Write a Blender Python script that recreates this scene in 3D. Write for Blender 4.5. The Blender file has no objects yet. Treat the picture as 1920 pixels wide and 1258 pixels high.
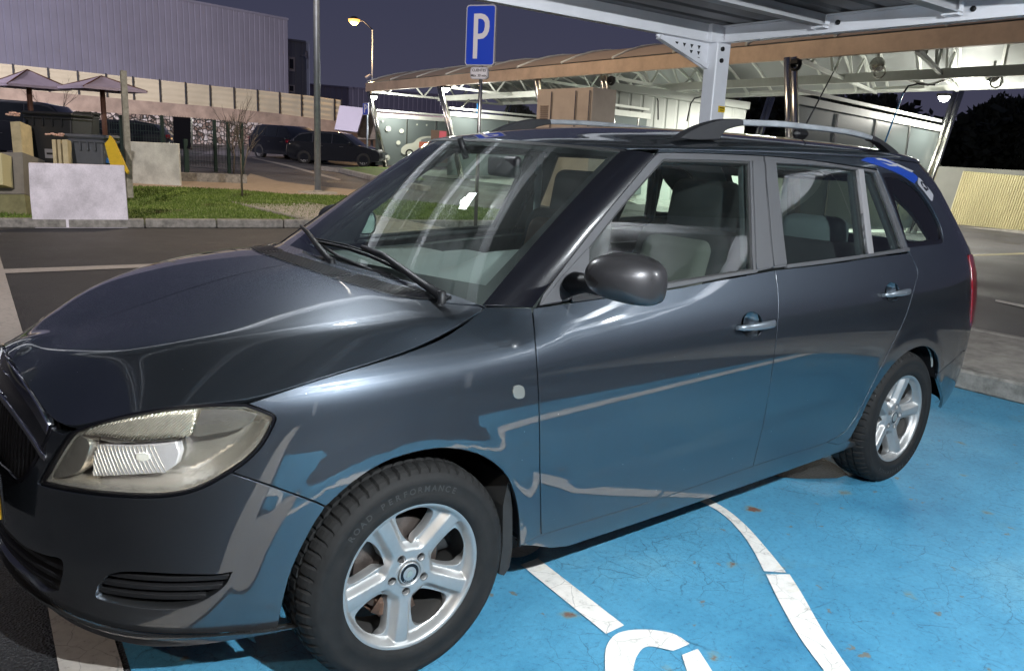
import bpy, math, random
import numpy as np
from mathutils import Vector, Matrix, noise
from mathutils.geometry import delaunay_2d_cdt
random.seed(7)
R_ = math.radians
scene = bpy.context.scene

# ------------------------------------------------------------------ camera
CAM = [0.973363, 2.396174, 1.365048, 0.667096, 0.225867, 0.047850, 1507.4996]
PW, PH = 1920.0, 1258.0
def cam_axes():
    yaw, pi, ro = CAM[3:6]
    f = np.array([-math.sin(yaw)*math.cos(pi), -math.cos(yaw)*math.cos(pi), -math.sin(pi)])
    r = np.cross(f, [0, 0, 1]); r /= np.linalg.norm(r); u = np.cross(r, f)
    c, s = math.cos(ro), math.sin(ro)
    return c*r+s*u, -s*r+c*u, f
CR, CU, CF = cam_axes(); CP = np.array(CAM[:3]); FO = CAM[6]
cam_d = bpy.data.cameras.new('camera'); cam = bpy.data.objects.new('camera', cam_d)
scene.collection.objects.link(cam)
m = Matrix.Identity(4)
for i in range(3):
    m[i][0] = CR[i]; m[i][1] = CU[i]; m[i][2] = -CF[i]; m[i][3] = CP[i]
cam.matrix_world = m
cam_d.sensor_width = 36; cam_d.lens = FO*36/PW; cam_d.clip_start = 0.05; cam_d.clip_end = 3000
scene.camera = cam

# ------------------------------------------------------------------ world, exposure
w = bpy.data.worlds.new('World'); scene.world = w; w.use_nodes = True
nt = w.node_tree; nt.nodes.clear()
wo = nt.nodes.new('ShaderNodeOutputWorld'); bg = nt.nodes.new('ShaderNodeBackground')
tc = nt.nodes.new('ShaderNodeTexCoord'); sx = nt.nodes.new('ShaderNodeSeparateXYZ'); cr = nt.nodes.new('ShaderNodeValToRGB')
nt.links.new(tc.outputs['Generated'], sx.inputs[0]); nt.links.new(sx.outputs['Z'], cr.inputs[0])
cr.color_ramp.elements[0].position = 0.0; cr.color_ramp.elements[0].color = (0.060, 0.058, 0.092, 1)
cr.color_ramp.elements[1].position = 0.6; cr.color_ramp.elements[1].color = (0.032, 0.037, 0.070, 1)
e = cr.color_ramp.elements.new(0.15); e.color = (0.046, 0.048, 0.084, 1)
nt.links.new(cr.outputs[0], bg.inputs[0]); nt.links.new(bg.outputs[0], wo.inputs[0])
bg.inputs[1].default_value = 1.0
vs = scene.view_settings
vs.view_transform = 'Standard'; vs.look = 'None'; vs.exposure = 0.0; vs.gamma = 1.0

# ------------------------------------------------------------------ materials
MATS = {}
def node_mat(name):
    m = bpy.data.materials.new(name); m.use_nodes = True
    return m, m.node_tree, m.node_tree.nodes['Principled BSDF']
def mat(name, col, rough=0.6, metal=0.0, coat=0.0, coat_rough=0.03, var=0.0, scale=20, bump=0.0, emit=None, estr=0, spec=0.5, rvar=0.0):
    if name in MATS: return MATS[name]
    m, t, b = node_mat(name)
    b.inputs['Base Color'].default_value = (*col, 1); b.inputs['Roughness'].default_value = rough
    b.inputs['Metallic'].default_value = metal; b.inputs['Coat Weight'].default_value = coat
    b.inputs['Coat Roughness'].default_value = coat_rough; b.inputs['Specular IOR Level'].default_value = spec
    if emit: b.inputs['Emission Color'].default_value = (*emit, 1); b.inputs['Emission Strength'].default_value = estr
    if var or bump or rvar:
        tc = t.nodes.new('ShaderNodeTexCoord'); n = t.nodes.new('ShaderNodeTexNoise')
        n.inputs['Scale'].default_value = scale; n.inputs['Detail'].default_value = 8; n.inputs['Roughness'].default_value = 0.65
        t.links.new(tc.outputs['Object'], n.inputs['Vector'])
        if var:
            mx = t.nodes.new('ShaderNodeMix'); mx.data_type = 'RGBA'
            mx.inputs[6].default_value = (*[c*(1-var) for c in col], 1); mx.inputs[7].default_value = (*[min(1, c*(1+var)) for c in col], 1)
            mr = t.nodes.new('ShaderNodeMapRange'); mr.inputs[1].default_value = 0.3; mr.inputs[2].default_value = 0.7
            t.links.new(n.outputs[0], mr.inputs[0]); t.links.new(mr.outputs[0], mx.inputs[0]); t.links.new(mx.outputs[2], b.inputs['Base Color'])
        if rvar:
            mr = t.nodes.new('ShaderNodeMapRange'); mr.inputs[1].default_value = 0.3; mr.inputs[2].default_value = 0.7
            mr.inputs[3].default_value = max(0, rough-rvar); mr.inputs[4].default_value = min(1, rough+rvar)
            t.links.new(n.outputs[0], mr.inputs[0]); t.links.new(mr.outputs[0], b.inputs['Roughness'])
        if bump:
            bp = t.nodes.new('ShaderNodeBump'); bp.inputs['Strength'].default_value = 1.0; bp.inputs['Distance'].default_value = bump
            t.links.new(n.outputs[0], bp.inputs['Height']); t.links.new(bp.outputs[0], b.inputs['Normal'])
    MATS[name] = m; return m
def glass_mat(name, tint, ior=1.5, rough=0.0, extra=0.0, dust=0.0):
    if name in MATS: return MATS[name]
    m = bpy.data.materials.new(name); m.use_nodes = True; t = m.node_tree; t.nodes.clear()
    o = t.nodes.new('ShaderNodeOutputMaterial'); mx = t.nodes.new('ShaderNodeMixShader')
    tr = t.nodes.new('ShaderNodeBsdfTransparent'); tr.inputs[0].default_value = (*tint, 1)
    gl = t.nodes.new('ShaderNodeBsdfGlossy'); gl.inputs['Roughness'].default_value = rough
    fr = t.nodes.new('ShaderNodeFresnel')
    ge = t.nodes.new('ShaderNodeNewGeometry'); mi = t.nodes.new('ShaderNodeMapRange'); mi.inputs[3].default_value = ior; mi.inputs[4].default_value = 1/ior
    t.links.new(ge.outputs['Backfacing'], mi.inputs[0]); t.links.new(mi.outputs[0], fr.inputs[0])
    ad = t.nodes.new('ShaderNodeMath'); ad.operation = 'MULTIPLY_ADD'; ad.inputs[1].default_value = 1.5; ad.inputs[2].default_value = extra; ad.use_clamp = True
    t.links.new(fr.outputs[0], ad.inputs[0]); t.links.new(ad.outputs[0], mx.inputs[0])
    t.links.new(tr.outputs[0], mx.inputs[1]); t.links.new(gl.outputs[0], mx.inputs[2]); t.links.new(mx.outputs[0], o.inputs[0])
    if dust:
        df = t.nodes.new('ShaderNodeBsdfDiffuse'); df.inputs[0].default_value = (.62, .68, .66, 1); m2 = t.nodes.new('ShaderNodeMixShader')
        tc = t.nodes.new('ShaderNodeTexCoord'); n = t.nodes.new('ShaderNodeTexNoise'); n.inputs['Scale'].default_value = 3.5; n.inputs['Detail'].default_value = 9; n.inputs['Roughness'].default_value = .7
        v = t.nodes.new('ShaderNodeTexVoronoi'); v.inputs['Scale'].default_value = 130
        mr = t.nodes.new('ShaderNodeMapRange'); mr.inputs[1].default_value = .35; mr.inputs[2].default_value = .75; mr.inputs[3].default_value = dust*.35; mr.inputs[4].default_value = dust*1.8
        lt = t.nodes.new('ShaderNodeMath'); lt.operation = 'LESS_THAN'; lt.inputs[1].default_value = .10; ml = t.nodes.new('ShaderNodeMath'); ml.operation = 'MULTIPLY_ADD'; ml.inputs[1].default_value = dust*2.5
        t.links.new(tc.outputs['Object'], n.inputs['Vector']); t.links.new(tc.outputs['Object'], v.inputs['Vector']); t.links.new(n.outputs[0], mr.inputs[0]); t.links.new(v.outputs['Distance'], lt.inputs[0])
        t.links.new(lt.outputs[0], ml.inputs[0]); t.links.new(mr.outputs[0], ml.inputs[2]); t.links.new(ml.outputs[0], m2.inputs[0]); t.links.new(mx.outputs[0], m2.inputs[1]); t.links.new(df.outputs[0], m2.inputs[2]); t.links.new(m2.outputs[0], o.inputs[0])
    MATS[name] = m; return m

# ------------------------------------------------------------------ object helpers
def tag(o, label=None, cat=None, group=None, kind=None):
    if label: o['label'] = label
    if cat: o['category'] = cat
    if group: o['group'] = group
    if kind: o['kind'] = kind
    return o
def empty(name, loc, rz=0.0, label=None, cat=None, group=None):
    o = bpy.data.objects.new(name, None); scene.collection.objects.link(o)
    o.location = loc; o.rotation_euler = (0, 0, rz); o.empty_display_size = 0.2
    return tag(o, label, cat, group)
class MB:
    def __init__(s): s.v = []; s.f = []; s.sm = []; s.mi = []; s.ms = []; s.cur = 0
    def m(s, material):
        if material not in s.ms: s.ms.append(material)
        s.cur = s.ms.index(material)+1; return s
    def face(s, idx, smooth=False): s.f.append(tuple(idx)); s.sm.append(smooth); s.mi.append(s.cur)
    def add(s, vs, fs, smooth=False):
        b = len(s.v); s.v += [tuple(map(float, v)) for v in vs]
        for f in fs: s.face([b+i for i in f], smooth)
    def box(s, c, d, rot=None, bev=0.0):
        hx, hy, hz = d[0]/2, d[1]/2, d[2]/2
        if bev > 0:
            b = min(bev, hx*.9, hy*.9, hz*.9); vs = []; idx = {}
            for sx_ in (-1, 1):
                for sy_ in (-1, 1):
                    for sz_ in (-1, 1):
                        for k, p in enumerate(((hx, hy-b, hz-b), (hx-b, hy, hz-b), (hx-b, hy-b, hz))):
                            idx[(sx_, sy_, sz_, k)] = len(vs); vs.append(Vector((sx_*p[0], sy_*p[1], sz_*p[2])))
            fs = []
            for a in (-1, 1):
                fs.append([idx[(a, -1, -1, 0)], idx[(a, 1, -1, 0)], idx[(a, 1, 1, 0)], idx[(a, -1, 1, 0)]])
                fs.append([idx[(-1, a, -1, 1)], idx[(1, a, -1, 1)], idx[(1, a, 1, 1)], idx[(-1, a, 1, 1)]])
                fs.append([idx[(-1, -1, a, 2)], idx[(1, -1, a, 2)], idx[(1, 1, a, 2)], idx[(-1, 1, a, 2)]])
                for c2 in (-1, 1):
                    fs.append([idx[(a, c2, -1, 0)], idx[(a, c2, 1, 0)], idx[(a, c2, 1, 1)], idx[(a, c2, -1, 1)]])
                    fs.append([idx[(a, -1, c2, 0)], idx[(a, 1, c2, 0)], idx[(a, 1, c2, 2)], idx[(a, -1, c2, 2)]])
                    fs.append([idx[(-1, a, c2, 1)], idx[(1, a, c2, 1)], idx[(1, a, c2, 2)], idx[(-1, a, c2, 2)]])
                    for c3 in (-1, 1):
                        fs.append([idx[(a, c2, c3, 0)], idx[(a, c2, c3, 1)], idx[(a, c2, c3, 2)]])
            out = []
            for f in fs:
                n = (vs[f[1]]-vs[f[0]]).cross(vs[f[2]]-vs[f[0]]); cc = sum((vs[i] for i in f), Vector())
                out.append(f if n.dot(cc) > 0 else f[::-1])
            fs = out
        else:
            vs = [Vector((x*hx, y*hy, z*hz)) for x in (-1, 1) for y in (-1, 1) for z in (-1, 1)]
            fs = [(0, 1, 3, 2), (4, 6, 7, 5), (0, 4, 5, 1), (2, 3, 7, 6), (0, 2, 6, 4), (1, 5, 7, 3)]
        if rot is not None: vs = [rot @ v for v in vs]
        c = Vector(c); s.add([v+c for v in vs], fs); return s
    def bar(s, a, b, w, h=None, up=(0, 0, 1)):
        a = Vector(a); b = Vector(b); d = (b-a); L = d.length; d.normalize(); up = Vector(up)
        x = d.cross(up)
        if x.length < 1e-4: x = d.cross(Vector((1, 0, 0)))
        x.normalize(); y = x.cross(d); h = h or w
        rot = Matrix((x, d, y)).transposed()
        return s.box((a+b)/2, (w, L, h), rot)
    def tube(s, pts, r, n=10, caps=True, smooth=True):
        pts = [Vector(p) for p in pts]; rs = r if hasattr(r, '__len__') else [r]*len(pts)
        b = len(s.v); ref = None
        for i, p in enumerate(pts):
            d = (pts[min(i+1, len(pts)-1)]-pts[max(i-1, 0)]).normalized()
            if ref is None:
                ref = d.orthogonal().normalized()
            ref = (ref - d*ref.dot(d)).normalized(); bi = d.cross(ref)
            for k in range(n):
                a = 2*math.pi*k/n; s.v.append(tuple(p+(ref*math.cos(a)+bi*math.sin(a))*rs[i]))
        for i in range(len(pts)-1):
            for k in range(n):
                s.face((b+i*n+k, b+i*n+(k+1) % n, b+(i+1)*n+(k+1) % n, b+(i+1)*n+k), smooth)
        if caps:
            s.face([b+k for k in range(n)][::-1]); s.face([b+(len(pts)-1)*n+k for k in range(n)])
        return s
    def lathe(s, prof, n=32, axis='z', c=(0, 0, 0), smooth=True, a0=0, a1=2*math.pi):
        b = len(s.v); full = abs(a1-a0-2*math.pi) < 1e-6; nn = n if full else n+1
        for (r, h) in prof:
            for k in range(nn):
                a = a0+(a1-a0)*k/n; x, y = r*math.cos(a), r*math.sin(a)
                p = (x, y, h) if axis == 'z' else ((x, h, y) if axis == 'y' else (h, x, y))
                s.v.append((p[0]+c[0], p[1]+c[1], p[2]+c[2]))
        for i in range(len(prof)-1):
            for k in range(n):
                k2 = (k+1) % nn
                q = (b+i*nn+k, b+i*nn+k2, b+(i+1)*nn+k2, b+(i+1)*nn+k)
                s.face(q if axis != 'y' else q[::-1], smooth)
        return s
    def prism(s, poly, d, origin=(0, 0, 0), ax=(1, 0, 0), ay=(0, 0, 1)):
        """extrude a 2-D polygon (in axes ax, ay) by vector d"""
        o = Vector(origin); ax = Vector(ax); ay = Vector(ay); d = Vector(d); n = len(poly); b = len(s.v)
        s.v += [tuple(o+ax*p[0]+ay*p[1]) for p in poly]+[tuple(o+ax*p[0]+ay*p[1]+d) for p in poly]
        s.face([b+i for i in range(n)]); s.face([b+n+i for i in range(n)][::-1])
        for i in range(n):
            j = (i+1) % n; s.face((b+i, b+n+i, b+n+j, b+j))
        return s
    def build(s, name, material=None, parent=None, fix=True):
        me = bpy.data.meshes.new(name); me.from_pydata(s.v, [], s.f)
        me.polygons.foreach_set('use_smooth', s.sm)
        me.materials.append(material or (s.ms[0] if s.ms else None))
        for mm in s.ms: me.materials.append(mm)
        if s.ms: me.polygons.foreach_set('material_index', s.mi)
        if fix:
            import bmesh
            bm = bmesh.new(); bm.from_mesh(me); bmesh.ops.recalc_face_normals(bm, faces=bm.faces); bm.to_mesh(me); bm.free()
        me.update()
        o = bpy.data.objects.new(name, me); scene.collection.objects.link(o)
        if parent: o.parent = parent
        return o

# ------------------------------------------------------------------ pixel -> place
def at_depth(px, py, depth):
    """point at the given distance along the view axis"""
    d = CF + CR*((px-PW/2)/FO) - CU*((py-PH/2)/FO)
    return CP + d*depth
def at_plane(px, py, ax, val):
    d = CF + CR*((px-PW/2)/FO) - CU*((py-PH/2)/FO)
    return CP + d*((val-CP[ax])/d[ax])
def ground_z(x, y):
    d = min(1.0, max(0.0, (y+15.0)/5.0)); d = d*d*(3-2*d)
    return 0.018*max(0.0, -y-12.0) - 0.026*max(0.0, min(-x, 40.0)-8.0)*d
def at_ground(px, py):
    d = CF + CR*((px-PW/2)/FO) - CU*((py-PH/2)/FO); t = (0-CP[2])/d[2]
    for _ in range(30):
        p = CP+d*t; t = (ground_z(p[0], p[1])-CP[2])/d[2]
    return CP+d*t
def project(P):
    P = np.asarray(P, float)-CP; D = P@CF
    return np.stack([PW/2+FO*(P@CR)/D, PH/2-FO*(P@CU)/D], -1), D

# ------------------------------------------------------------------ the estate car: smooth surfaces
class Spl:
    """natural cubic spline as a linear basis: value(x) = basis(x) @ knots"""
    def __init__(s, k):
        s.k = np.array(k, float); n = len(k); h = np.diff(s.k); A = np.eye(n); B = np.zeros((n, n))
        for i in range(1, n-1):
            A[i, i-1] = h[i-1]; A[i, i] = 2*(h[i-1]+h[i]); A[i, i+1] = h[i]
            B[i, i-1] = 6/h[i-1]; B[i, i] = -6/h[i-1]-6/h[i]; B[i, i+1] = 6/h[i]
        s.M = np.linalg.solve(A, B)
    def basis(s, x):
        x = np.atleast_1d(np.asarray(x, float)); i = np.clip(np.searchsorted(s.k, x)-1, 0, len(s.k)-2)
        h = s.k[i+1]-s.k[i]; a = (s.k[i+1]-x)/h; b = (x-s.k[i])/h
        out = np.zeros((len(x), len(s.k))); r = np.arange(len(x))
        out[r, i] += a; out[r, i+1] += b
        out += ((a**3-a)*h*h/6)[:, None]*s.M[i] + ((b**3-b)*h*h/6)[:, None]*s.M[i+1]
        return out
def interp(xs, ys):
    xs = np.array(xs, float); ys = np.array(ys, float); o = np.argsort(xs); sp = Spl(xs[o]); yy = ys[o]
    return lambda x: sp.basis(x)@yy
def cr_curve(pts, n=8):
    """Catmull-Rom through points"""
    P = [np.array(p, float) for p in pts]
    if len(P) < 3: return [P[0]+(P[1]-P[0])*k/n for k in range(n+1)]
    P = [2*P[0]-P[1]]+P+[2*P[-1]-P[-2]]; out = []
    for i in range(1, len(P)-2):
        p0, p1, p2, p3 = P[i-1:i+3]
        for k in range(n):
            t = k/n; out.append(0.5*((2*p1)+(-p0+p2)*t+(2*p0-5*p1+4*p2-p3)*t*t+(-p0+3*p1-3*p2+p3)*t**3))
    out.append(P[-2]); return out

LZ = [.10, .20, .30, .42, .55, .68, .80, .88, .96, 1.06, 1.20, 1.32, 1.40, 1.46]
wm = [.70, .762, .790, .803, .813, .819, .813, .799, .772, .733, .682, .640, .608, .565]      # half width at the doors
wf = [.70, .765, .795, .806, .815, .819, .812, .785, .720, .650, .60, .56, .54, .52]          # half width at the front wings
wr = [.68, .755, .792, .808, .816, .818, .810, .797, .772, .735, .684, .638, .602, .558]      # rear quarter
xf = [.72, .785, .825, .822, .808, .79, .752, .70, .63, .54, .43, .36, .30, .25]
xr = [.78, .85, .90, .93, .94, .94, .94, .935, .925, .855, .72, .585, .445, .34]
FR = [(1, 0), (.987, .17), (.955, .33), (.908, .48), (.84, .615), (.75, .73), (.625, .83), (.45, .91), (.22, .968)]
MX = [(-.08, .998), (-.40, 1), (-.85, 1), (-1.3, 1), (-1.75, 1), (-2.15, 1), (-2.45, .998)]
RR = [(.22, .993), (.45, .980), (.64, .955), (.79, .905), (.90, .80), (.965, .61), (.99, .32), (1, 0)]
n_st = len(FR)+len(MX)+len(RR)
TX = np.zeros((n_st, len(LZ))); TY = np.zeros((n_st, len(LZ)))
for j in range(len(LZ)):
    k = 0
    for a, b in FR: TX[k, j] = a*xf[j]; TY[k, j] = b*wf[j]; k += 1
    for i, (x, b) in enumerate(MX):
        f = [.94, .5, .12, 0, 0, 0, 0][i]; g = [0, 0, 0, 0, .1, .5, .9][i]
        TX[k, j] = x; TY[k, j] = b*(wf[j]*f+wr[j]*g+wm[j]*(1-f-g)); k += 1
    for a, b in RR: TX[k, j] = -2.45-a*xr[j]; TY[k, j] = b*wr[j]; k += 1
U_ = np.concatenate([[0], np.cumsum(np.hypot(np.diff(TX[:, 5]), np.diff(TY[:, 5])))]); UL = U_[-1]
# mirrored knots so that the surface is symmetric across the centre line
ext = 3
KU = np.concatenate([-U_[ext:0:-1], U_, 2*UL-U_[-2:-2-ext:-1]])
EX = np.concatenate([TX[ext:0:-1], TX, TX[-2:-2-ext:-1]]); EY = np.concatenate([-TY[ext:0:-1], TY, -TY[-2:-2-ext:-1]])
SU = Spl(KU); SZ = Spl(LZ)
WFX, WRX, WZ = 0.0, -2.465, 0.298
def sstep(a, b, x):
    t = np.clip((x-a)/(b-a), 0, 1); return t*t*(3-2*t)
ARCH = [(0.005, .30, .352, .352), (-2.465, .30, .345, .345)]
def S(uv):
    uv = np.atleast_2d(uv); bu = SU.basis(uv[:, 0]); bz = SZ.basis(uv[:, 1])
    x = np.einsum('ni,ij,nj->n', bu, EX, bz); y = np.einsum('ni,ij,nj->n', bu, EY, bz); z = uv[:, 1]
    side = sstep(.45, .62, y)
    for cx, cz, r0, r1 in ARCH:            # flared lip round each wheel opening
        r = np.hypot(x-cx, z-cz); y = y + side*0.005*(1-sstep(r0+.010, r0+.075, r))*sstep(.16, .24, z)
    # wing shoulder: sharper fold above a line that climbs towards the door
    zs = .800-(x-.28)*.075; k = sstep(-.52, -.30, x)*side
    y = y - k*.30*.010*np.log1p(np.exp(np.clip((z-zs)/.010, -30, 30)))
    # crease low on the doors
    t = z-(.44-x*.022); k = sstep(.50, .62, -x)*sstep(-2.02, -1.80, x)*side
    y = y - k*.0045*np.exp(-np.clip(t, -.5, .5)**2/.0006)*(t < 0) - k*.0045*np.exp(-t**2/.008)*(t >= 0)
    return np.stack([x, y, z], 1)
def normals(surf, uv, e=1e-4):
    uv = np.atleast_2d(uv); a = surf(uv+[e, 0])-surf(uv-[e, 0]); b = surf(uv+[0, e])-surf(uv-[0, e])
    n = np.cross(a, b); n /= np.maximum(np.linalg.norm(n, axis=1, keepdims=True), 1e-12); return n
class Surf:
    def __init__(s, f, sgn, ur, vr, nu=160, nv=80):
        s.f = f; s.sgn = sgn; U, V = np.meshgrid(np.linspace(*ur, nu), np.linspace(*vr, nv), indexing='ij')
        s.g = np.stack([U.ravel(), V.ravel()], 1); P = f(s.g); s.px, s.D = project(P)
        N = normals(f, s.g)*sgn; s.fr = ((CP-P)*N).sum(1) > 0
        s.ur, s.vr = ur, vr
    def N(s, uv): return normals(s.f, uv)*s.sgn
    def trace(s, pts):
        out = []
        for p in pts:
            d = np.hypot(*(s.px-p).T)+np.where(s.fr, 0, 1e4); uv = s.g[np.argmin(d)].copy(); best = (1e9, uv)
            for it in range(12):
                q = project(s.f(uv))[0][0]; r = q-p; er = np.hypot(*r)
                if er < best[0]: best = (er, uv.copy())
                if er < .02: break
                e = 1e-4; J = np.stack([(project(s.f(uv+[e, 0]))[0][0]-q)/e, (project(s.f(uv+[0, e]))[0][0]-q)/e], 1)
                try: st = np.linalg.solve(J, -r)
                except Exception: break
                L = np.linalg.norm(st); st = st*min(1, .05/max(L, 1e-9)); uv = uv+st
                uv[0] = np.clip(uv[0], *s.ur); uv[1] = np.clip(uv[1], *s.vr)
            if best[0] > 3: print('TRACE MISS', tuple(np.round(p, 0)), round(best[0], 1), best[1].round(2))
            out.append(best[1])
        return np.array(out)
    def tc(s, pts, n=6): return s.trace(cr_curve(pts, n))
SB = Surf(S, 1, (0, UL), (.12, 1.44), 300, 110)

def in_poly(P, poly):
    x, y = P[:, 0], P[:, 1]; c = np.zeros(len(P), bool); n = len(poly); j = n-1
    for i in range(n):
        xi, yi = poly[i]; xj, yj = poly[j]
        if abs(yi-yj) > 1e-12:
            c ^= ((yi > y) != (yj > y)) & (x < (xj-xi)*(y-yi)/(yj-yi)+xi)
        j = i
    return c
def dist_poly(P, poly):
    d = np.full(len(P), 1e9); n = len(poly)
    for i in range(n):
        a = poly[i]; b = poly[(i+1) % n]; ab = b-a; L = ab@ab
        t = np.clip(((P-a)@ab)/max(L, 1e-12), 0, 1); d = np.minimum(d, np.linalg.norm(P-a-t[:, None]*ab, axis=1))
    return d
def area(p): return 0.5*np.sum(p[:, 0]*np.roll(p[:, 1], -1)-np.roll(p[:, 0], -1)*p[:, 1])
def clean(poly, tol=1e-3, seg=.03):
    out = []
    for p in poly:
        if not out or np.linalg.norm(p-out[-1]) > tol: out.append(np.array(p, float))
    if np.linalg.norm(out[0]-out[-1]) < tol: out.pop()
    res = []; n = len(out)
    for i in range(n):
        a, b = out[i], out[(i+1) % n]; k = max(1, int(np.linalg.norm(b-a)/seg))
        for q in range(k): res.append(a+(b-a)*q/k)
    res = np.array(res)
    return res if area(res) > 0 else res[::-1]
def inset(poly, g):
    a = poly-np.roll(poly, 1, 0); b = np.roll(poly, -1, 0)-poly
    a /= np.linalg.norm(a, axis=1, keepdims=True)+1e-12; b /= np.linalg.norm(b, axis=1, keepdims=True)+1e-12
    n = np.stack([-(a+b)[:, 1], (a+b)[:, 0]], 1); L = np.linalg.norm(n, axis=1, keepdims=True); n = n/np.maximum(L, 1e-6)
    c = np.maximum((n*np.stack([-a[:, 1], a[:, 0]], 1)).sum(1, keepdims=True), .5)
    return poly+n*g/c
def panel(name, sf, poly, material, parent, grid=.022, off=0.0, gap=.0028, flange=.014, holes=(), sides='both', bev=.0016, centre=False, fgap=None, tess=None):
    """a curved panel cut out of surface sf along a 2-D outline; returns the objects"""
    poly = inset(clean(np.array(poly, float)), gap); hs = [clean(np.array(h, float)) for h in holes]
    lo, hi = poly.min(0), poly.max(0)
    gx, gy = np.meshgrid(np.arange(lo[0]+grid/2, hi[0], grid), np.arange(lo[1]+grid/2, hi[1], grid))
    gx = gx + (np.arange(gx.shape[0]) % 2)[:, None]*grid/2
    G = np.stack([gx.ravel(), gy.ravel()], 1); G = G[in_poly(G, poly)]
    if len(G): G = G[dist_poly(G, poly) > grid*.45]
    for h in hs:
        if len(G): G = G[~in_poly(G, h)]
        if len(G): G = G[dist_poly(G, h) > grid*.45]
    V = list(poly); E = [(i, (i+1) % len(poly)) for i in range(len(poly))]; loops = [(0, len(poly), 1)]
    for h in hs:
        b = len(V); V += list(h); E += [(b+i, b+(i+1) % len(h)) for i in range(len(h))]; loops.append((b, len(h), -1))
    nb = len(V); V += list(G)
    r = delaunay_2d_cdt([Vector(v) for v in V], E, [], 0, 1e-7)
    UV = np.array([list(v) for v in r[0]]); tri = np.array([list(f) for f in r[2]])
    c = UV[tri].mean(1); k = in_poly(c, poly)
    for h in hs: k &= ~in_poly(c, h)
    tri = tri[k]
    a = UV[tri]; sg = (a[:, 1, 0]-a[:, 0, 0])*(a[:, 2, 1]-a[:, 0, 1])-(a[:, 1, 1]-a[:, 0, 1])*(a[:, 2, 0]-a[:, 0, 0])
    tri[sg < 0] = tri[sg < 0][:, ::-1]
    N = sf.N(UV); P = sf.f(UV)+N*off
    if sf.sgn < 0: tri = tri[:, ::-1]
    verts = [tuple(p) for p in P]; faces = [tuple(t) for t in tri]; ln = [N[i] for t in tri for i in t]
    if flange > 0:
        for (L, sgn) in [(poly, 1)]+[(h, -1) for h in hs]:
            n = len(L); Nn = sf.N(L); Pp = sf.f(L)+Nn*off
            tan = np.roll(Pp, -1, 0)-np.roll(Pp, 1, 0); tan /= np.linalg.norm(tan, axis=1, keepdims=True)+1e-12
            T = np.cross(tan, Nn)*sgn*sf.sgn
            if sgn < 0: T = np.cross(tan, Nn)*-1*sf.sgn
            T /= np.linalg.norm(T, axis=1, keepdims=True)+1e-12
            mid = L.mean(0)
            # T must point out of the panel
            e = 1e-3; q = L+0*L; duv = np.stack([(np.roll(L, -1, 0)-np.roll(L, 1, 0))[:, 1], -(np.roll(L, -1, 0)-np.roll(L, 1, 0))[:, 0]], 1)
            duv /= np.linalg.norm(duv, axis=1, keepdims=True)+1e-12; duv *= sgn
            ref = sf.f(L+duv*e)-sf.f(L); T *= np.sign((T*ref).sum(1, keepdims=True)+1e-15)
            A = Pp; B = Pp-Nn*bev+T*bev*.6; C = Pp-Nn*flange+T*bev*.6
            nA = Nn; nB = Nn*.35+T; nB /= np.linalg.norm(nB, axis=1, keepdims=True)
            b = len(verts); verts += [tuple(p) for p in np.concatenate([A, B, C])]
            for i in range(n):
                j = (i+1) % n
                if centre and abs(Pp[i][1]) < 2.5e-3 and abs(Pp[j][1]) < 2.5e-3: continue
                for (r0, r1, n0, n1) in ((0, n, nA, nB), (n, 2*n, nB, T)):
                    q = [b+r0+i, b+r1+i, b+r1+j, b+r0+j]; nl = [n0[i], n1[i], n1[j], n0[j]]
                    pa, pb, pc = (np.array(verts[q[0]]), np.array(verts[q[1]]), np.array(verts[q[3]]))
                    if np.cross(pb-pa, pc-pa)@(T[i]+Nn[i]) < 0: q = q[::-1]; nl = nl[::-1]
                    faces.append(tuple(q)); ln += nl
    ln = np.array(ln); V3 = np.array(verts); objs = []
    def mk(Vv, Ff, Ln):
        me = bpy.data.meshes.new(name); me.from_pydata([tuple(v) for v in Vv], [], [tuple(int(i) for i in f) for f in Ff]); me.materials.append(material)
        me.polygons.foreach_set('use_smooth', [True]*len(me.polygons)); me.normals_split_custom_set([tuple(x) for x in Ln]); me.update()
        o = bpy.data.objects.new(name, me); scene.collection.objects.link(o); o.parent = parent; objs.append(o)
    # mirrored data
    Fm = []; Lm = []; k = 0
    for f in faces:
        n = len(f); Fm.append(tuple(f[::-1])); Lm += list(ln[k:k+n][::-1]*[1, -1, 1]); k += n
    Vm = V3*[1, -1, 1]; Lm = np.array(Lm)
    if sides == 'join': mk(np.concatenate([V3, Vm]), faces+[tuple(i+len(V3) for i in f) for f in Fm], np.concatenate([ln, Lm]))
    elif sides == 'one': mk(V3, faces, ln)
    else:
        mk(V3, faces, ln)
        if sides == 'both': mk(Vm, Fm, Lm)
    return objs
def offs(sf, d, nu=120, nv=60): return Surf(lambda uv: sf.f(uv)+sf.N(uv)*d, sf.sgn, sf.ur, sf.vr, nu, nv)
def join(*a):
    out = []
    for c in a: out += [np.array(p, float) for p in c]
    return np.array(out)
C = cr_curve
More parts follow.
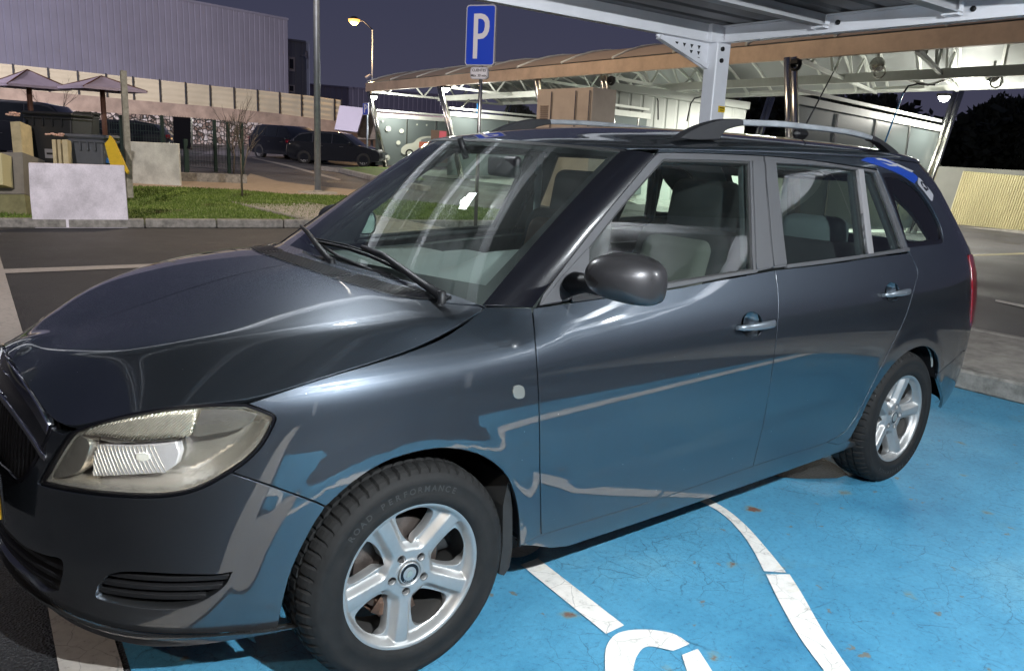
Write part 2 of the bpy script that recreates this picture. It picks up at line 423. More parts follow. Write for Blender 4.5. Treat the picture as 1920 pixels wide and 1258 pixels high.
# ---- shared outline curves, read off the near side of the body (u, z)
c_hoodA = SB.trace(C([(910, 575), (893, 588), (868, 608), (820, 637), (740, 668), (620, 704), (540, 730), (462, 757)], 6))       # wing shut line
c_lightTop = SB.trace(C([(462, 757), (408, 756), (319, 761), (236, 775), (175, 792), (133, 808)], 6))
c_nose = SB.trace(C([(133, 808), (103, 805), (73, 753), (42, 704), (15, 669)], 6))
zn = c_nose[-1][1]+.004
c_nose = np.concatenate([c_nose, [[.12, zn], [.06, zn+.001], [0, zn+.001]]])
c_doorF = SB.trace(C([(998, 577), (1004, 640), (1011, 760), (1013, 900), (1015, 1003)], 6))
c_doorBot = SB.trace(C([(1015, 1003), (1100, 977), (1192, 949), (1300, 913), (1412, 874)], 5))
c_doorBot2 = SB.trace(C([(1412, 874), (1470, 855), (1520, 840), (1550, 829)], 5))
c_doorR = SB.trace(C([(1550, 829), (1580, 812), (1605, 781), (1639, 714), (1675, 642), (1699, 591), (1716, 532), (1720, 507), (1705, 474)], 6))
c_doorM = SB.trace(C([(1453, 506), (1459, 560), (1457, 620), (1447, 700), (1432, 790), (1412, 874)], 6))
c_belt1 = SB.trace(C([(998, 577), (1100, 563), (1250, 543), (1350, 525), (1453, 506)], 4))
c_belt2 = SB.trace(C([(1453, 506), (1560, 494), (1640, 482), (1705, 474)], 4))
c_archF = SB.trace(C([(975, 1030), (973, 973), (964, 924), (945, 886), (910, 858), (868, 844), (823, 841), (771, 850), (715, 870), (659, 907), (611, 950)], 6))
c_archF2 = SB.trace(C([(611, 950), (583, 994), (551, 1060), (534, 1116), (523, 1170), (519, 1190)], 6))
c_archR = SB.trace(C([(1594, 822), (1611, 790), (1632, 745), (1652, 713), (1677, 681), (1703, 659), (1729, 649), (1746, 654), (1757, 668), (1760, 689), (1757, 712)], 6))
c_wingSplit = SB.trace(C([(611, 948), (520, 915), (434, 886)], 5))
c_lightBot = SB.trace(C([(434, 886), (383, 914), (334, 929), (275, 934), (196, 930), (123, 920), (79, 910), (71, 905)], 6))
c_lightIn = SB.trace(C([(71, 905), (98, 856), (120, 822), (133, 808)], 5))
c_lightBack = SB.trace(C([(462, 757), (491, 768), (515, 780), (513, 797), (491, 836), (462, 866), (434, 886)], 5))
sillz = .205
def U_at(x, z=.4):
    us = np.linspace(0, UL, 2000); P = S(np.stack([us, np.full(2000, z)], 1)); return us[np.argmin(abs(P[:, 0]-x))]
c_frameTop = SB.trace(C([(1230, 290), (1245, 286), (1340, 288), (1431, 292), (1525, 301), (1612, 314), (1645, 319)], 5))
c_frameFr = SB.trace(C([(998, 577), (1057, 500), (1131, 406), (1206, 316), (1230, 290)], 6))
c_frameRr = SB.trace(C([(1645, 319), (1656, 344), (1682, 410), (1705, 474)], 5))
# windscreen, hood, roof
WB0, WB1 = np.array([-.165, 0, .978]), np.array([-.262, .708, .960])
WT0, WT1 = np.array([-.700, 0, 1.396]), np.array([-.887, .562, 1.381])
def WS(ab):
    ab = np.atleast_2d(ab); a, b = ab[:, 0:1], ab[:, 1:2]
    q3 = np.abs(a)**3; B = WB0+(WB1-WB0)*np.concatenate([.5*a**2+.5*q3, a, a**2], 1); T = WT0+(WT1-WT0)*np.concatenate([q3, a, a**2], 1)
    P = B+(T-B)*b; return P+np.array([.55, 0, .83])*(.07*b*(1-b)*(1-.45*a**2))
SW = Surf(WS, 1, (-1, 1), (0, 1), 90, 60)
if SW.N([[0, .5]])[0][2] < 0: SW = Surf(WS, -1, (-1, 1), (0, 1), 90, 60)
edge = np.concatenate([c_hoodA, c_lightTop[1:], c_nose[1:]])
E3 = S(edge); E3[0] = [-.262, .712, .960]
et = np.concatenate([[0], np.cumsum(np.linalg.norm(np.diff(E3, axis=0), axis=1))]); et /= et[-1]
ki = np.linspace(0, 1, 44); ek = np.stack([np.interp(ki, et, E3[:, i]) for i in range(3)], 1)
for _ in range(5): ek[1:-1] = ek[1:-1]*.5+(ek[:-2]+ek[2:])*.25
eSp = Spl(ki)
eks = np.stack([np.polyval(np.polyfit(ki, ek[:, i], 5), ki) for i in range(3)], 1); eks[:, 1] -= eks[-1, 1]*np.clip((ki-.7)/.3, 0, 1)**2
spz = interp([-.20, -.02, .2, .4, .53, .64, .70, E3[-1][0]], [.996, .987, .951, .898, .860, .832, .822, E3[-1][2]-.002])
def smax(a, w): return w*np.log1p(np.exp(np.clip(a/w, -40, 40)))
def HD(tr):
    tr = np.atleast_2d(tr); t, r = np.maximum(tr[:, 0], 0), np.abs(tr[:, 1]); bs_ = eSp.basis(np.clip(t, 0, 1)); e0 = bs_@ek; es = bs_@eks; e = es+(e0-es)*(np.clip(np.abs(r), 0, 1.2)**3.5)[:, None]
    xs = -.165+(E3[-1][0]+.165)*t**.82; zs = spz(xs)
    x = xs+(e[:, 0]-xs)*(.8*r**2+.2*r**4); y = e[:, 1]*tr[:, 1]
    r = np.clip(r, 0, 1.2); rc = 1.0-.19*sstep(-.08, .45, t)
    rc = 1.0-.26*sstep(-.02, .50, t); kk = (1-sstep(.72, .97, t))*sstep(.0, .12, t)
    cr_ = smax(r-rc, .016)/np.maximum(smax(1-rc, .016), 1e-3)
    h = kk*(.34*r**2.2+.22*r**6+.44*cr_)+(1-kk)*(.60*r**2.4+.40*r**6)
    z = zs+(e[:, 2]-zs)*h
    return np.stack([x, y, z], 1)
SH = Surf(HD, 1, (0, .995), (0, 1), 160, 90)
if SH.N([[.3, .5]])[0][2] < 0: SH = Surf(HD, -1, (0, .995), (0, 1), 160, 90)
ru = np.linspace(0, 1, 30)
xr_end = -2.98
reu = np.linspace(U_at(-.89, 1.385), U_at(xr_end, 1.36), 30)
rez = interp([0, .3, .6, .85, 1], [1.389, 1.402, 1.400, 1.378, 1.345])(ru)
RE = S(np.stack([reu, rez], 1)); RE[0] = [-.887, .565, 1.385]; RE[1] = RE[1]*.7+RE[0]*.3; REs = Spl(ru)
rsz = interp([-.70, -1.0, -1.5, -2.0, -2.5, -2.9, -3.15], [1.400, 1.446, 1.480, 1.482, 1.464, 1.430, 1.396])
def RFf(tr):
    tr = np.atleast_2d(tr); t, ph = tr[:, 0], tr[:, 1]*math.pi/2; e = REs.basis(t)@RE
    xs = -.700+(-3.10+.700)*t; s = np.sin(ph); c = np.abs(np.cos(ph))+1e-9
    x = xs+(e[:, 0]-xs)*s**2; y = e[:, 1]*s; zs = rsz(xs); z = e[:, 2]+(zs-e[:, 2])*c**.85
    return np.stack([x, y, z], 1)
SR = Surf(RFf, 1, (0, 1), (0, .995), 120, 60)
if SR.N([[.5, .3]])[0][2] < 0: SR = Surf(RFf, -1, (0, 1), (0, .995), 120, 60)
# A pillar: lofted strip between windscreen edge and door frame
fr3 = S(c_frameFr); fr3[0] = S(SB.trace([(998, 577)]))[0]
ft = np.concatenate([[0], np.cumsum(np.linalg.norm(np.diff(fr3, axis=0), axis=1))]); ft /= ft[-1]
fk = np.stack([np.interp(np.linspace(0, 1, 9), ft, fr3[:, i]) for i in range(3)], 1); fSp = Spl(np.linspace(0, 1, 9))
def AP(ab):
    ab = np.atleast_2d(ab); a, b = ab[:, 0:1], ab[:, 1:2]     # a: 0 windscreen, 1 door; b: up
    A = WS(np.concatenate([np.full_like(b, .985), b], 1)); Bb = fSp.basis(b[:, 0])@fk
    P = A+(Bb-A)*a; return P+np.array([.45, .80, .25])*(.055*a*(1-a)*(1+.3*b))
SA = Surf(AP, 1, (0, 1), (0, 1), 30, 60)
if SA.N([[.5, .5]])[0][1] < 0: SA = Surf(AP, -1, (0, 1), (0, 1), 30, 60)
# ------------------------------------------------------------------ car materials
def paint_mat():
    m, t, b = node_mat('dark_grey_metallic_paint')
    b.inputs['Base Color'].default_value = (.052, .062, .076, 1); b.inputs['Metallic'].default_value = 1.0
    b.inputs['Roughness'].default_value = .42; b.inputs['Coat Weight'].default_value = 1.0; b.inputs['Coat Roughness'].default_value = .015; b.inputs['Coat IOR'].default_value = 1.95
    tc = t.nodes.new('ShaderNodeTexCoord'); n = t.nodes.new('ShaderNodeTexVoronoi'); n.inputs['Scale'].default_value = 900
    mr = t.nodes.new('ShaderNodeMapRange'); mr.inputs[3].default_value = .38; mr.inputs[4].default_value = .52
    t.links.new(tc.outputs['Object'], n.inputs['Vector']); t.links.new(n.outputs['Color'], mr.inputs[0]); t.links.new(mr.outputs[0], b.inputs['Roughness'])
    d = t.nodes.new('ShaderNodeTexNoise'); d.inputs['Scale'].default_value = 3.0; d.inputs['Detail'].default_value = 10
    r2 = t.nodes.new('ShaderNodeMapRange'); r2.inputs[1].default_value = .45; r2.inputs[2].default_value = .8; r2.inputs[3].default_value = .012; r2.inputs[4].default_value = .07
    t.links.new(tc.outputs['Object'], d.inputs['Vector']); t.links.new(d.outputs[0], r2.inputs[0]); t.links.new(r2.outputs[0], b.inputs['Coat Roughness'])
    sp = t.nodes.new('ShaderNodeTexVoronoi'); sp.inputs['Scale'].default_value = 34; t.links.new(tc.outputs['Object'], sp.inputs['Vector']); sc_ = t.nodes.new('ShaderNodeSeparateColor'); t.links.new(sp.outputs['Color'], sc_.inputs[0])
    a1 = t.nodes.new('ShaderNodeMath'); a1.operation = 'LESS_THAN'; a1.inputs[1].default_value = .045; t.links.new(sp.outputs['Distance'], a1.inputs[0]); a2 = t.nodes.new('ShaderNodeMath'); a2.operation = 'GREATER_THAN'; a2.inputs[1].default_value = .86; t.links.new(sc_.outputs[0], a2.inputs[0])
    a3 = t.nodes.new('ShaderNodeMath'); a3.operation = 'MULTIPLY'; t.links.new(a1.outputs[0], a3.inputs[0]); t.links.new(a2.outputs[0], a3.inputs[1]); a4 = t.nodes.new('ShaderNodeMath'); a4.operation = 'MULTIPLY'; a4.inputs[1].default_value = .8; t.links.new(a3.outputs[0], a4.inputs[0])
    mx = t.nodes.new('ShaderNodeMix'); mx.data_type = 'RGBA'; mx.inputs[6].default_value = (.052, .062, .076, 1); mx.inputs[7].default_value = (.35, .36, .36, 1); t.links.new(a4.outputs[0], mx.inputs[0]); t.links.new(mx.outputs[2], b.inputs['Base Color'])
    # a film of road dust low on the sills and bumpers
    gz = t.nodes.new('ShaderNodeSeparateXYZ'); t.links.new(tc.outputs['Object'], gz.inputs[0]); lo = t.nodes.new('ShaderNodeMapRange'); lo.inputs[1].default_value = .42; lo.inputs[2].default_value = .18; lo.inputs[3].default_value = 0; lo.inputs[4].default_value = .22; t.links.new(gz.outputs['Z'], lo.inputs[0])
    dm = t.nodes.new('ShaderNodeMath'); dm.operation = 'MULTIPLY'; t.links.new(lo.outputs[0], dm.inputs[0]); t.links.new(d.outputs[0], dm.inputs[1]); df = t.nodes.new('ShaderNodeBsdfDiffuse'); df.inputs[0].default_value = (.16, .15, .135, 1)
    ms = t.nodes.new('ShaderNodeMixShader'); t.links.new(dm.outputs[0], ms.inputs[0]); t.links.new(b.outputs[0], ms.inputs[1]); t.links.new(df.outputs[0], ms.inputs[2]); t.links.new(ms.outputs[0], t.nodes['Material Output'].inputs[0])
    return m
PAINT = paint_mat()
BLK = mat('black_plastic', (.008, .008, .009), .5, spec=.3, bump=.0003, scale=400)
GLB = mat('gloss_black_trim', (.004, .004, .006), .30, coat=.35, coat_rough=.10, spec=.2)
TRIM = mat('grey_window_trim', (.040, .040, .044), .55, var=.15, scale=25, rvar=.08)
RUB = mat('black_rubber', (.010, .010, .010), .7)
TYR = mat('tyre_rubber', (.011, .011, .011), .72, var=.35, scale=30, bump=.0006, rvar=.08, spec=.2)
ALU = mat('silver_alloy', (.35, .35, .345), .44, metal=.75, coat=.25, coat_rough=.2, var=.06, scale=30)
CHR = mat('chrome', (.8, .8, .8), .06, metal=1)
STL = mat('rusty_disc_steel', (.11, .09, .08), .45, metal=.7, var=.4, scale=25)
DRK = mat('dark_interior', (.018, .020, .022), .7, var=.2, scale=40)
DASH = mat('dashboard_plastic', (.12, .13, .128), .62, bump=.0006, scale=300)
SEAT = mat('black_seat_cloth', (.007, .007, .008), .9, bump=.001, scale=500)
SEATG = mat('grey_seat_cloth', (.065, .063, .056), .9, bump=.001, scale=500, var=.2)
SEATB = mat('brown_seat_cloth', (.20, .10, .06), .9, bump=.001, scale=500)
HEADL = mat('headliner', (.30, .32, .31), .9)
GLS = glass_mat('side_window_glass', (.82, .93, .88), 1.5, 0, .01, .006)
WSG = glass_mat('windscreen_glass', (.84, .93, .89), 1.52, 0, .03, .018)
LNS = glass_mat('headlight_lens', (.90, .89, .84), 1.45, .02, .01)
RED = mat('tail_light_red', (.15, .006, .012), .15, coat=1)
def tx(s, size, depth=.002, bold=0, align='CENTER'):
    """letters as a flat mesh: verts (x, y), faces"""
    cu = bpy.data.curves.new('t', 'FONT'); cu.body = s; cu.size = size; cu.align_x = align; cu.align_y = 'CENTER'; cu.offset = bold; cu.resolution_u = 4
    o = bpy.data.objects.new('t', cu); scene.collection.objects.link(o)
    bpy.context.view_layer.update(); me = o.to_mesh(); v = [tuple(p.co[:2]) for p in me.vertices]; f = [tuple(p.vertices) for p in me.polygons]
    o.to_mesh_clear(); bpy.data.objects.remove(o); bpy.data.curves.remove(cu); return v, f
def text_on(mb, s, size, origin, ax, ay, bold=0):
    v, f = tx(s, size, bold=bold); o = Vector(origin); ax = Vector(ax); ay = Vector(ay); b = len(mb.v)
    mb.v += [tuple(o+ax*p[0]+ay*p[1]) for p in v]
    for q in f: mb.face([b+i for i in q])

CAR = empty('estate_car', (0, 0, 0), 0, 'dark grey metallic estate car filling the foreground on the blue painted bay', 'car')
LR = []
# ---- bonnet
rearHood = SH.trace(C([(498, 474), (550, 497), (603, 516), (697, 544), (748, 557), (812, 565)], 5))
rearHood = rearHood[np.argsort(rearHood[:, 1])]; k0 = rearHood[rearHood[:, 1] > .3][0]
rh = [(k0[0], 0), (k0[0], .15)]+[tuple(p) for p in rearHood if p[1] > .3]+[(.018, .93), (.004, .975), (.003, .999)]
hood = join(rh, [(t, .9995) for t in np.linspace(.01, .97, 60)], [(.994, .9995), (.994, .5), (.994, 0)], [(t, 0) for t in np.linspace(.97, k0[0]+.02, 50)])
panel('bonnet', SH, hood, PAINT, CAR, grid=.018, sides='join', centre=True)
cw = join([(0, 0), (0, .5), (0, .999)], rh[::-1])
panel('scuttle_panel', SH, cw, PAINT, CAR, grid=.015, sides='join', centre=True)
def slats(name, r0, r1, t0f, t1f, n=8):
    mb = MB(); mb.m(BLK)
    base = [(t0f(r), r) for r in np.linspace(r0, r1, 14)]+[(t1f(r), r) for r in np.linspace(r1, r0, 14)]
    P = HD(np.abs(np.array(base)))*np.stack([np.ones(28), np.sign(np.array(base)[:, 1]+1e-9), np.ones(28)], 1)
    for i in range(13):
        b = len(mb.v); mb.v += [tuple(P[j]+[0, 0, .0015]) for j in (i, i+1, 27-i-1, 27-i)]; mb.face((b, b+1, b+2, b+3))
    for k in range(n):
        f = (k+.5)/n; pts = []
        for r in np.linspace(r0, r1, 14):
            t = t0f(r)+(t1f(r)-t0f(r))*f; p = HD([[t, abs(r)]])[0]; pts.append((p[0], p[1]*(1 if r >= 0 else -1), p[2]+.004))
        mb.m(GLB).tube(pts, .0013, 5)
    return mb.build(name, None, CAR)
rx = np.array([0, .15]+[p[1] for p in rearHood if p[1] > .3]+[.93]); rt = np.array([k0[0], k0[0]]+[p[0] for p in rearHood if p[1] > .3]+[.018])
tr_ = lambda r: float(np.interp(abs(r), rx, rt))
slats('scuttle_grille', -.36, .36, lambda r: tr_(r)-.006, lambda r: .048, 7)
slats('scuttle_grille', .385, .86, lambda r: tr_(r)-.004, lambda r: .040-.030*max(0, (abs(r)-.6)/.26), 7)
slats('scuttle_grille', -.86, -.385, lambda r: tr_(r)-.004, lambda r: .040-.030*max(0, (abs(r)-.6)/.26), 7)
# ---- wings
lip0 = c_archF[::-1]
wing = join(c_hoodA[::-1][::1], [c_doorF[0]], c_doorF[1:], SB.trace([(995, 1012), (977, 1022)]), c_archF, c_wingSplit[1:], c_lightBack[::-1][1:-1])
panel('front_wing', SB, wing, PAINT, CAR, grid=.020)
# side repeater on the wing
rep = SB.trace(C([(959, 734), (962, 724), (971, 720), (981, 724), (984, 736), (981, 746), (970, 749), (962, 745), (959, 734)], 3))
panel('side_repeater', SB, rep, mat('repeater_lens', (.20, .21, .20), .15, metal=.4, coat=1), CAR, grid=.006, off=.004, flange=.004, bev=.001)
# ---- bumper with air intakes and lower lip
def U2(u, z): return [u, z]
gz0, gz1 = .565, zn-.055
c_grR = SB.trace(C([(97, 803), (84, 835), (66, 868), (50, 893), (32, 905), (15, 893)], 5)); c_grR = [p for p in c_grR if p[0] < .60]
gb = c_grR[-1]
grille_o = join(c_grR, [[gb[0]*.6, gb[1]-.004], [0, gb[1]-.008]])
lowin = SB.trace(C([(18, 1000), (49, 1027), (85, 1042), (114, 1050), (116, 1075), (108, 1106)], 4))
lowin2 = SB.trace(C([(108, 1106), (90, 1109), (72, 1103), (45, 1075)], 4))
u1, u2 = lowin[0], lowin2[-1]
lowerIntake = join([[0, u1[1]+.012], [u1[0]*.5, u1[1]+.008]], lowin, lowin2[1:], [[u2[0]*.5, u2[1]-.012], [0, u2[1]-.014]])
lipz = .225
bump = join([[0, lipz], [.25, lipz], [.5, lipz+.003], [.75, lipz+.006], [.95, lipz-.002]], c_archF2[::-1], c_wingSplit[1:], c_lightBot[1:], c_lightIn[1:], SB.trace([(118, 812), (104, 808)]), c_grR, [[gb[0]*.6, gb[1]-.004], [0, gb[1]-.008]],
            [[0, u1[1]+.012], [u1[0]*.5, u1[1]+.008]], lowin, lowin2[1:], [[u2[0]*.5, u2[1]-.012], [0, u2[1]-.014]])
fogh = SB.trace(C([(182, 1098), (205, 1076), (250, 1071), (330, 1075), (400, 1076), (437, 1071)], 5))
fogh = join(fogh, SB.trace(C([(437, 1071), (420, 1100), (380, 1127), (330, 1142), (270, 1141), (215, 1132), (180, 1120), (182, 1098)], 5))[1:-1])
BUM = panel('front_bumper', SB, bump, PAINT, CAR, grid=.020, holes=[fogh], sides='join', centre=True, flange=.03)[0]
SB4 = offs(SB, -.032)
panel('fog_recess', SB4, inset(clean(fogh), -.012), BLK, BUM, grid=.02, flange=0)
for k in range(3):
    zz = np.linspace(fogh[:, 1].min(), fogh[:, 1].max(), 5)[k+1]; seg = [p for p in np.stack([np.linspace(fogh[:, 0].min()-.0, fogh[:, 0].max()-.0, 60), np.full(60, zz)], 1) if in_poly(np.array([p]), fogh)[0]]
    seg = np.array(seg)
    if len(seg) > 4: panel('fog_recess_slat', SB, join([seg[0]+[-.004, -.004], seg[-1]+[.004, -.004]], [seg[-1]+[.004, .006], seg[0]+[-.004, .006]]), BLK, BUM, grid=.03, off=-.012, gap=0, flange=.02)
panel('intake_backing', SB4, inset(clean(lowerIntake), -.012), BLK, BUM, grid=.02, flange=0, sides='join', centre=True)
for k in range(3):
    zz = np.linspace(lowerIntake[:, 1].min(), lowerIntake[:, 1].max(), 5)[k+1]; um = max([u for u in np.linspace(0, .7, 200) if in_poly(np.array([[max(u, 1e-3), zz]]), lowerIntake)[0]]+[.3])
    panel('intake_slat', SB, np.array([[0, zz-.004], [um, zz-.004], [um, zz+.006], [0, zz+.006]]), BLK, BUM, grid=.03, off=-.010, gap=0, flange=.02, sides='join', centre=True)
# splitter lip under the bumper
def LIP(uv):
    uv = np.atleast_2d(uv); P = S(np.stack([uv[:, 0], np.full(len(uv), lipz)], 1)); N = SB.N(np.stack([uv[:, 0], np.full(len(uv), lipz)], 1)); v = uv[:, 1:2]
    k = np.clip((1.0-uv[:, 0:1])/.35, 0, 1)
    return P-N*.001+N*(.003*np.sin(v*math.pi*.9)*k)-np.array([0, 0, 1])*(.040*v*(.40+.60*k))-N*(.028*v**2)
SL = Surf(LIP, 1, (0, 1.06), (0, 1), 60, 12)
panel('lower_lip', SL, np.array([[0, -.04], [.3, -.04], [.6, -.04], [.9, -.04], [1.02, -.04], [1.0, .9], [.9, 1], [.6, 1], [.3, 1], [0, 1]]), PAINT, BUM, grid=.05, sides='join', centre=True, flange=.02, gap=0)
# ---- upper grille and badge bar
SB3 = offs(SB, -.02)
gtop = [p+np.array([0, -.004]) for p in c_nose if p[0] < c_grR[0][0]]
gpoly = join(c_grR, [[gb[0]*.6, gb[1]-.004], [0, gb[1]-.008], [0, gtop[-1][1]]], gtop[::-1][1:])
GR = panel('grille', SB3, inset(clean(gpoly), -.004), BLK, CAR, grid=.03, sides='join', centre=True, flange=0)[0]
gp = clean(gpoly)
for u in np.arange(.014, .56, .024):
    zs = [z for z in np.linspace(.5, .84, 150) if in_poly(np.array([[u, z]]), gp)[0]]
    if len(zs) > 5: panel('grille_slat', SB, np.array([[u-.004, zs[0]], [u+.004, zs[0]], [u+.004, zs[-1]-.045], [u-.004, zs[-1]-.045]]), BLK, GR, grid=.04, off=-.004, gap=0, flange=.015)
tpz = lambda p: min(1, max(.05, (.585-p[0])/.22))
ch_in = [p+np.array([0, -.030*tpz(p)]) for p in gtop]; nb_in = [p+np.array([0, -.088*tpz(p)]) for p in gtop]
panel('chrome_grille_bar', SB, join(gtop[::-1], ch_in), CHR, GR, grid=.012, off=.004, sides='join', centre=True, bev=.004, flange=.02)
panel('badge_panel', SB, join(gtop[::-1], nb_in), mat('dark_chrome', (.30, .30, .31), .12, metal=1), GR, grid=.015, off=.001, sides='join', centre=True, bev=.004, flange=.02)
panel('chrome_lower_strip', SB, join([p+np.array([0, .007]) for p in nb_in[::-1]], [p+np.array([0, -.003]) for p in nb_in]), CHR, GR, grid=.015, off=.005, sides='join', centre=True, bev=.003, flange=.01, gap=0)
co = join(c_grR, [[gb[0]*.6, gb[1]-.004], [0, gb[1]-.008]]); ci = co+np.where(co[:, 0:1] > .3, 1, 1)*np.array([-.0, .011])*np.clip((gb[0]+.1-co[:, 0:1])/.1, .0, 1)+np.array([-.008, .004])
panel('grille_surround', SB, join(co, ci[::-1]), GLB, GR, grid=.02, off=.002, sides='join', gap=.0003, bev=.002, centre=True)
# number plate
npz = .50
pl = MB(); nx = float(S([[0, npz]])[0][0])+.012
for a, b, cmat in ((-.26, .205, mat('plate_white', (.75, .75, .72), .4)), (.205, .26, mat('plate_yellow', (.75, .5, .03), .4))):
    pl.m(cmat).box((nx, (a+b)/2, npz), (.006, b-a-.001, .11))
pl.m(BLK).box((nx-.006, 0, npz), (.006, .55, .125), bev=.002)
pl.build('number_plate', None, CAR)
# ---- doors (near and far side share the outline)
def two(objs): return objs
def circ_uv(cx, cy, rx_, ry_, n=28): return [(cx+rx_*math.cos(a), cy+ry_*math.sin(a)) for a in np.linspace(0, 2*math.pi, n, endpoint=False)]
hole1 = SB.trace(circ_uv(1410, 609, 21, 25)); hole2 = SB.trace(circ_uv(1673, 548, 14, 19))
d1 = join(c_belt1, c_doorM[1:], c_doorBot[::-1][1:], c_doorF[::-1][1:-1])
d2 = join(c_belt2, c_doorR[::-1][1:], c_doorBot2[::-1][1:], c_doorM[::-1][1:-1])
FD = panel('front_door', SB, d1, PAINT, CAR, grid=.024, holes=[hole1]); RD = panel('rear_door', SB, d2, PAINT, CAR, grid=.024, holes=[hole2])
def per_side(doors, fn):
    for k, d in enumerate(doors): fn(d, 'near' if k == 0 else 'far')
def sub(name, sf, poly, material, doors, **kw):
    o = panel(name, sf, poly, material, None, sides='both', **kw)
    for a, b in zip(o, doors): a.parent = b
    return o
def bowl(center_px, rx_, rz_, doors):
    c = SB.trace([center_px])[0]; P0 = S([c])[0]; N = SB.N([c])[0]; T = S([c+[1e-3, 0]])[0]-P0; T /= np.linalg.norm(T); B = np.cross(N, T); 
    for k, d in enumerate(doors):
        mb = MB(); n = 28
        for j, (f, dp) in enumerate(((1.10, -.0035), (1.0, -.010), (.8, -.022), (.45, -.030), (0.02, -.032))):
            for i in range(n):
                a = 2*math.pi*i/n; q = P0+T*(rx_*f*math.cos(a))+B*(rz_*f*math.sin(a))+N*dp; mb.v.append((q[0], q[1]*(1 if k == 0 else -1), q[2]))
        for j in range(4):
            for i in range(n): mb.face((j*n+i, j*n+(i+1) % n, (j+1)*n+(i+1) % n, (j+1)*n+i), True)
        mb.build('handle_recess', PAINT, d)
def handle(pa, pb, doors, h=.021):
    a, b = SB.trace([pa, pb]); 
    for k, d in enumerate(doors):
        mb = MB(); n = 12; m_ = 16; sgn = 1 if k == 0 else -1
        for i in range(n+1):
            f = i/n; uv = a+(b-a)*f; P = S([uv])[0]; N = SB.N([uv])[0]; up = np.array([0, 0, 1]); up = up-N*(up@N); up /= np.linalg.norm(up)
            out = .004+.030*math.sin(math.pi*min(1, max(0, f)))**.45; hh = h*(.55+.45*math.sin(math.pi*f)**.4)*.5*(1.0+.25*f); th = .008
            c = P+N*(out)
            for j in range(m_):
                an = 2*math.pi*j/m_; q = c+up*hh*math.copysign(abs(math.cos(an))**.7, math.cos(an))+N*th*math.sin(an); mb.v.append((q[0], q[1]*sgn, q[2]))
        for i in range(n):
            for j in range(m_): mb.face((i*m_+j, i*m_+(j+1) % m_, (i+1)*m_+(j+1) % m_, (i+1)*m_+j), True)
        mb.face(range(m_)); mb.face([n*m_+j for j in range(m_)][::-1])
        mb.build('handle', HNDL, d)
HNDL = mat('grey_handle_paint', (.13, .15, .17), .35, metal=.5, coat=.4, coat_rough=.08)
bowl((1410, 609), .040, .050, FD); handle((1380, 615), (1448, 605), FD, .024)
bowl((1673, 548), .037, .047, RD); handle((1654, 554), (1700, 546), RD, .023)
# belt trims
def strip(top, bot): return join(top, bot[::-1])
sub('belt_trim', SB, join(SB.trace(C([(1070, 560), (1160, 546), (1250, 533), (1330, 520), (1416, 506)], 4)), SB.trace(C([(1418, 511), (1350, 522), (1250, 541), (1150, 556), (1072, 567)], 4))), TRIM, FD, off=.006, grid=.02, gap=0, bev=.002)
sub('belt_trim', SB, join(SB.trace(C([(1474, 497), (1560, 486), (1640, 475), (1703, 465)], 4)), SB.trace(C([(1704, 471), (1640, 480), (1560, 492), (1474, 503)], 4))), TRIM, RD, off=.006, grid=.02, gap=0, bev=.002)
# front door frame: outline minus glass
gl1 = SB.trace(join(C([(1104, 463), (1168, 383), (1237, 305)], 5), C([(1237, 305), (1245, 298), (1262, 298), (1330, 299), (1407, 302)], 5)[1:], [(1410, 400), (1413, 507)], C([(1413, 507), (1330, 520), (1250, 533), (1104, 557)], 5)[1:], [(1104, 500)]))
fr1 = join(c_frameFr[2:], SB.trace(C([(1230, 290), (1245, 286), (1340, 288), (1431, 292)], 5))[1:], SB.trace([(1436, 400), (1447, 504)]), SB.trace(C([(1413, 511), (1330, 524), (1250, 537), (1104, 559), (1010, 574)], 5)))
sub('window_frame', SB, fr1, TRIM, FD, off=.001, grid=.02, holes=[inset(clean(gl1), .0)], bev=.002)
sub('window_seal', SB, inset(clean(gl1), -.006), RUB, FD, off=-.004, grid=.02, holes=[inset(clean(gl1), .007)], gap=0)
sub('window_glass', SB, inset(clean(gl1), -.004), GLS, FD, off=-.010, grid=.03, flange=0)
# black door pillar panels (grey film) on the B post
sub('pillar_trim', SB, join(SB.trace([(1409, 302), (1431, 303)]), SB.trace([(1438, 400), (1448, 502)]), SB.trace([(1417, 507), (1413, 400)])), TRIM, FD, off=.006, grid=.02, bev=.002)
sub('pillar_trim', SB, join(SB.trace([(1433, 303), (1452, 304)]), SB.trace([(1463, 400), (1474, 496)]), SB.trace([(1450, 501), (1441, 400)])), TRIM, RD, off=.006, grid=.02, bev=.002)
gl2 = SB.trace(join([(1455, 305)], C([(1455, 305), (1530, 309), (1610, 318)], 4)[1:], [(1619, 400), (1628, 477)], C([(1628, 477), (1560, 486), (1475, 498)], 4)[1:], [(1465, 400)]))
gl3 = SB.trace([(1618, 319), (1641, 323), (1660, 373), (1680, 425), (1694, 466), (1637, 475), (1628, 400)])
fr2 = join(SB.trace(C([(1433, 292), (1525, 301), (1612, 314), (1645, 319)], 5)), c_frameRr[1:-1], SB.trace([(1703, 468)]), SB.trace(C([(1703, 468), (1640, 478), (1560, 489), (1450, 504)], 4))[1:], SB.trace([(1440, 400)]))
sub('window_frame', SB, fr2, TRIM, RD, off=.001, grid=.02, holes=[gl2, gl3], bev=.002)
sub('window_glass', SB, inset(clean(gl2), -.004), GLS, RD, off=-.010, grid=.03, flange=0)
sub('window_glass', SB, inset(clean(gl3), -.004), GLS, RD, off=-.010, grid=.03, flange=0)
sub('window_divider', SB, SB.trace([(1609, 318), (1618, 319), (1628, 400), (1637, 476), (1628, 477), (1619, 400)]), mat('light_grey_seal', (.16, .155, .16), .5), RD, off=.004, grid=.02, gap=0, bev=.002)
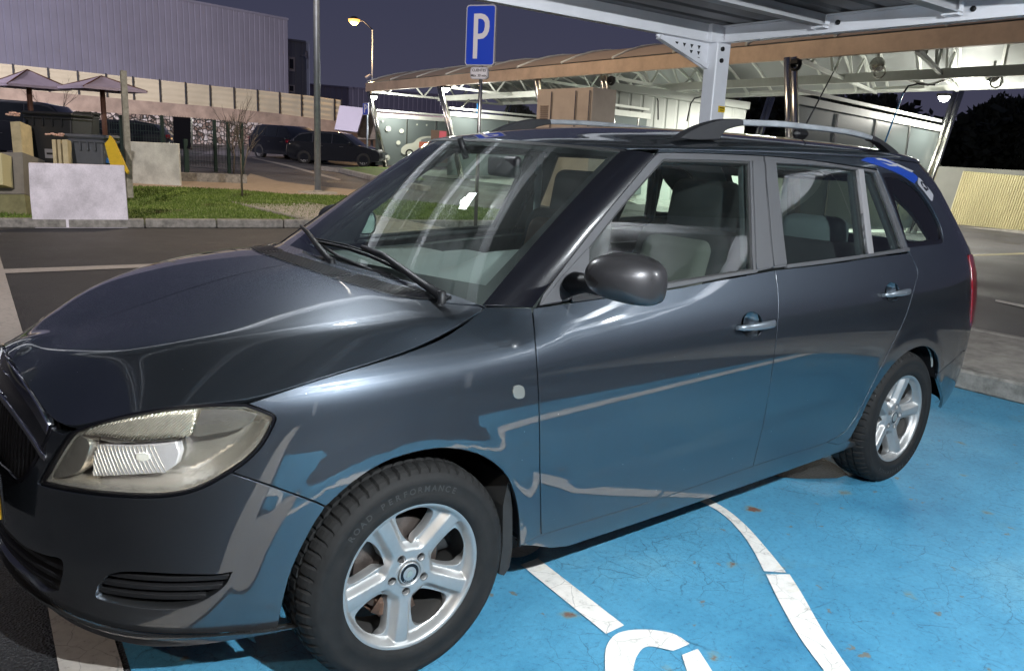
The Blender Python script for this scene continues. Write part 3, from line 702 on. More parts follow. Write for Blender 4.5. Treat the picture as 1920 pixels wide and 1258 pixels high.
# ---- rear quarter with its window, tail light, rear bumper
qw = SB.trace(join(C([(1654, 326), (1679, 327), (1707, 341), (1729, 363), (1749, 393), (1764, 425), (1768, 446)], 5), C([(1768, 446), (1764, 455), (1735, 459), (1703, 463)], 4)[1:], [(1682, 400)]))
ztop = lambda u: float(np.interp(u, reu, rez))
u_end = U_at(-2.99, 1.2)
topR = [[u, ztop(u)] for u in np.linspace(SB.trace([(1645, 319)])[0][0], reu[-1], 10)]
tl_unused = [[4.62, .965], [4.70, .965], [4.70, .60], [4.60, .60]]
uq = U_at(-3.12, .8)
tgt = [[uq-.03, 1.345], [uq+.01, 1.25], [uq+.03, 1.10], [uq+.03, .985]]
tail_o = [[uq-.055, .985], [uq+.03, .985], [uq+.03, .66], [uq-.02, .64], [uq-.06, .72], [uq-.075, .85]]
zb = .52
quarter = join(topR, tgt, [[uq-.055, .985], [uq-.075, .85], [uq-.06, .72], [uq-.02, .64], [uq-.02, zb], [4.45, zb], [4.34, zb+.01]], c_archR[::-1][3:], SB.trace([(1588, 828), (1570, 834), (1550, 829)]), c_doorR[1:], c_frameRr[::-1][1:-1])
QW = inset(clean(qw), -.004)
QR = panel('rear_quarter', SB, quarter, PAINT, CAR, grid=.022, holes=[QW])
sub('quarter_glass', SB, inset(clean(qw), -.006), GLS, QR, off=-.010, grid=.03, flange=0)
sub('quarter_seal', SB, inset(clean(qw), -.004), GLB, QR, off=-.003, grid=.02, holes=[inset(clean(qw), .012)], gap=0)
sub('glass_border', SB, inset(clean(qw), .002), mat('black_glass_border', (.004, .004, .005), .1), QR, off=-.008, grid=.02, holes=[SB.trace(C([(1677, 360), (1690, 375), (1715, 400), (1742, 440), (1744, 449), (1707, 451), (1698, 430), (1677, 360)], 3)[:-1])], gap=0)
panel('tail_light', SB, np.array(tail_o), RED, CAR, grid=.02, off=.006, bev=.004)
RB = panel('rear_bumper', SB, join([[4.34, zb+.01], [4.45, zb], [4.66, zb], [UL, zb]], [[UL, .24], [4.9, .235], [4.6, .23], [4.45, .225], [4.37, .23]], c_archR[::-1][:4]), PAINT, CAR, grid=.022, sides='join', centre=True)
panel('tailgate', SB, join([[uq+.03, .985], [uq+.03, 1.10], [uq+.01, 1.25], [uq-.03, 1.345], [UL, 1.36], [UL, zb], [uq-.02, zb], [uq-.02, .64], [uq+.03, .66]]), PAINT, CAR, grid=.03, sides='join', centre=True, holes=[[[uq+.10, 1.0], [UL-.0001, 1.0], [UL-.0001, 1.30], [uq+.06, 1.29]]])
panel('rear_window', SB, np.array([[uq+.09, .99], [UL, .99], [UL, 1.31], [uq+.05, 1.30]]), GLS, CAR, grid=.03, off=-.008, flange=0, sides='join', centre=True)
# ---- sill
sill = join(SB.trace([(977, 1022), (995, 1012)]), c_doorBot, c_doorBot2[1:], SB.trace([(1570, 834), (1590, 826)]), [[3.50, .215], [3.35, .205], [2.8, .20], [2.2, .20], [1.85, .205], [1.775, .225]])
panel('sill', SB, sill, PAINT, CAR, grid=.02, flange=.03, bev=.006)
# ---- roof, cant rails, A pillars, windscreen
cant = join([[u, ztop(u)-.0005] for u in np.linspace(reu[1], topR[0][0], 24)], SB.trace([(1645, 318)]), SB.trace(C([(1645, 317), (1612, 312), (1525, 300), (1431, 291), (1340, 287), (1245, 285), (1231, 289)], 5)))
panel('cant_rail', SB, cant, PAINT, CAR, grid=.02, gap=.0008)
panel('roof', SR, np.array([[0, 0], [0, .5], [0, 1], [.5, 1], [1, 1], [1, .5], [1, 0], [.5, 0]])*[1, .995], PAINT, CAR, grid=.02, sides='join', centre=True, gap=.001, flange=.01)
panel('windscreen_pillar', SA, np.array([[0, 0], [1, 0], [1, .5], [1, 1], [0, 1], [0, .5]]), GLB, CAR, grid=.035, gap=.004)
WSO = panel('windscreen', SW, np.array([[-1, 0], [0, 0], [1, 0], [1, .5], [1, 1], [0, 1], [-1, 1], [-1, .5]]), WSG, CAR, grid=.03, off=-.003, sides='one', flange=0)[0]
FRB = mat('black_frit', (.004, .004, .005), .3)
panel('windscreen_border', SW, np.array([[-1, 0], [0, 0], [1, 0], [1, .5], [1, 1], [0, 1], [-1, 1], [-1, .5]]), FRB, WSO, grid=.04, off=-.006, sides='one', flange=0, holes=[np.array([[-.93, .10], [0, .045], [.93, .10], [.955, .5], [.955, .955], [0, .965], [-.955, .955], [-.955, .5]])])
panel('roof_edge_seal', SW, np.array([[-1, .992], [0, .992], [1, .992], [1, 1.012], [0, 1.012], [-1, 1.012]]), RUB, CAR, grid=.03, off=-.001, sides='one', gap=0)
# ---- stickers on the D pillar
BLU = mat('sticker_blue', (.003, .028, .20), .35); WHT = mat('sticker_white', (.24, .24, .26), .4)
st = panel('blue_sticker', SB, SB.trace(join([(1613, 301), (1630, 293)], C([(1630, 293), (1660, 298), (1700, 318), (1717, 329), (1720, 336), (1714, 345)], 4)[1:], C([(1714, 345), (1690, 329), (1655, 314), (1630, 306), (1613, 301)], 4)[1:-1])), BLU, QR[0], grid=.02, off=.0012, sides='one', gap=0, flange=.0005, bev=.0002)[0]
for pts in ([(1640, 298), (1646, 297), (1662, 301), (1683, 310), (1680, 313), (1668, 312), (1652, 305), (1658, 306.5), (1670, 309.5), (1674, 308.5), (1660, 303), (1645, 300)], [(1680, 307), (1712, 321), (1709, 324), (1678, 310)]):
    panel('sticker_symbol', SB, SB.trace(pts), WHT, QR[0], grid=.02, off=.0022, sides='one', gap=0, flange=.0005, bev=.0002)
panel('white_sticker', SB, SB.trace(C([(1722, 333), (1733, 344), (1748, 363), (1749, 371), (1746, 377), (1733, 360), (1721, 345), (1722, 333)], 3)[:-1]), WHT, QR[0], grid=.02, off=.0012, sides='one', gap=0, flange=.0005, bev=.0002)
panel('sticker_symbol', SB, SB.trace([(1727, 340), (1733, 344), (1741, 356), (1736, 359), (1730, 352), (1733, 351), (1737, 355), (1737, 353), (1731, 345), (1728, 343), (1731, 351), (1729, 350), (1725, 343)]), GLB, QR[0], grid=.02, off=.0022, sides='one', gap=0, flange=.0005, bev=.0002)
# ------------------------------------------------------------------ wheels
def build_wheel():
    W = empty('wheel', (0, 0, 0)); n = 300
    # tyre: profile (radius, y), y = 0 at the outer lip plane
    prof = [(.196, .004), (.202, .010), (.212, .0135), (.224, .0150), (.226, .0142), (.240, .0150), (.254, .0140), (.256, .0150), (.268, .0105), (.278, .0035), (.287, -.006), (.2925, -.016), (.2955, -.026), (.297, -.040), (.290, -.0415), (.290, -.0485), (.2975, -.050), (.298, -.072), (.2905, -.0735), (.2905, -.0805), (.298, -.082),
            (.298, -.104), (.2905, -.1055), (.2905, -.1125), (.2975, -.114), (.297, -.128), (.2925, -.150), (.285, -.162), (.27, -.172), (.24, -.176), (.20, -.170)]
    tm = MB(); m_ = len(prof)
    for i, (r, y) in enumerate(prof):
        for k in range(n):
            a = 2*math.pi*k/n; ph = k % 5; rr = r
            sh = (.279 < r) and (-.040 <= y < .004)
            sh2 = y < -.114 and r > .28
            if (sh or sh2) and ph == 0: rr = r-.0065*min(1, (r-.276)/.012)
            if -.104 <= y <= -.050 and r > .295 and (k+int(-y*260)) % 5 == 0: rr = r-.005
            tm.v.append((rr*math.cos(a), y, rr*math.sin(a)))
    for i in range(m_-1):
        for k in range(n):
            k2 = (k+1) % n; tm.face((i*n+k, (i+1)*n+k, (i+1)*n+k2, i*n+k2), prof[i][0] < .277 and prof[i][1] > 0)
    # raised lettering on the sidewall
    def ring_text(mb, s, size, r, a_mid, y, spread, flip=1, bold=0):
        for i, chh in enumerate(s):
            if chh == ' ': continue
            a = a_mid+flip*(-(len(s)-1)/2+i)*spread      # reading left to right in a view from +y
            er = Vector((math.cos(a), 0, math.sin(a))); et_ = Vector((math.sin(a), 0, -math.cos(a)))
            ax = Vector((-math.sin(a), 0, math.cos(a)))*(-1); o = er*r+Vector((0, y, 0))
            # from +y, image-right is -x: tangent that points right at the top
            text_on(mb, chh, size, o, et_*-1*flip if flip > 0 else et_, er*flip, bold)
    tl_ = MB(); ring_text(tl_, 'ROAD PERFORMANCE', .022, .2400, math.radians(160), .0158, math.radians(5.0), bold=.0005)
    tm.build('tyre', TYR, W, fix=True); tl_.build('tyre_lettering', mat('tyre_letter', (.019, .019, .018), .6), W, fix=False)
    # alloy rim: face cut from a disc with five windows, dished spokes
    def hole_outline(a0):
        pts = []
        def pp(r, d): pts.append(np.array([r*math.cos(a0+math.radians(d)), r*math.sin(a0+math.radians(d))]))
        for r, d in ((.075, 0), (.081, -8), (.094, -14.5), (.113, -18.5), (.133, -20.5), (.154, -21), (.168, -19), (.1735, -12), (.1755, 0), (.1735, 12), (.168, 19), (.154, 21), (.133, 20.5), (.113, 18.5), (.094, 14.5), (.081, 8)): pp(r, d+ (r-.12)*-40)
        P = pts+[pts[0]]; return np.array(cr_curve(P, 3)[:-1])
    ph0 = 0.0
    holes = [hole_outline(ph0+2*math.pi*(k+.5)/5) for k in range(5)]
    lugs = [np.array([[.050*math.cos(ph0+2*math.pi*k/5)+.0115*math.cos(t), .050*math.sin(ph0+2*math.pi*k/5)+.0115*math.sin(t)] for t in np.linspace(0, 2*math.pi, 16, endpoint=False)]) for k in range(5)]
    def rim_f(uv):
        uv = np.atleast_2d(uv); x, z = uv[:, 0], uv[:, 1]; r = np.hypot(x, z)+1e-9; th = np.arctan2(z, x)
        d = (th-ph0+math.pi/5) % (2*math.pi/5)-math.pi/5      # angle from nearest spoke axis
        s = np.abs(d)*r                                        # distance from the spoke axis
        half = .0145+.060*np.clip(r-.07, 0, 1)*.55
        spoke = 1-sstep(half-.003, half+.016, s)
        lip = sstep(.176, .189, r)
        yface = -.020+.0135*sstep(.06, .18, r)
        scoop = .021*sstep(.060, .085, r)*(1-.55*sstep(.170, .188, r))
        y = yface-scoop*(1-spoke)*(1-lip*1.0)
        y = y*(1-lip)+lip*(.0035*(1-((r-.1955)/.0085)**2*.9))
        y = y+.0030*np.exp(-((r-.036)/.003)**2)+.0015*spoke*(1-(s/half)**2).clip(-1, 1)*(1-lip)*sstep(.06, .09, r)
        y = y-.004*(1-sstep(.030, .034, r))
        return np.stack([x, y, z], 1)
    SRm = Surf.__new__(Surf); SRm.f = rim_f; SRm.sgn = -1
    if SRm.N([[.06, .01]])[0][1] < 0: SRm.sgn = 1
    disc = np.array([[.2035*math.cos(t), .2035*math.sin(t)] for t in np.linspace(0, 2*math.pi, 160, endpoint=False)])
    cap = np.array([[.029*math.cos(t), .029*math.sin(t)] for t in np.linspace(0, 2*math.pi, 32, endpoint=False)])
    ro = panel('rim', SRm, disc, ALU, W, grid=.0036, gap=0, flange=.030, bev=.002, holes=holes+lugs+[cap], sides='one')[0]
    mb = MB(); mb.lathe([(.2025, -.01), (.197, -.02), (.190, -.045), (.186, -.15), (.19, -.165)], 64, 'y'); mb.build('rim_barrel', mat('dull_alloy', (.10, .095, .09), .5, metal=.7), W)
    mb = MB(); mb.lathe([(.030, -.018), (.0295, -.0155), (.027, -.015), (.0265, -.0165)], 40, 'y'); mb.m(GLB).lathe([(.0265, -.0163), (.0225, -.0160), (.0185, -.0158)], 40, 'y')
    mb.m(ALU).lathe([(.0187, -.0154), (.0175, -.0150), (.0005, -.0148)], 40, 'y'); ring_text(mb, 'SKODA', .0075, .0226, math.radians(0), -.0155, math.radians(17), flip=-1, bold=.0002)
    mb.m(mat('badge_grey', (.16, .20, .19), .3)).prism([(-.009, -.004), (.002, -.009), (.010, .002), (.006, .004), (.009, .010), (-.003, .007), (-.010, .003)], (0, .0012, 0), (0, -.0146, 0))
    mb.m(ALU).lathe([(.029, -.040), (.029, -.018)], 24, 'y')
    mb.build('centre_cap', ALU, W)
    for k in range(5):
        a = ph0+2*math.pi*k/5; cc_ = (.050*math.cos(a), 0, .050*math.sin(a)); mb = MB(); mb.m(mat('bolt_well', (.12, .12, .12), .5, metal=.5))
        mb.lathe([(.0115, -.018), (.0110, -.042)], 16, 'y', cc_); mb.m(BLK).lathe([(.0001, -.030), (.0065, -.030), (.0085, -.034), (.0085, -.045)], 6, 'y', cc_, smooth=False); mb.build('wheel_bolt', None, W)
    mb = MB(); mb.lathe([(.01, -.062), (.072, -.062), (.073, -.085), (.125, -.085), (.125, -.105), (.07, -.105)], 48, 'y', smooth=False); mb.build('brake_disc', STL, W)
    mb = MB(); mb.lathe([(.085, -.060), (.135, -.060), (.137, -.12), (.085, -.12)], 16, 'y', a0=-.5, a1=.55); mb.box((.11, -.09, 0), (.05, .07, .10), bev=.01); mb.build('brake_caliper', mat('rusty_caliper', (.10, .055, .035), .8, var=.5, scale=40), W)
    return W
def copy_tree(o, parent=None):
    c = o.copy(); scene.collection.objects.link(c)
    if parent: c.parent = parent
    for ch in [x for x in bpy.data.objects if x.parent == o]: copy_tree(ch, c)
    return c
YL = .800
W0 = build_wheel(); W0.parent = CAR; W0.location = (0, YL, .298); W0.rotation_euler = (0, -R_(279), 0)
wr_ = copy_tree(W0, CAR); wr_.location = (-2.465, YL, .298); wr_.rotation_euler = (0, -R_(104), 0)
for x in (0, -2.465):
    c = copy_tree(W0, CAR); c.location = (x, -YL, .298); c.rotation_euler = (0, 0, math.pi)
# wheel housings
for sy in (1, -1):
    for (cx, cz, r) in ((.005, .29, .375), (-2.465, .29, .365)):
        mb = MB(); mb.lathe([(r, .66 if cx > -1 else .74), (r+.01, .62), (r, .45), (.02, .44)], 48, 'y', (cx, 0, cz), a0=-.35, a1=math.pi+.35)
        mb.v = [(a, b*sy, c) for a, b, c in mb.v]; mb.build('wheel_housing', BLK, CAR)
# dark liner lips visible behind each arch edge
for (arc, nm) in ((join(c_archF[2:]), 'f'), (join(c_archR), 'r')):
    P = S(arc); N = SB.N(arc)
    for sy in (1, -1):
        mb = MB(); n = len(P); cx = .005 if nm != 'r' else -2.465
        for k, (dy, rad) in enumerate(((-.002, .0), (-.03, .012), (-.09, .02))):
            for p in P:
                d = np.array([p[0]-cx, 0, p[2]-.29]); d /= np.linalg.norm(d); q = p+np.array([0, dy, 0])+d*rad; mb.v.append((q[0], q[1]*sy, q[2]))
        for k in range(2):
            for i in range(n-1): mb.face((k*n+i, k*n+i+1, (k+1)*n+i+1, (k+1)*n+i), True)
        mb.build('arch_liner', BLK, CAR)
# mud flap behind the front wheel
for sy in (1, -1):
    mb = MB(); mb.prism([(-.300, .50), (-.318, .40), (-.325, .28), (-.318, .225), (-.300, .205), (-.282, .215), (-.290, .30), (-.285, .42)], (0, .14*sy, 0), (0, .655*sy, 0)); mb.build('mud_flap', RUB, CAR)
# ------------------------------------------------------------------ headlights
def mirror_obj(o):
    me = o.data.copy(); me.transform(Matrix.Diagonal((1, -1, 1, 1))); me.flip_normals(); c = bpy.data.objects.new(o.name.split('.')[0], me); scene.collection.objects.link(c); return c
hl = join(c_lightTop, c_lightIn[::-1][1:], c_lightBot[::-1][1:], c_lightBack[::-1][1:-1])
HLC = mat('lamp_reflector', (.80, .78, .73), .20, metal=.9, var=.2, scale=9, bump=.004)
HLB = mat('lamp_ribbed', (.78, .75, .68), .2, metal=.7, var=.1, scale=60, bump=.002)
HLG = mat('lamp_bezel_grey', (.74, .71, .66), .26, metal=.8, var=.15, scale=12, bump=.004)
HE = []
for sy in (1, -1): HE.append(empty('headlight', (0, 0, 0))); HE[-1].parent = CAR
def hpart(name, sf, poly, material, **kw):
    o = panel(name, sf, poly, material, None, sides='both', **kw)
    for a, b in zip(o, HE): a.parent = b
hpart('lens', SB, inset(clean(hl), .003), LNS, off=-.001, grid=.02, flange=.012)
hpart('lens_edge', SB, inset(clean(hl), .0015), GLB, off=-.0035, grid=.02, flange=.05, holes=[inset(clean(hl), .0055)], gap=0)
def bowlsurf(dep):
    c = hl.mean(0)
    def f(uv):
        uv = np.atleast_2d(uv); P = SB.f(uv); N = SB.N(uv); ed = sstep(0, .045, dist_poly(uv, clean(hl)))
        rib = 0
        return P-N*(.012+dep*ed)[:, None]
    s = Surf(f, 1, (.35, 1.15), (.5, .9), 60, 40); return s
SBw = bowlsurf(.055)
hpart('reflector_bowl', SBw, inset(clean(hl), .004), HLG, grid=.010, flange=0, gap=0)
SO = offs(Surf(S, 1, (.3, 1.2), (.5, .95), 90, 60), -.028); SO2 = offs(Surf(S, 1, (.3, 1.2), (.5, .95), 90, 60), -.020)
sig = SO2.trace(join(C([(176, 799), (236, 786), (319, 771), (372, 766)], 4), C([(372, 766), (366, 790), (357, 818)], 3)[1:], C([(357, 818), (300, 822), (240, 824), (190, 815), (160, 815), (176, 799)], 4)[1:-1]))
def ribs(sf, poly, name, du, w_, h_, off, slope=0):
    pc = clean(poly); mbs = [MB(), MB()]
    for u in np.arange(poly[:, 0].min(), poly[:, 0].max(), du):
        vv = [v for v in np.linspace(pc[:, 1].min(), pc[:, 1].max(), 40) if in_poly(np.array([[u+slope*(v-pc[:, 1].min()), v]]), pc)[0]]
        if len(vv) < 3: continue
        pts = []
        for v in np.linspace(vv[0], vv[-1], 6):
            uv = [[u+slope*(v-pc[:, 1].min()), v]]; pts.append(sf.f(uv)[0]+sf.N(uv)[0]*off)
        for mb, sy in zip(mbs, (1, -1)): mb.tube([(p[0], p[1]*sy, p[2]) for p in pts], w_, 6)
    for mb, h in zip(mbs, HE): mb.build(name, HLB, h)
hpart('indicator_reflector', SO2, sig, HLB, grid=.008, flange=.02)
ribs(SO2, sig, 'indicator_ribs', .0075, .0030, 0, .001, slope=.9)
sig2 = SO2.trace(join(C([(376, 767), (420, 765), (457, 768), (485, 776)], 4), C([(485, 776), (470, 795), (440, 808), (400, 815), (362, 817), (376, 767)], 4)[1:-1]))
hpart('side_reflector', SO2, sig2, HLC, grid=.006, flange=.02)
lowb = SO.trace(join([(174, 857), (182, 832)], C([(182, 832), (240, 835), (300, 832), (331, 828)], 3)[1:], [(336, 850), (330, 872), (308, 887)], C([(308, 887), (240, 891), (173, 894)], 3)[1:]))
hpart('low_beam_reflector', SO, lowb, mat('lamp_chrome', (.88, .87, .96), .22, metal=.45, bump=.001, scale=40), grid=.008, flange=.03, bev=.003)
ribs(SO, lowb, 'reflector_ribs', .011, .0010, 0, .0005, slope=-.6)
top = SO.trace(join([(186, 826), (192, 800)], C([(192, 800), (250, 812), (330, 822)], 3)[1:], [(331, 826)], C([(331, 826), (250, 831), (186, 830)], 3)[1:-1]))
hpart('beam_shade', SO, top, HLG, grid=.01, flange=.03)
inn = SO2.trace(join(C([(84, 902), (104, 860), (130, 822), (150, 812)], 4), C([(150, 812), (168, 830), (160, 865), (140, 890), (84, 902)], 4)[1:-1]))
hpart('park_light_bowl', SO2, inn, HLC, grid=.008, flange=.03)
SO3 = offs(Surf(S, 1, (.3, 1.2), (.5, .95), 90, 60), -.040)
hpart('bulb', SO, SO.trace([(255, 848), (270, 846), (282, 850), (284, 860), (270, 866), (256, 862)]), mat('bulb_white', (.9, .9, .88), .3), grid=.01, off=.004, flange=.02)
# ------------------------------------------------------------------ door mirrors
mc = (at_plane(1168, 522, 1, .935))
MIRC = mat('worn_grey_mirror_paint', (.040, .038, .040), .40, metal=.6, coat=.4, coat_rough=.12, var=.12, scale=6)
def peel(m):
    t = m.node_tree; bs = t.nodes['Principled BSDF']; tc = t.nodes.new('ShaderNodeTexCoord'); n = t.nodes.new('ShaderNodeTexNoise'); n.inputs['Scale'].default_value = 13; n.inputs['Detail'].default_value = 6; t.links.new(tc.outputs['Object'], n.inputs['Vector'])
    r = t.nodes.new('ShaderNodeMapRange'); r.inputs[1].default_value = .60; r.inputs[2].default_value = .615; t.links.new(n.outputs[0], r.inputs[0]); mx = t.nodes.new('ShaderNodeMix'); mx.data_type = 'RGBA'; mx.inputs[7].default_value = (.022, .019, .018, 1)
    src = bs.inputs['Base Color'].links[0].from_socket; t.links.new(src, mx.inputs[6]); t.links.new(r.outputs[0], mx.inputs[0]); t.links.new(mx.outputs[2], bs.inputs['Base Color'])
peel(MIRC)
for sy, dr in zip((1, -1), FD):
    MC = mc if sy > 0 else np.array([-.62, .845, 1.04])
    ol = np.array(cr_curve([(-.105, -.005), (-.10, .025), (-.075, .050), (-.03, .063), (.02, .064), (.065, .056), (.100, .036), (.113, .004), (.112, -.036), (.101, -.058), (.07, -.065), (.02, -.063), (-.04, -.054), (-.085, -.034), (-.105, -.005)], 4)[:-1])*[.92, 1.0]; nv = len(ol); mb = MB()
    E1 = Vector((-.34, .94, 0)) if sy > 0 else Vector((-.98, -.2, 0)); E2 = Vector((.94, .34, 0)) if sy > 0 else Vector((.2, .98, 0)); oc = np.array([.008, 0])
    rg = [(math.sin(t), .074*math.cos(t)**.85) for t in np.linspace(.04, math.pi/2-.02, 12)]+[(1.0, -.012), (.995, -.030), (.965, -.040), (.90, -.042)]
    for k_, dx in rg:
        for q_ in ol:
            q2 = oc+(q_-oc)*k_; p_ = E1*float(q2[0])+E2*(dx-.02*float(q2[0])/.11)+Vector((0, 0, float(q2[1])-.10*max(0, dx-.04))); mb.v.append((MC[0]+p_.x, (MC[1]+p_.y)*sy, MC[2]+p_.z))
    for i in range(len(rg)-1):
        for j in range(nv): mb.face((i*nv+j, i*nv+(j+1) % nv, (i+1)*nv+(j+1) % nv, (i+1)*nv+j), True)
    mb.face(range(nv))
    M = mb.build('door_mirror', MIRC, dr)
    mb = MB(); a = Vector((mc[0]-.012, .735, mc[2]-.046)); b = Vector((MC[0]-.008, MC[1]-.085, MC[2]-.026))
    for P, (sx_, sz_) in ((a, (.052, .034)), (a.lerp(b, .5), (.036, .026)), (b, (.046, .036))):
        for k in range(20):
            t = 2*math.pi*k/20; mb.v.append((P.x+sx_*math.cos(t)*.8, P.y*sy, P.z+sz_*math.sin(t)))
    for i in range(2):
        for k in range(20): mb.face((i*20+k, i*20+(k+1) % 20, (i+1)*20+(k+1) % 20, (i+1)*20+k), True)
    mb.build('mirror_arm', BLK, M)
    gm = MB()
    for q_ in ol:
        q2 = oc+(q_-oc)*.90; p_ = E1*float(q2[0])+E2*(-.0415-.02*float(q2[0])/.11)+Vector((0, 0, float(q2[1]))); gm.v.append((MC[0]+p_.x, (MC[1]+p_.y)*sy, MC[2]+p_.z))
    gm.face(range(nv)); gm.build('mirror_glass', CHR, M)
sub('mirror_sail', SB, SB.trace([(1010, 574), (1050, 520), (1103, 463), (1104, 556), (1075, 562)]), TRIM, FD, off=.004, grid=.02, bev=.002)
# ------------------------------------------------------------------ wipers
def on_ws(px, py, lift): 
    ab = SW.trace([(px, py)])[0]; return WS([ab])[0]+SW.N([ab])[0]*lift
wb = [at_plane(828, 555, 2, .985), at_plane(790, 530, 2, 1.0), on_ws(735, 500, .05), on_ws(690, 476, .03)]
mb = MB(); mb.tube([wb[0]+[0, 0, -.02], wb[0], wb[1], wb[2], wb[3]], [.012, .013, .011, .009, .007], 8); mb.lathe([(.012, -.02), (.012, .012), (.004, .015)], 12, 'z', tuple(wb[0]))
pts = [on_ws(x, y, .012) for x, y in [(770, 520), (735, 502), (700, 486), (660, 472), (615, 462), (600, 459)]]
mb.tube(pts, .006, 6); mb.tube([p+np.array([.006, 0, .012]) for p in pts], [.003]*6, 6); mb.build('wiper', BLK, CAR)
wb = [at_plane(622, 492, 2, .995), on_ws(610, 476, .045), on_ws(590, 450, .035), on_ws(575, 436, .03)]
mb = MB(); mb.tube([wb[0]+[0, 0, -.02]]+wb, [.012, .012, .010, .008, .006], 8); mb.lathe([(.012, -.02), (.012, .012), (.004, .015)], 12, 'z', tuple(wb[0]))
pts = [on_ws(x, y, .012) for x, y in [(570, 432), (590, 452), (640, 487), (700, 512), (738, 522)]]
mb.tube(pts, .006, 6); mb.build('wiper', BLK, CAR)
# ------------------------------------------------------------------ roof rails and aerial
def plane_poly(pts, yv): return [(float(q[0]), float(q[2])) for q in (at_plane(x, y, 1, yv) for x, y in pts)]
yr = .53
def rail(name, pts, material, parent, sy, y0, th):
    pl_ = plane_poly([tuple(p) for p in pts], yr); mb = MB()
    mb.prism(pl_, (0, th*sy, 0), (0, y0*sy, 0)); o = mb.build(name, material, parent)
    bv = o.modifiers.new('bevel', 'BEVEL'); bv.width = .006; bv.segments = 3; bv.limit_method = 'ANGLE'; bv.angle_limit = R_(50); return o
SILV = mat('silver_rail', (.21, .22, .235), .45, metal=.3, var=.2, scale=12, rvar=.1)
RBK = mat('black_rail_foot', (.010, .010, .012), .55, spec=.3, rvar=.1, scale=10, var=.2)
for sy in (1, -1):
    rr_ = empty('roof_rail', (0, 0, 0)); rr_.parent = CAR
    rail('rail_bar', join(C([(1383, 224), (1440, 226), (1488, 230), (1594, 244), (1634, 256)], 4), C([(1630, 263), (1576, 251), (1488, 241), (1440, 238), (1383, 236)], 4)), SILV, rr_, sy, yr-.015, .030)
    rail('rail_foot', join(C([(1264, 260), (1285, 247), (1310, 235), (1345, 225), (1372, 223), (1385, 225)], 4), C([(1386, 236), (1370, 239), (1352, 246), (1340, 262)], 4), [(1300, 263)]), RBK, rr_, sy, yr-.021, .042)
    rail('rail_foot', join(C([(1631, 254), (1655, 268), (1676, 285), (1686, 300)], 4), [(1668, 294)], C([(1668, 292), (1655, 280), (1640, 268), (1629, 264)], 4)), RBK, rr_, sy, yr-.019, .038)
mb = MB(); a0 = at_plane(1508, 240, 1, 0.0); a1 = at_plane(1563, 135, 1, 0.0)
mb.tube([a0+[0, 0, -.1], a0, a1], [.006, .005, .003], 6); mb.box((a0[0]+.03, 0, a0[2]-.03), (.11, .05, .05), bev=.02); mb.build('aerial', BLK, CAR)
# ------------------------------------------------------------------ interior
def rbox(name, c, d, material, parent, bev=.03, rot=None, seg=4):
    mb = MB(); mb.box((0, 0, 0), d, bev=0); o = mb.build(name, material, parent); o.location = c
    if rot: o.rotation_euler = rot
    b = o.modifiers.new('bevel', 'BEVEL'); b.width = bev; b.segments = seg; 
    for p in o.data.polygons: p.use_smooth = True
    return o
def seat(y, ma, mb_):
    s = empty('front_seat', (0, 0, 0)); s.parent = CAR
    rbox('cushion', (-1.05, y, .50), (.52, .50, .16), ma, s, .06); rbox('backrest', (-1.42, y, .79), (.16, .50, .66), ma, s, .075, (0, R_(-16), 0))
    rbox('backrest_insert', (-1.375, y, .83), (.12, .34, .50), mb_, s, .055, (0, R_(-16), 0), seg=6); rbox('headrest', (-1.545, y, 1.17), (.12, .30, .24), SEAT, s, .05, (0, R_(-10), 0))
    return s
seat(.36, SEAT, SEATG); seat(-.36, SEAT, SEATB)
rs = empty('rear_seat', (0, 0, 0)); rs.parent = CAR
rbox('cushion', (-1.95, 0, .52), (.50, 1.22, .18), SEAT, rs, .06); rbox('backrest', (-2.28, 0, .80), (.16, 1.22, .50), SEAT, rs, .06, (0, R_(-18), 0))
for y in (.34, -.34): rbox('headrest', (-2.36, y, 1.06), (.12, .32, .17), mat('blue_grey_headrest', (.07, .085, .09), .8), rs, .06)
rbox('seat_belt', (-1.50, .60, 1.08), (.006, .05, .55), BLK, CAR, .002); rbox('seat_belt', (-1.50, -.60, 1.08), (.006, .05, .55), mat('pale_belt', (.35, .4, .4), .8), CAR, .002)
rbox('parcel_cover', (-2.75, 0, .92), (.70, 1.20, .02), DRK, CAR, .008)
rbox('cabin_floor', (-1.5, 0, .30), (3.0, 1.38, .06), DRK, CAR, .02)
rbox('boot_floor', (-2.85, 0, .52), (.85, 1.30, .06), DRK, CAR, .02)
# dashboard: lofted top with a binnacle hump
def DB(ab):
    ab = np.atleast_2d(ab); a, b = ab[:, 0], ab[:, 1]            # a across -1..1, b 0 front .. 1 rear edge
    y = a*.68; x = -.20-.10*a*a-(.66)*b; z = .955+.012*b-.03*a*a
    z = z+.012*np.exp(-((a+.05)/.25)**4)*sstep(.1, .4, b)
    hump = np.exp(-((y-.36)/.185)**4)*sstep(.30, .60, b); z = z+.085*hump
    hump2 = np.exp(-((y+.0)/.20)**4)*sstep(.50, .75, b); z = z+.016*hump2
    z = z-.30*sstep(.86, 1.0, b)
    return np.stack([x, y, z], 1)
SD = Surf(DB, 1, (-1, 1), (0, 1), 60, 40)
if SD.N([[0, .3]])[0][2] < 0: SD.sgn = -1
panel('dashboard', SD, np.array([[-1, 0], [0, 0], [1, 0], [1, .5], [1, 1], [0, 1], [-1, 1], [-1, .5]]), DASH, CAR, grid=.02, sides='one', gap=0, flange=.03)
rbox('glovebox_panel', (-.80, 0, .66), (.12, 1.3, .30), DRK, CAR, .04)
sw_ = MB(); sw_.lathe([(.185+.016*math.cos(t), .016*math.sin(t)) for t in np.linspace(0, 2*math.pi, 13)], 40, 'z')
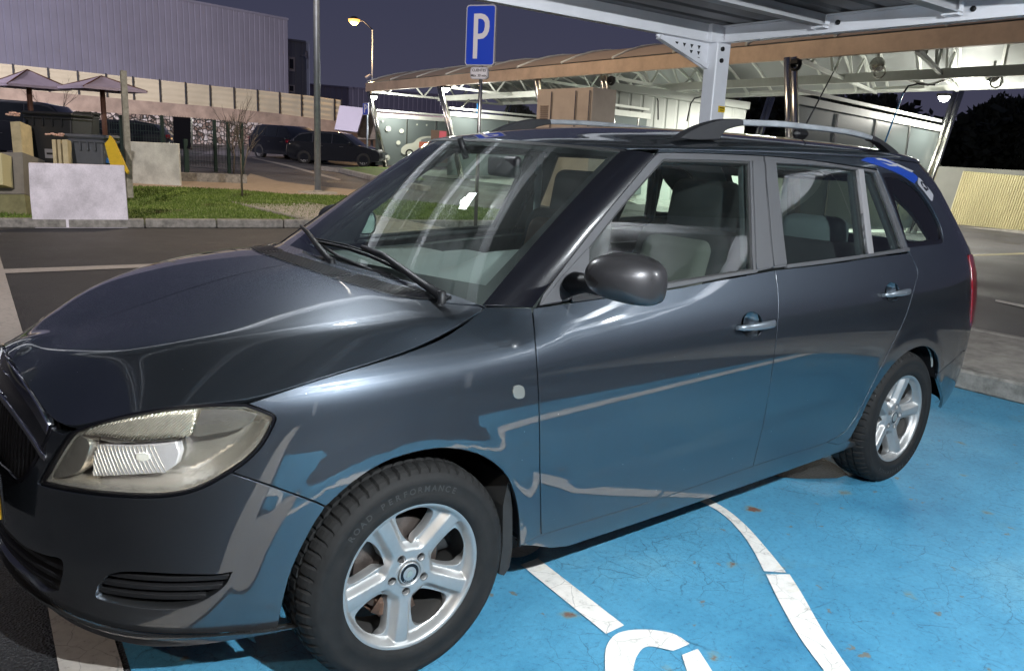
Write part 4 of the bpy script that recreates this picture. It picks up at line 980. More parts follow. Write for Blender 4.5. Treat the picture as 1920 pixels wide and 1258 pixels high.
sw_.box((0, 0, -.01), (.36, .035, .02), bev=.008); sw_.box((-.0, -.0, -.01), (.13, .13, .04), bev=.03); sw_.box((0, -.09, -.01), (.03, .18, .02), bev=.008)
o = sw_.build('steering_wheel', BLK, CAR); o.location = (-.86, .36, .885); o.rotation_euler = (0, R_(-66), 0)
rbox('rear_view_mirror', at_plane(945, 312, 0, -.66), (.03, .22, .07), BLK, CAR, .02, (0, 0, R_(-12)))
mb = MB(); mb.tube([(-.67, 0, 1.33), (-.64, 0, 1.40)], .012, 8); mb.build('mirror_stalk', BLK, CAR)
# inner skins: door cards, headliner, pillars
SI = offs(SB, -.055); SIr = offs(SR, -.030)
card = join([c_doorF[0]+[.03, 0]], [[p[0], p[1]-.012] for p in c_belt1[1:]], [[p[0], p[1]-.012] for p in c_belt2[1:]], [c_doorBot2[-1]], c_doorBot2[::-1][1:], c_doorBot[::-1][1:])
panel('door_card', SI, card, DRK, CAR, grid=.05, flange=.0)
panel('door_card_top', SI, join([[p[0], p[1]-.012] for p in c_belt1[2:]], [[p[0], p[1]-.012] for p in c_belt2], [[p[0], p[1]-.10] for p in c_belt2[::-1]], [[p[0], p[1]-.10] for p in c_belt1[2:][::-1]]), DASH, CAR, grid=.05, off=.01, flange=.02)
SI2 = offs(SB, -.030)
panel('inner_frame', SI2, inset(clean(fr1), .004), DRK, CAR, grid=.03, holes=[inset(clean(gl1), .004)], flange=.02)
panel('inner_frame', SI2, inset(clean(fr2), .004), DRK, CAR, grid=.03, holes=[inset(clean(gl2), .004), inset(clean(gl3), .004)], flange=.02)
panel('inner_quarter', SI2, inset(clean(quarter), .012), HEADL, CAR, grid=.03, holes=[inset(clean(qw), .006)], flange=.01)
panel('headlining', SIr, np.array([[.01, 0], [.01, .5], [.01, .94], [.5, .94], [.97, .94], [.97, .5], [.97, 0], [.5, 0]]), HEADL, CAR, grid=.05, sides='join', centre=True, flange=0)
# body shell behind the shut lines, engine bay and underside
def filler(name, pts, y0, y1):
    mb = MB(); mb.prism(pts, (0, y1-y0, 0), (0, y0, 0)); mb.build(name, BLK, CAR)
filler('engine_bay', [(-.28, .26), (-.28, .90), (.15, .82), (.40, .74), (.64, .62), (.66, .30)], -.42, .42)
filler('underbody', [(-.45, .22), (-.45, .33), (-2.0, .33), (-2.0, .22)], -.70, .70)
filler('rear_underbody', [(-2.0, .26), (-2.0, .48), (-3.2, .48), (-3.2, .30)], -.42, .42)
# ================================================================== ground and setting
def np_(a): return tuple(float(v) for v in a)
def tex(t, kind, scale, vec, **kw):
    n = t.nodes.new(kind); n.inputs['Scale'].default_value = scale
    for k, v in kw.items(): n.inputs[k].default_value = v
    t.links.new(vec, n.inputs['Vector']); return n
def ramp(t, src, stops):
    r = t.nodes.new('ShaderNodeValToRGB'); e = r.color_ramp.elements
    e[0].position, e[0].color = stops[0][0], (*stops[0][1], 1); e[1].position, e[1].color = stops[-1][0], (*stops[-1][1], 1)
    for p, c in stops[1:-1]:
        k = e.new(p); k.color = (*c, 1)
    t.links.new(src, r.inputs[0]); return r
def mixc(t, fac, a, b, mode='MIX'):
    m = t.nodes.new('ShaderNodeMix'); m.data_type = 'RGBA'; m.blend_type = mode
    for s_, i in ((fac, 0), (a, 6), (b, 7)):
        if hasattr(s_, 'links') or hasattr(s_, 'is_linked'): t.links.new(s_, m.inputs[i])
        else: m.inputs[i].default_value = s_ if i == 0 else (*s_, 1)
    return m.outputs[2]
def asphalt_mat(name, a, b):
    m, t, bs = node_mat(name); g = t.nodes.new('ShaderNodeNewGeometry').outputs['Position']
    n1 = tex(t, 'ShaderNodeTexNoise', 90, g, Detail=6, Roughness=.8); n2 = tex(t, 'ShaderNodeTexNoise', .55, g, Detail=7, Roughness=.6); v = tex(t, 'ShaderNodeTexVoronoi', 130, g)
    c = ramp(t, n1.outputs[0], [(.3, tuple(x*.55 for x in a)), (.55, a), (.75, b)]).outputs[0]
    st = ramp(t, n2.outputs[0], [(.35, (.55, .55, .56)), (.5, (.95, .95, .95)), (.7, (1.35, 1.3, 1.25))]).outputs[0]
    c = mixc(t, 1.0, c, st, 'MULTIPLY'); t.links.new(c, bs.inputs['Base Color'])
    rr = t.nodes.new('ShaderNodeMapRange'); rr.inputs[1].default_value = .35; rr.inputs[2].default_value = .65; rr.inputs[3].default_value = .42; rr.inputs[4].default_value = .8
    t.links.new(n2.outputs[0], rr.inputs[0]); t.links.new(rr.outputs[0], bs.inputs['Roughness'])
    bp = t.nodes.new('ShaderNodeBump'); bp.inputs['Distance'].default_value = .006; t.links.new(v.outputs[0], bp.inputs['Height']); t.links.new(bp.outputs[0], bs.inputs['Normal'])
    return m
ASPH = asphalt_mat('asphalt', (.040, .040, .042), (.085, .082, .082)); ROADA = asphalt_mat('road_asphalt', (.11, .105, .11), (.18, .17, .17))
def sheet(name, poly, material, dz, sub=0, kind='structure', n=60):
    """flat sheet following the ground, from an outline of (x, y)"""
    P = np.array(poly, float); P = P if area(P) > 0 else P[::-1]
    V = [(float(x), float(y), ground_z(x, y)+dz) for x, y in P]; 
    if sub:
        lo, hi = P.min(0), P.max(0); gx, gy = np.meshgrid(np.arange(lo[0]+sub/2, hi[0], sub), np.arange(lo[1]+sub/2, hi[1], sub)); G = np.stack([gx.ravel(), gy.ravel()], 1)
        G = G[in_poly(G, P)]; G = G[dist_poly(G, P) > sub*.3]; E = [(i, (i+1) % len(P)) for i in range(len(P))]
        r = delaunay_2d_cdt([Vector(v) for v in list(P)+list(G)], E, [], 1, 1e-7)
        me = bpy.data.meshes.new(name); me.from_pydata([(v[0], v[1], ground_z(v[0], v[1])+dz) for v in r[0]], [], [tuple(f) for f in r[2]])
    else:
        me = bpy.data.meshes.new(name); me.from_pydata(V, [], [tuple(range(len(V)))])
    me.materials.append(material); me.update(); o = bpy.data.objects.new(name, me); scene.collection.objects.link(o)
    if kind: o['kind'] = kind
    return o
xs = [-600, -300, -150, -100, -80]+list(range(-70, 40, 3))+[60, 120, 300, 600]; ys = [-900, -500, -300, -200]+list(range(-150, 30, 3))+[60, 150, 400]
mb = MB(); mb.v = [(x, y, ground_z(x, y)) for x in xs for y in ys]; ny = len(ys)
for i in range(len(xs)-1):
    for j in range(ny-1): mb.face((i*ny+j, (i+1)*ny+j, (i+1)*ny+j+1, i*ny+j+1), True)
tag(mb.build('ground', ASPH, fix=False), kind='structure')
# --- blue painted bay
def blue_mat():
    m, t, bs = node_mat('blue_bay_paint'); g = t.nodes.new('ShaderNodeNewGeometry').outputs['Position']
    wp = tex(t, 'ShaderNodeTexNoise', 5, g, Detail=6, Roughness=.6)
    mp = t.nodes.new('ShaderNodeVectorMath'); mp.operation = 'MULTIPLY_ADD'; t.links.new(wp.outputs['Color'], mp.inputs[0]); mp.inputs[1].default_value = (.11, .11, 0); t.links.new(g, mp.inputs[2])
    big = tex(t, 'ShaderNodeTexNoise', 1.1, g, Detail=8, Roughness=.65); fin = tex(t, 'ShaderNodeTexNoise', 60, g, Detail=6, Roughness=.75)
    v = tex(t, 'ShaderNodeTexVoronoi', 9.5, mp.outputs[0]); v.feature = 'DISTANCE_TO_EDGE'; v2 = tex(t, 'ShaderNodeTexVoronoi', 27, mp.outputs[0]); v2.feature = 'DISTANCE_TO_EDGE'
    base = ramp(t, big.outputs[0], [(.30, (.024, .140, .26)), (.44, (.054, .235, .385)), (.57, (.076, .285, .45)), (.75, (.15, .36, .48))]).outputs[0]
    f = ramp(t, fin.outputs[0], [(.30, (.42, .44, .46)), (.43, (.94, .94, .94)), (.7, (1.16, 1.13, 1.10))]).outputs[0]
    c = mixc(t, 1.0, base, f, 'MULTIPLY')
    cm = tex(t, 'ShaderNodeTexNoise', 2.3, g, Detail=4)
    for vv, wd, off in ((v, .016, .06), (v2, .02, -.02)):
        lt = t.nodes.new('ShaderNodeMapRange'); lt.inputs[1].default_value = 0; lt.inputs[2].default_value = wd; lt.inputs[3].default_value = 1; lt.inputs[4].default_value = 0
        t.links.new(vv.outputs['Distance'], lt.inputs[0])
        mk = t.nodes.new('ShaderNodeMapRange'); mk.inputs[1].default_value = .48-off; mk.inputs[2].default_value = .60-off; mk.inputs[4].default_value = .62; t.links.new(cm.outputs[0], mk.inputs[0])
        mu = t.nodes.new('ShaderNodeMath'); mu.operation = 'MULTIPLY'; t.links.new(lt.outputs[0], mu.inputs[0]); t.links.new(mk.outputs[0], mu.inputs[1])
        c = mixc(t, mu.outputs[0], c, (.012, .05, .085))
    # rust spots
    rp = t.nodes.new('ShaderNodeVectorMath'); rp.operation = 'MULTIPLY_ADD'; md_ = tex(t, 'ShaderNodeTexNoise', 16, g, Detail=5, Roughness=.6); av = t.nodes.new('ShaderNodeVectorMath'); av.operation = 'MULTIPLY_ADD'; t.links.new(md_.outputs['Color'], av.inputs[0]); av.inputs[1].default_value = (3.2, 3.2, 0); t.links.new(fin.outputs['Color'], av.inputs[2]); t.links.new(av.outputs[0], rp.inputs[0]); rp.inputs[1].default_value = (.030, .030, 0); t.links.new(g, rp.inputs[2])
    r = tex(t, 'ShaderNodeTexVoronoi', 6.2, rp.outputs[0], Randomness=1.0)
    sp = t.nodes.new('ShaderNodeSeparateColor'); t.links.new(r.outputs['Color'], sp.inputs[0])
    sz = t.nodes.new('ShaderNodeMapRange'); sz.inputs[1].default_value = .25; sz.inputs[2].default_value = 1; sz.inputs[3].default_value = -.08; sz.inputs[4].default_value = .20; t.links.new(sp.outputs[0], sz.inputs[0])
    dv = t.nodes.new('ShaderNodeMath'); dv.operation = 'SUBTRACT'; t.links.new(sz.outputs[0], dv.inputs[0]); t.links.new(r.outputs['Distance'], dv.inputs[1])
    sm = t.nodes.new('ShaderNodeMapRange'); sm.inputs[1].default_value = -.05; sm.inputs[2].default_value = .05; sm.inputs[4].default_value = .55; t.links.new(dv.outputs[0], sm.inputs[0])
    c = mixc(t, sm.outputs[0], c, (.20, .22, .12))
    s2 = t.nodes.new('ShaderNodeMapRange'); s2.inputs[1].default_value = .03; s2.inputs[2].default_value = .09; s2.inputs[4].default_value = .9; t.links.new(dv.outputs[0], s2.inputs[0])
    c = mixc(t, s2.outputs[0], c, (.16, .045, .015))
    st_ = tex(t, 'ShaderNodeTexNoise', 1.7, g, Detail=7, Roughness=.7); k2 = t.nodes.new('ShaderNodeMapRange'); k2.inputs[1].default_value = .60; k2.inputs[2].default_value = .75; k2.inputs[4].default_value = .5; t.links.new(st_.outputs[0], k2.inputs[0])
    c = mixc(t, k2.outputs[0], c, (.13, .22, .22)); w2_ = tex(t, 'ShaderNodeTexNoise', 7, g, Detail=10, Roughness=.8); k3 = t.nodes.new('ShaderNodeMapRange'); k3.inputs[1].default_value = .63; k3.inputs[2].default_value = .68; k3.inputs[4].default_value = .55; t.links.new(w2_.outputs[0], k3.inputs[0]); c = mixc(t, k3.outputs[0], c, (.05, .075, .085))
    sv_ = tex(t, 'ShaderNodeTexVoronoi', 17, rp.outputs[0], Randomness=1.0); ss_ = t.nodes.new('ShaderNodeSeparateColor'); t.links.new(sv_.outputs['Color'], ss_.inputs[0])
    q1 = t.nodes.new('ShaderNodeMapRange'); q1.inputs[1].default_value = .50; q1.inputs[2].default_value = 1; q1.inputs[3].default_value = -.02; q1.inputs[4].default_value = .22; t.links.new(ss_.outputs[0], q1.inputs[0]); q2 = t.nodes.new('ShaderNodeMath'); q2.operation = 'SUBTRACT'; t.links.new(q1.outputs[0], q2.inputs[0]); t.links.new(sv_.outputs['Distance'], q2.inputs[1])
    q3 = t.nodes.new('ShaderNodeMapRange'); q3.inputs[1].default_value = -.02; q3.inputs[2].default_value = .08; q3.inputs[4].default_value = .75; t.links.new(q2.outputs[0], q3.inputs[0]); c = mixc(t, q3.outputs[0], c, (.17, .12, .05))
    t.links.new(c, bs.inputs['Base Color']); bs.inputs['Roughness'].default_value = .55
    bp = t.nodes.new('ShaderNodeBump'); bp.inputs['Distance'].default_value = .004; t.links.new(fin.outputs[0], bp.inputs['Height']); t.links.new(bp.outputs[0], bs.inputs['Normal'])
    return m
BLUEM = blue_mat()
sheet('blue_parking_bay', [(-4.42, -1.5), (.56-.105, -1.5), (.74, 2.62), (-4.42, 2.62)], BLUEM, .004)
def line_mat(name, col, wear=.5):
    m, t, bs = node_mat(name); g = t.nodes.new('ShaderNodeNewGeometry').outputs['Position']
    n = tex(t, 'ShaderNodeTexNoise', 28, g, Detail=8, Roughness=.7); v0 = tex(t, 'ShaderNodeTexNoise', 5, g, Detail=6)
    mp = t.nodes.new('ShaderNodeVectorMath'); mp.operation = 'MULTIPLY_ADD'; t.links.new(v0.outputs['Color'], mp.inputs[0]); mp.inputs[1].default_value = (.11, .11, 0); t.links.new(g, mp.inputs[2])
    v = tex(t, 'ShaderNodeTexVoronoi', 9.5, mp.outputs[0]); v.feature = 'DISTANCE_TO_EDGE'
    c = ramp(t, n.outputs[0], [(.30, tuple(x*wear for x in col)), (.42, tuple(x*.88 for x in col)), (.6, col)]).outputs[0]
    lt = t.nodes.new('ShaderNodeMapRange'); lt.inputs[1].default_value = 0; lt.inputs[2].default_value = .014; lt.inputs[3].default_value = .6; lt.inputs[4].default_value = 0; t.links.new(v.outputs['Distance'], lt.inputs[0])
    c = mixc(t, lt.outputs[0], c, (.10, .11, .11)); r = tex(t, 'ShaderNodeTexNoise', 3.1, g, Detail=5, Roughness=.7)
    k = t.nodes.new('ShaderNodeMapRange'); k.inputs[1].default_value = .60; k.inputs[2].default_value = .72; k.inputs[4].default_value = .55; t.links.new(r.outputs[0], k.inputs[0])
    c = mixc(t, k.outputs[0], c, (.42, .33, .16)); t.links.new(c, bs.inputs['Base Color']); bs.inputs['Roughness'].default_value = .6; return m
WL = line_mat('white_line_paint', (.72, .70, .66)); WL2 = line_mat('old_line_paint', (.42, .38, .34), .35)
def ring(cx, cy, r0, r1, a0, a1, n=24):
    o = [(cx+r1*math.cos(a), cy+r1*math.sin(a)) for a in np.linspace(a0, a1, n)]; return o+[(cx+r0*math.cos(a), cy+r0*math.sin(a)) for a in np.linspace(a1, a0, n)]
def gpx(*pts): return [tuple(at_ground(*p)[:2]) for p in pts]
def gcr(*pts, n=5): return gpx(*[tuple(q) for q in cr_curve(pts, n)])
bx = lambda x, y: (x+.070*y, y)
sheet('bay_front_line', [bx(.575, -12), bx(.715, -12), bx(.715, 4.6), bx(.575, 4.6)], WL2, .007)
sheet('bay_side_line', [(-4.4, 2.42), (.70, 1.84), (.70, 1.96), (-4.4, 2.54)], WL, .008)
# symbol on the bay: plug lead and socket outline
sheet('bay_symbol_curve', gcr((1268, 905), (1315, 930), (1362, 958), (1400, 990), (1440, 1035), (1474, 1077))+gcr((1432, 1074), (1412, 1035), (1388, 1000), (1352, 965), (1310, 942), (1240, 912)), WL, .008)
sheet('bay_symbol_stem', gcr((1436, 1080), (1460, 1130), (1500, 1200), (1555, 1275))+gcr((1610, 1285), (1545, 1190), (1505, 1120), (1480, 1080)), WL, .008)
sheet('bay_symbol_bar', gpx((976, 1062), (1008, 1050), (1170, 1176), (1136, 1192)), WL, .008)
sheet('bay_symbol_hook', gcr((1136, 1300), (1134, 1250), (1137, 1215), (1160, 1190), (1210, 1184), (1262, 1192), (1293, 1211))+gcr((1262, 1224), (1215, 1216), (1195, 1232), (1187, 1262), (1190, 1300)), WL, .008)
sheet('bay_symbol_tail', gpx((1278, 1232), (1308, 1220), (1335, 1262), (1342, 1300), (1300, 1300)), WL, .008)
sheet('bay_symbol_loop', gcr((934, 1046), (975, 1048), (1004, 1036), (1020, 1018))+gcr((985, 1022), (960, 1032), (934, 1036)), WL, .008)
sheet('painted_tyre_shadow', gcr((1225, 893), (1300, 880), (1400, 862), (1500, 850), (1560, 870), (1590, 893))+gcr((1570, 899), (1500, 900), (1400, 893), (1290, 905)), asphalt_mat('painted_shadow_surface', (.05, .05, .05), (.09, .09, .09)), .008)  # dark sheet painted in for the shadow by the rear tyre
# lines on the dark asphalt at the left
sheet('lot_line', gpx((-300, 522), (0, 506), (335, 494), (700, 481), (700, 486), (335, 500), (0, 514), (-300, 531)), WL2, .006)
sheet('road_line', gpx((1866, 562), (1930, 575), (1930, 580), (1866, 566)), WL, .006)
sheet('road_line', gpx((1820, 478), (1935, 474), (1935, 477), (1820, 481)), line_mat('yellowish_line', (.45, .40, .22)), .006)
# kerb and walkway behind the bay
CONC = mat('concrete', (.30, .28, .25), .85, var=.35, scale=7, bump=.004); CONC2 = mat('old_kerb_concrete', (.23, .22, .20), .85, var=.5, scale=11, bump=.006)
mb = MB(); mb.box((-4.48, -4, .065), (.16, 20, .13), bev=.015); tag(mb.build('kerb', CONC2), kind='structure')
mb = MB(); mb.box((-5.23, -4, .06), (1.34, 20, .125)); tag(mb.build('walkway', CONC), kind='structure')
mb = MB(); mb.box((-5.95, -4, .065), (.10, 20, .13), bev=.012); tag(mb.build('kerb', CONC), kind='structure')
# left: kerb, grass, path, road
a, b = at_ground(-200, 428), at_ground(640, 428); d = (b-a)/np.linalg.norm(b-a); nrm = np.array([d[1], -d[0], 0]); nrm = nrm if nrm[1] < 0 else -nrm
A = a-d*20; B = a+d*14.5
mb = MB(); L = float(np.linalg.norm(B-A)); mid = (A+B)/2+nrm*.07
for k in range(int(L)):
    p = A+d*(k+.5)+nrm*.07; mb.box((p[0], p[1], .066), (.985, .15, .13), Matrix.Rotation(math.atan2(d[1], d[0]), 3, 'Z'), bev=.015)
tag(mb.build('grass_kerb', CONC2), kind='structure')
def off_(p, k): q = p+nrm*k; return (q[0], q[1])
def grass_mat():
    m, t, bs = node_mat('grass'); g = t.nodes.new('ShaderNodeNewGeometry').outputs['Position']
    n = tex(t, 'ShaderNodeTexNoise', 1.3, g, Detail=8, Roughness=.7); n2 = tex(t, 'ShaderNodeTexNoise', 40, g, Detail=4)
    c = ramp(t, n.outputs[0], [(.35, (.10, .09, .03)), (.42, (.10, .16, .025)), (.7, (.15, .22, .035))]).outputs[0]
    f = ramp(t, n2.outputs[0], [(.3, (.5, .5, .5)), (.7, (1.4, 1.4, 1.3))]).outputs[0]; c = mixc(t, 1, c, f, 'MULTIPLY'); t.links.new(c, bs.inputs['Base Color']); bs.inputs['Roughness'].default_value = .8; return m
GRM = grass_mat()
gl_ = gpx((-60, 366), (240, 358), (345, 360), (450, 365), (545, 373), (660, 376)); gb_ = [off_(A+d*12, .15), off_(a+d*13.6, .15)]
gb2 = [off_(a-d*8, .15)]
sheet('grass_soil', [off_(a-d*8, .14), off_(a+d*13.6, .14)]+gl_[::-1], GRM, .10, sub=1.2)
pg = np.array([off_(a-d*8, .15), off_(a+d*13.6, .15)]+gl_[::-1])
def blades(name, pg, n, h0, material, seed):
    rnd = np.random.RandomState(seed); lo, hi = pg.min(0), pg.max(0); P = lo+(hi-lo)*rnd.rand(n*3, 2); P = P[in_poly(P, pg)][:n]; mb = MB()
    for (x, y) in P:
        zz = ground_z(x, y)+.10; an = rnd.rand()*6.28; h = h0*(.5+rnd.rand()); w_ = .006+.006*rnd.rand(); dx, dy = math.cos(an), math.sin(an); lx, ly = rnd.randn(2)*.02
        b = len(mb.v); mb.v += [(x-dx*w_, y-dy*w_, zz), (x+dx*w_, y+dy*w_, zz), (x+lx, y+ly, zz+h)]; mb.face((b, b+1, b+2))
    return tag(mb.build(name, material, fix=False), kind='stuff')
blades('grass', pg, 42000, .038, GRM, 3)['label'] = 'short green grass strip behind the kerb'
PAV = mat('tan_paving', (.30, .235, .17), .85, var=.2, scale=5, bump=.003)
sheet('paved_path', gpx((-60, 366), (240, 358), (345, 360), (450, 365), (545, 373), (660, 376), (700, 384), (690, 366), (600, 357), (520, 347), (470, 332), (455, 345), (340, 343), (200, 340), (-60, 335)), PAV, .104, sub=1.5)
sheet('side_road', gpx((340, 332), (460, 352), (600, 362), (700, 384), (900, 420), (1000, 380), (760, 330), (640, 300), (540, 285), (470, 283), (350, 300)), ROADA, .05, sub=2)
sheet('side_road_line', gpx((475, 298), (540, 312), (640, 340), (634, 342), (535, 314), (472, 299)), WL2, .056, sub=2)
g2 = np.array(gpx((640, 320), (700, 318), (760, 322), (800, 345), (730, 345), (690, 335), (650, 326)))
sheet('grass_island', [tuple(p) for p in g2], GRM, .12, sub=1); 
mb = MB(); k0_ = [np_(at_ground(*p)) for p in [(604, 322), (640, 326), (680, 336), (730, 348), (800, 362)]]
for p, q in zip(k0_[:-1], k0_[1:]): mb.bar((p[0], p[1], p[2]+.08), (q[0], q[1], q[2]+.08), .25, .22)
tag(mb.build('island_kerb', CONC), kind='structure')

# ================================================================== things at the left
PNL = None
def panel_mat(name, col, blot=(.62, .62, .66)):
    m, t, bs = node_mat(name); g = t.nodes.new('ShaderNodeTexCoord').outputs['Object']
    n = tex(t, 'ShaderNodeTexNoise', 2.2, g, Detail=9, Roughness=.62); n2 = tex(t, 'ShaderNodeTexNoise', 60, g, Detail=3)
    c = ramp(t, n.outputs[0], [(.36, tuple(x*.70 for x in col)), (.46, tuple(x*.86 for x in col)), (.56, col), (.7, tuple(min(1, x*1.1) for x in col))]).outputs[0]
    f = ramp(t, n2.outputs[0], [(.3, (.9, .9, .9)), (.7, (1.05, 1.05, 1.05))]).outputs[0]; c = mixc(t, 1, c, f, 'MULTIPLY')
    t.links.new(c, bs.inputs['Base Color']); bs.inputs['Roughness'].default_value = .8
    bp = t.nodes.new('ShaderNodeBump'); bp.inputs['Distance'].default_value = .01; t.links.new(n.outputs[0], bp.inputs['Height']); t.links.new(bp.outputs[0], bs.inputs['Normal']); return m
def slab(name, base_l, base_r, hl_, hr_, thick, material, label, cat, group=None, z0=None):
    """upright board from two ground pixels, heights from pixel heights"""
    L_ = at_ground(*base_l); R__ = at_ground(*base_r); 
    def topz(P, py):
        dd = (P-CP)@CF; return P[2]+(py)*dd/FO
    hL, hR = topz(L_, hl_)-L_[2], topz(R__, hr_)-R__[2]; dv = R__-L_; W_ = np.linalg.norm(dv[:2]); ux = dv/np.linalg.norm(dv); nn = np.array([-ux[1], ux[0], 0]); nn = nn if nn[1] < 0 else -nn
    mb = MB(); mb.prism([(0.02, 0), (W_-.01, .0), (W_, .02), (W_-.012, hR), (.01, hL), (-.005, hL*.5), (0, .03)], np_(nn*thick), (0, 0, 0), np_(ux), (0, 0, 1)); o = mb.build(name, material); o.location = np_(L_)
    b = o.modifiers.new('bevel', 'BEVEL'); b.width = .012; b.segments = 2
    return tag(o, label, cat, group)
slab('upright_board', (62, 428), (242, 428), 120, 115, .10, panel_mat('whitewashed_board', (.76, .72, .78)), 'wide whitewashed board standing on the kerb in front of the grey bins', 'panel')
slab('upright_board', (246, 352), (339, 357), 84, 85, .10, panel_mat('pale_board', (.66, .67, .62)), 'smaller pale board standing on the grass beside the leaning timber post', 'panel')
def wheelie(name, px0, px1, py_top, depth, col, label, lidh=.07, h=None):
    P0 = at_depth(px0, py_top, depth); P1 = at_depth(px1, py_top, depth); gz = ground_z(P0[0], P0[1]); ux = (P1-P0); W_ = float(np.linalg.norm(ux[:2])); ux = ux/np.linalg.norm(ux); ux[2] = 0; nn = np.array([-ux[1], ux[0], 0]); nn = nn if nn[1] < 0 else -nn
    H = float(P0[2]-gz); D_ = W_*.85; root = empty(name, (float(P0[0]), float(P0[1]), gz), math.atan2(ux[1], ux[0]), label, 'bin')
    def m3(v): return v
    sgn = 1.0 if (np.array([-ux[1], ux[0]])[1] < 0) else -1.0
    M_ = mat(name+'_plastic_'+'_'.join(str(int(c*100)) for c in col), col, .45, var=.1, scale=8)
    mb = MB(); b = .08*W_
    bt = [(b, 0), (W_-b, 0), (W_-b, D_*.85*sgn), (b, D_*.85*sgn)]; tp = [(0, 0), (W_, 0), (W_, D_*sgn), (0, D_*sgn)]
    mb.v = [(x, y+.02*sgn, .10) for x, y in bt]+[(x, y, H-lidh) for x, y in tp]
    for i in range(4): mb.face((i, (i+1) % 4, 4+(i+1) % 4, 4+i))
    mb.face((3, 2, 1, 0)); mb.face((4, 5, 6, 7)); o = mb.build('bin_body', M_, root); bv = o.modifiers.new('b', 'BEVEL'); bv.width = .03; bv.segments = 3
    mb = MB(); mb.box((W_/2, D_/2*sgn, H-lidh-.045), (W_+.05, D_+.05, .06), bev=.02)
    for k in range(4): mb.box((W_*(.2+.2*k), -.02*sgn, H-lidh-.12), (.03, .05, .16), bev=.008)
    mb.build('bin_rim', M_, root)
    mb = MB(); mb.box((W_/2, D_/2*sgn, H-lidh/2-.005), (W_+.08, D_+.08, lidh), bev=.03); mb.tube([(.05, (D_+.07)*sgn, H-.05), (W_-.05, (D_+.07)*sgn, H-.05)], .02, 8); mb.build('bin_lid', M_, root)
    for x in (b+.04, W_-b-.04):
        mb = MB(); mb.lathe([(.001, -.03), (.085, -.03), (.10, -.02), (.10, .02), (.085, .03), (.001, .03)], 20, 'x', (x, (D_*.75)*sgn, .10)); mb.build('bin_wheel', RUB, root)
    return root, W_, H, sgn, D_
r1, W1, H1, s1, D1 = wheelie('wheelie_bin', 44, 133, 207, 15.0, (.012, .013, .015), 'large black bin with a white label, tallest of the bins at the left edge')
mb = MB(); mb.box((W1*.58, -.012*s1, H1*.52), (.34, .012, .17)); mb.m(BLK)
mb.box((W1*.58, -.020*s1, H1*.52), (.27, .004, .035))
mb.build('bin_label', WHT, r1, fix=False)
r2, W2, H2, s2_, D2 = wheelie('wheelie_bin', 122, 192, 250, 13.4, (.085, .092, .105), 'mid grey bin with the pale ribs, right of the large black bin')
r3, W3, H3, s3, D3 = wheelie('wheelie_bin', 140, 172, 209, 18.5, (.018, .021, .018), 'narrow dark green bin behind the mid grey bin')
def board(px_pts, depth, th, name, material, label, cat, tilt=(0, 0, 1)):
    P = [at_depth(x, y, depth) for x, y in px_pts]; mb = MB(); n = len(P); nn = CF*th; b = 0
    mb.v = [np_(p) for p in P]+[np_(p+nn) for p in P]; mb.face(range(n)); mb.face([n+i for i in range(n)][::-1])
    for i in range(n): mb.face((i, n+i, n+(i+1) % n, (i+1) % n))
    o = mb.build(name, material)
    if label: tag(o, label, cat)
    return o
CRM = mat('cream_plastic', (.50, .42, .25), .6, var=.2, scale=6)
board([(19, 229), (37, 228), (44, 307), (48, 380), (38, 380), (26, 300)], 14.6, .35, 'painted_lit_bin_side', CRM, 'lit left side of the large black bin, painted cream', 'board')  # lamplight on the bin's left side, painted in as cream
for k, (x0, x1) in enumerate(((97, 104), (107, 113), (116, 126))):
    board([(x0, 262), (x1, 262), (x1+4, 330), (x0+5, 330)], 13.2, .12, 'upright_board', CRM, ('leftmost', 'middle', 'rightmost')[k]+' of three upright cream slats left of the mid grey bin', 'slat')
GRB = mat('grey_box', (.20, .185, .16), .8, var=.15, scale=5)
board([(-40, 286), (42, 286), (46, 364), (-40, 364)], 12.6, .6, 'concrete_box', GRB, 'low grey brown box at the left edge before the black bin', 'box')
board([(-40, 287), (2, 287), (6, 347), (-40, 347)], 12.3, .25, 'lit_box', mat('lit_cream', (.55, .50, .28), .7), 'small lit box end painted cream, cut by the left edge of the frame', 'box')  # light on the box end is painted in as a cream copy
board([(-60, 365), (46, 365), (50, 404), (-60, 404)], 11.9, 1.0, 'planter_block', mat('mossy_block', (.19, .18, .09), .9, var=.3, scale=6), 'mossy olive block lying on the kerb at the left edge', 'block')
YEL = mat('yellow_plastic', (.62, .40, .01), .45, var=.12, scale=10)
board([(196, 270), (203, 262), (205, 254), (212, 262), (240, 322), (238, 326), (232, 318), (208, 314)], 13.0, .06, 'yellow_board', YEL, 'yellow board leaning between the grey bin and the pale board', 'board')
board([(194, 288), (203, 300), (204, 306), (193, 305)], 13.6, .2, 'blue_tub', mat('blue_plastic', (.01, .12, .35), .4), 'small blue tub on the ground under the yellow board', 'tub')
a_, b_ = at_depth(231, 134, 13.6), at_ground(243, 362); b_ = at_depth(244, 372, 13.6); mb = MB(); mb.bar(np_(b_), np_(a_), .09, .09, (0, 1, 0)); tag(mb.build('timber_post', mat('weathered_timber', (.30, .28, .22), .8, var=.35, scale=14)), 'tall weathered timber post leaning beside the pale board', 'post')
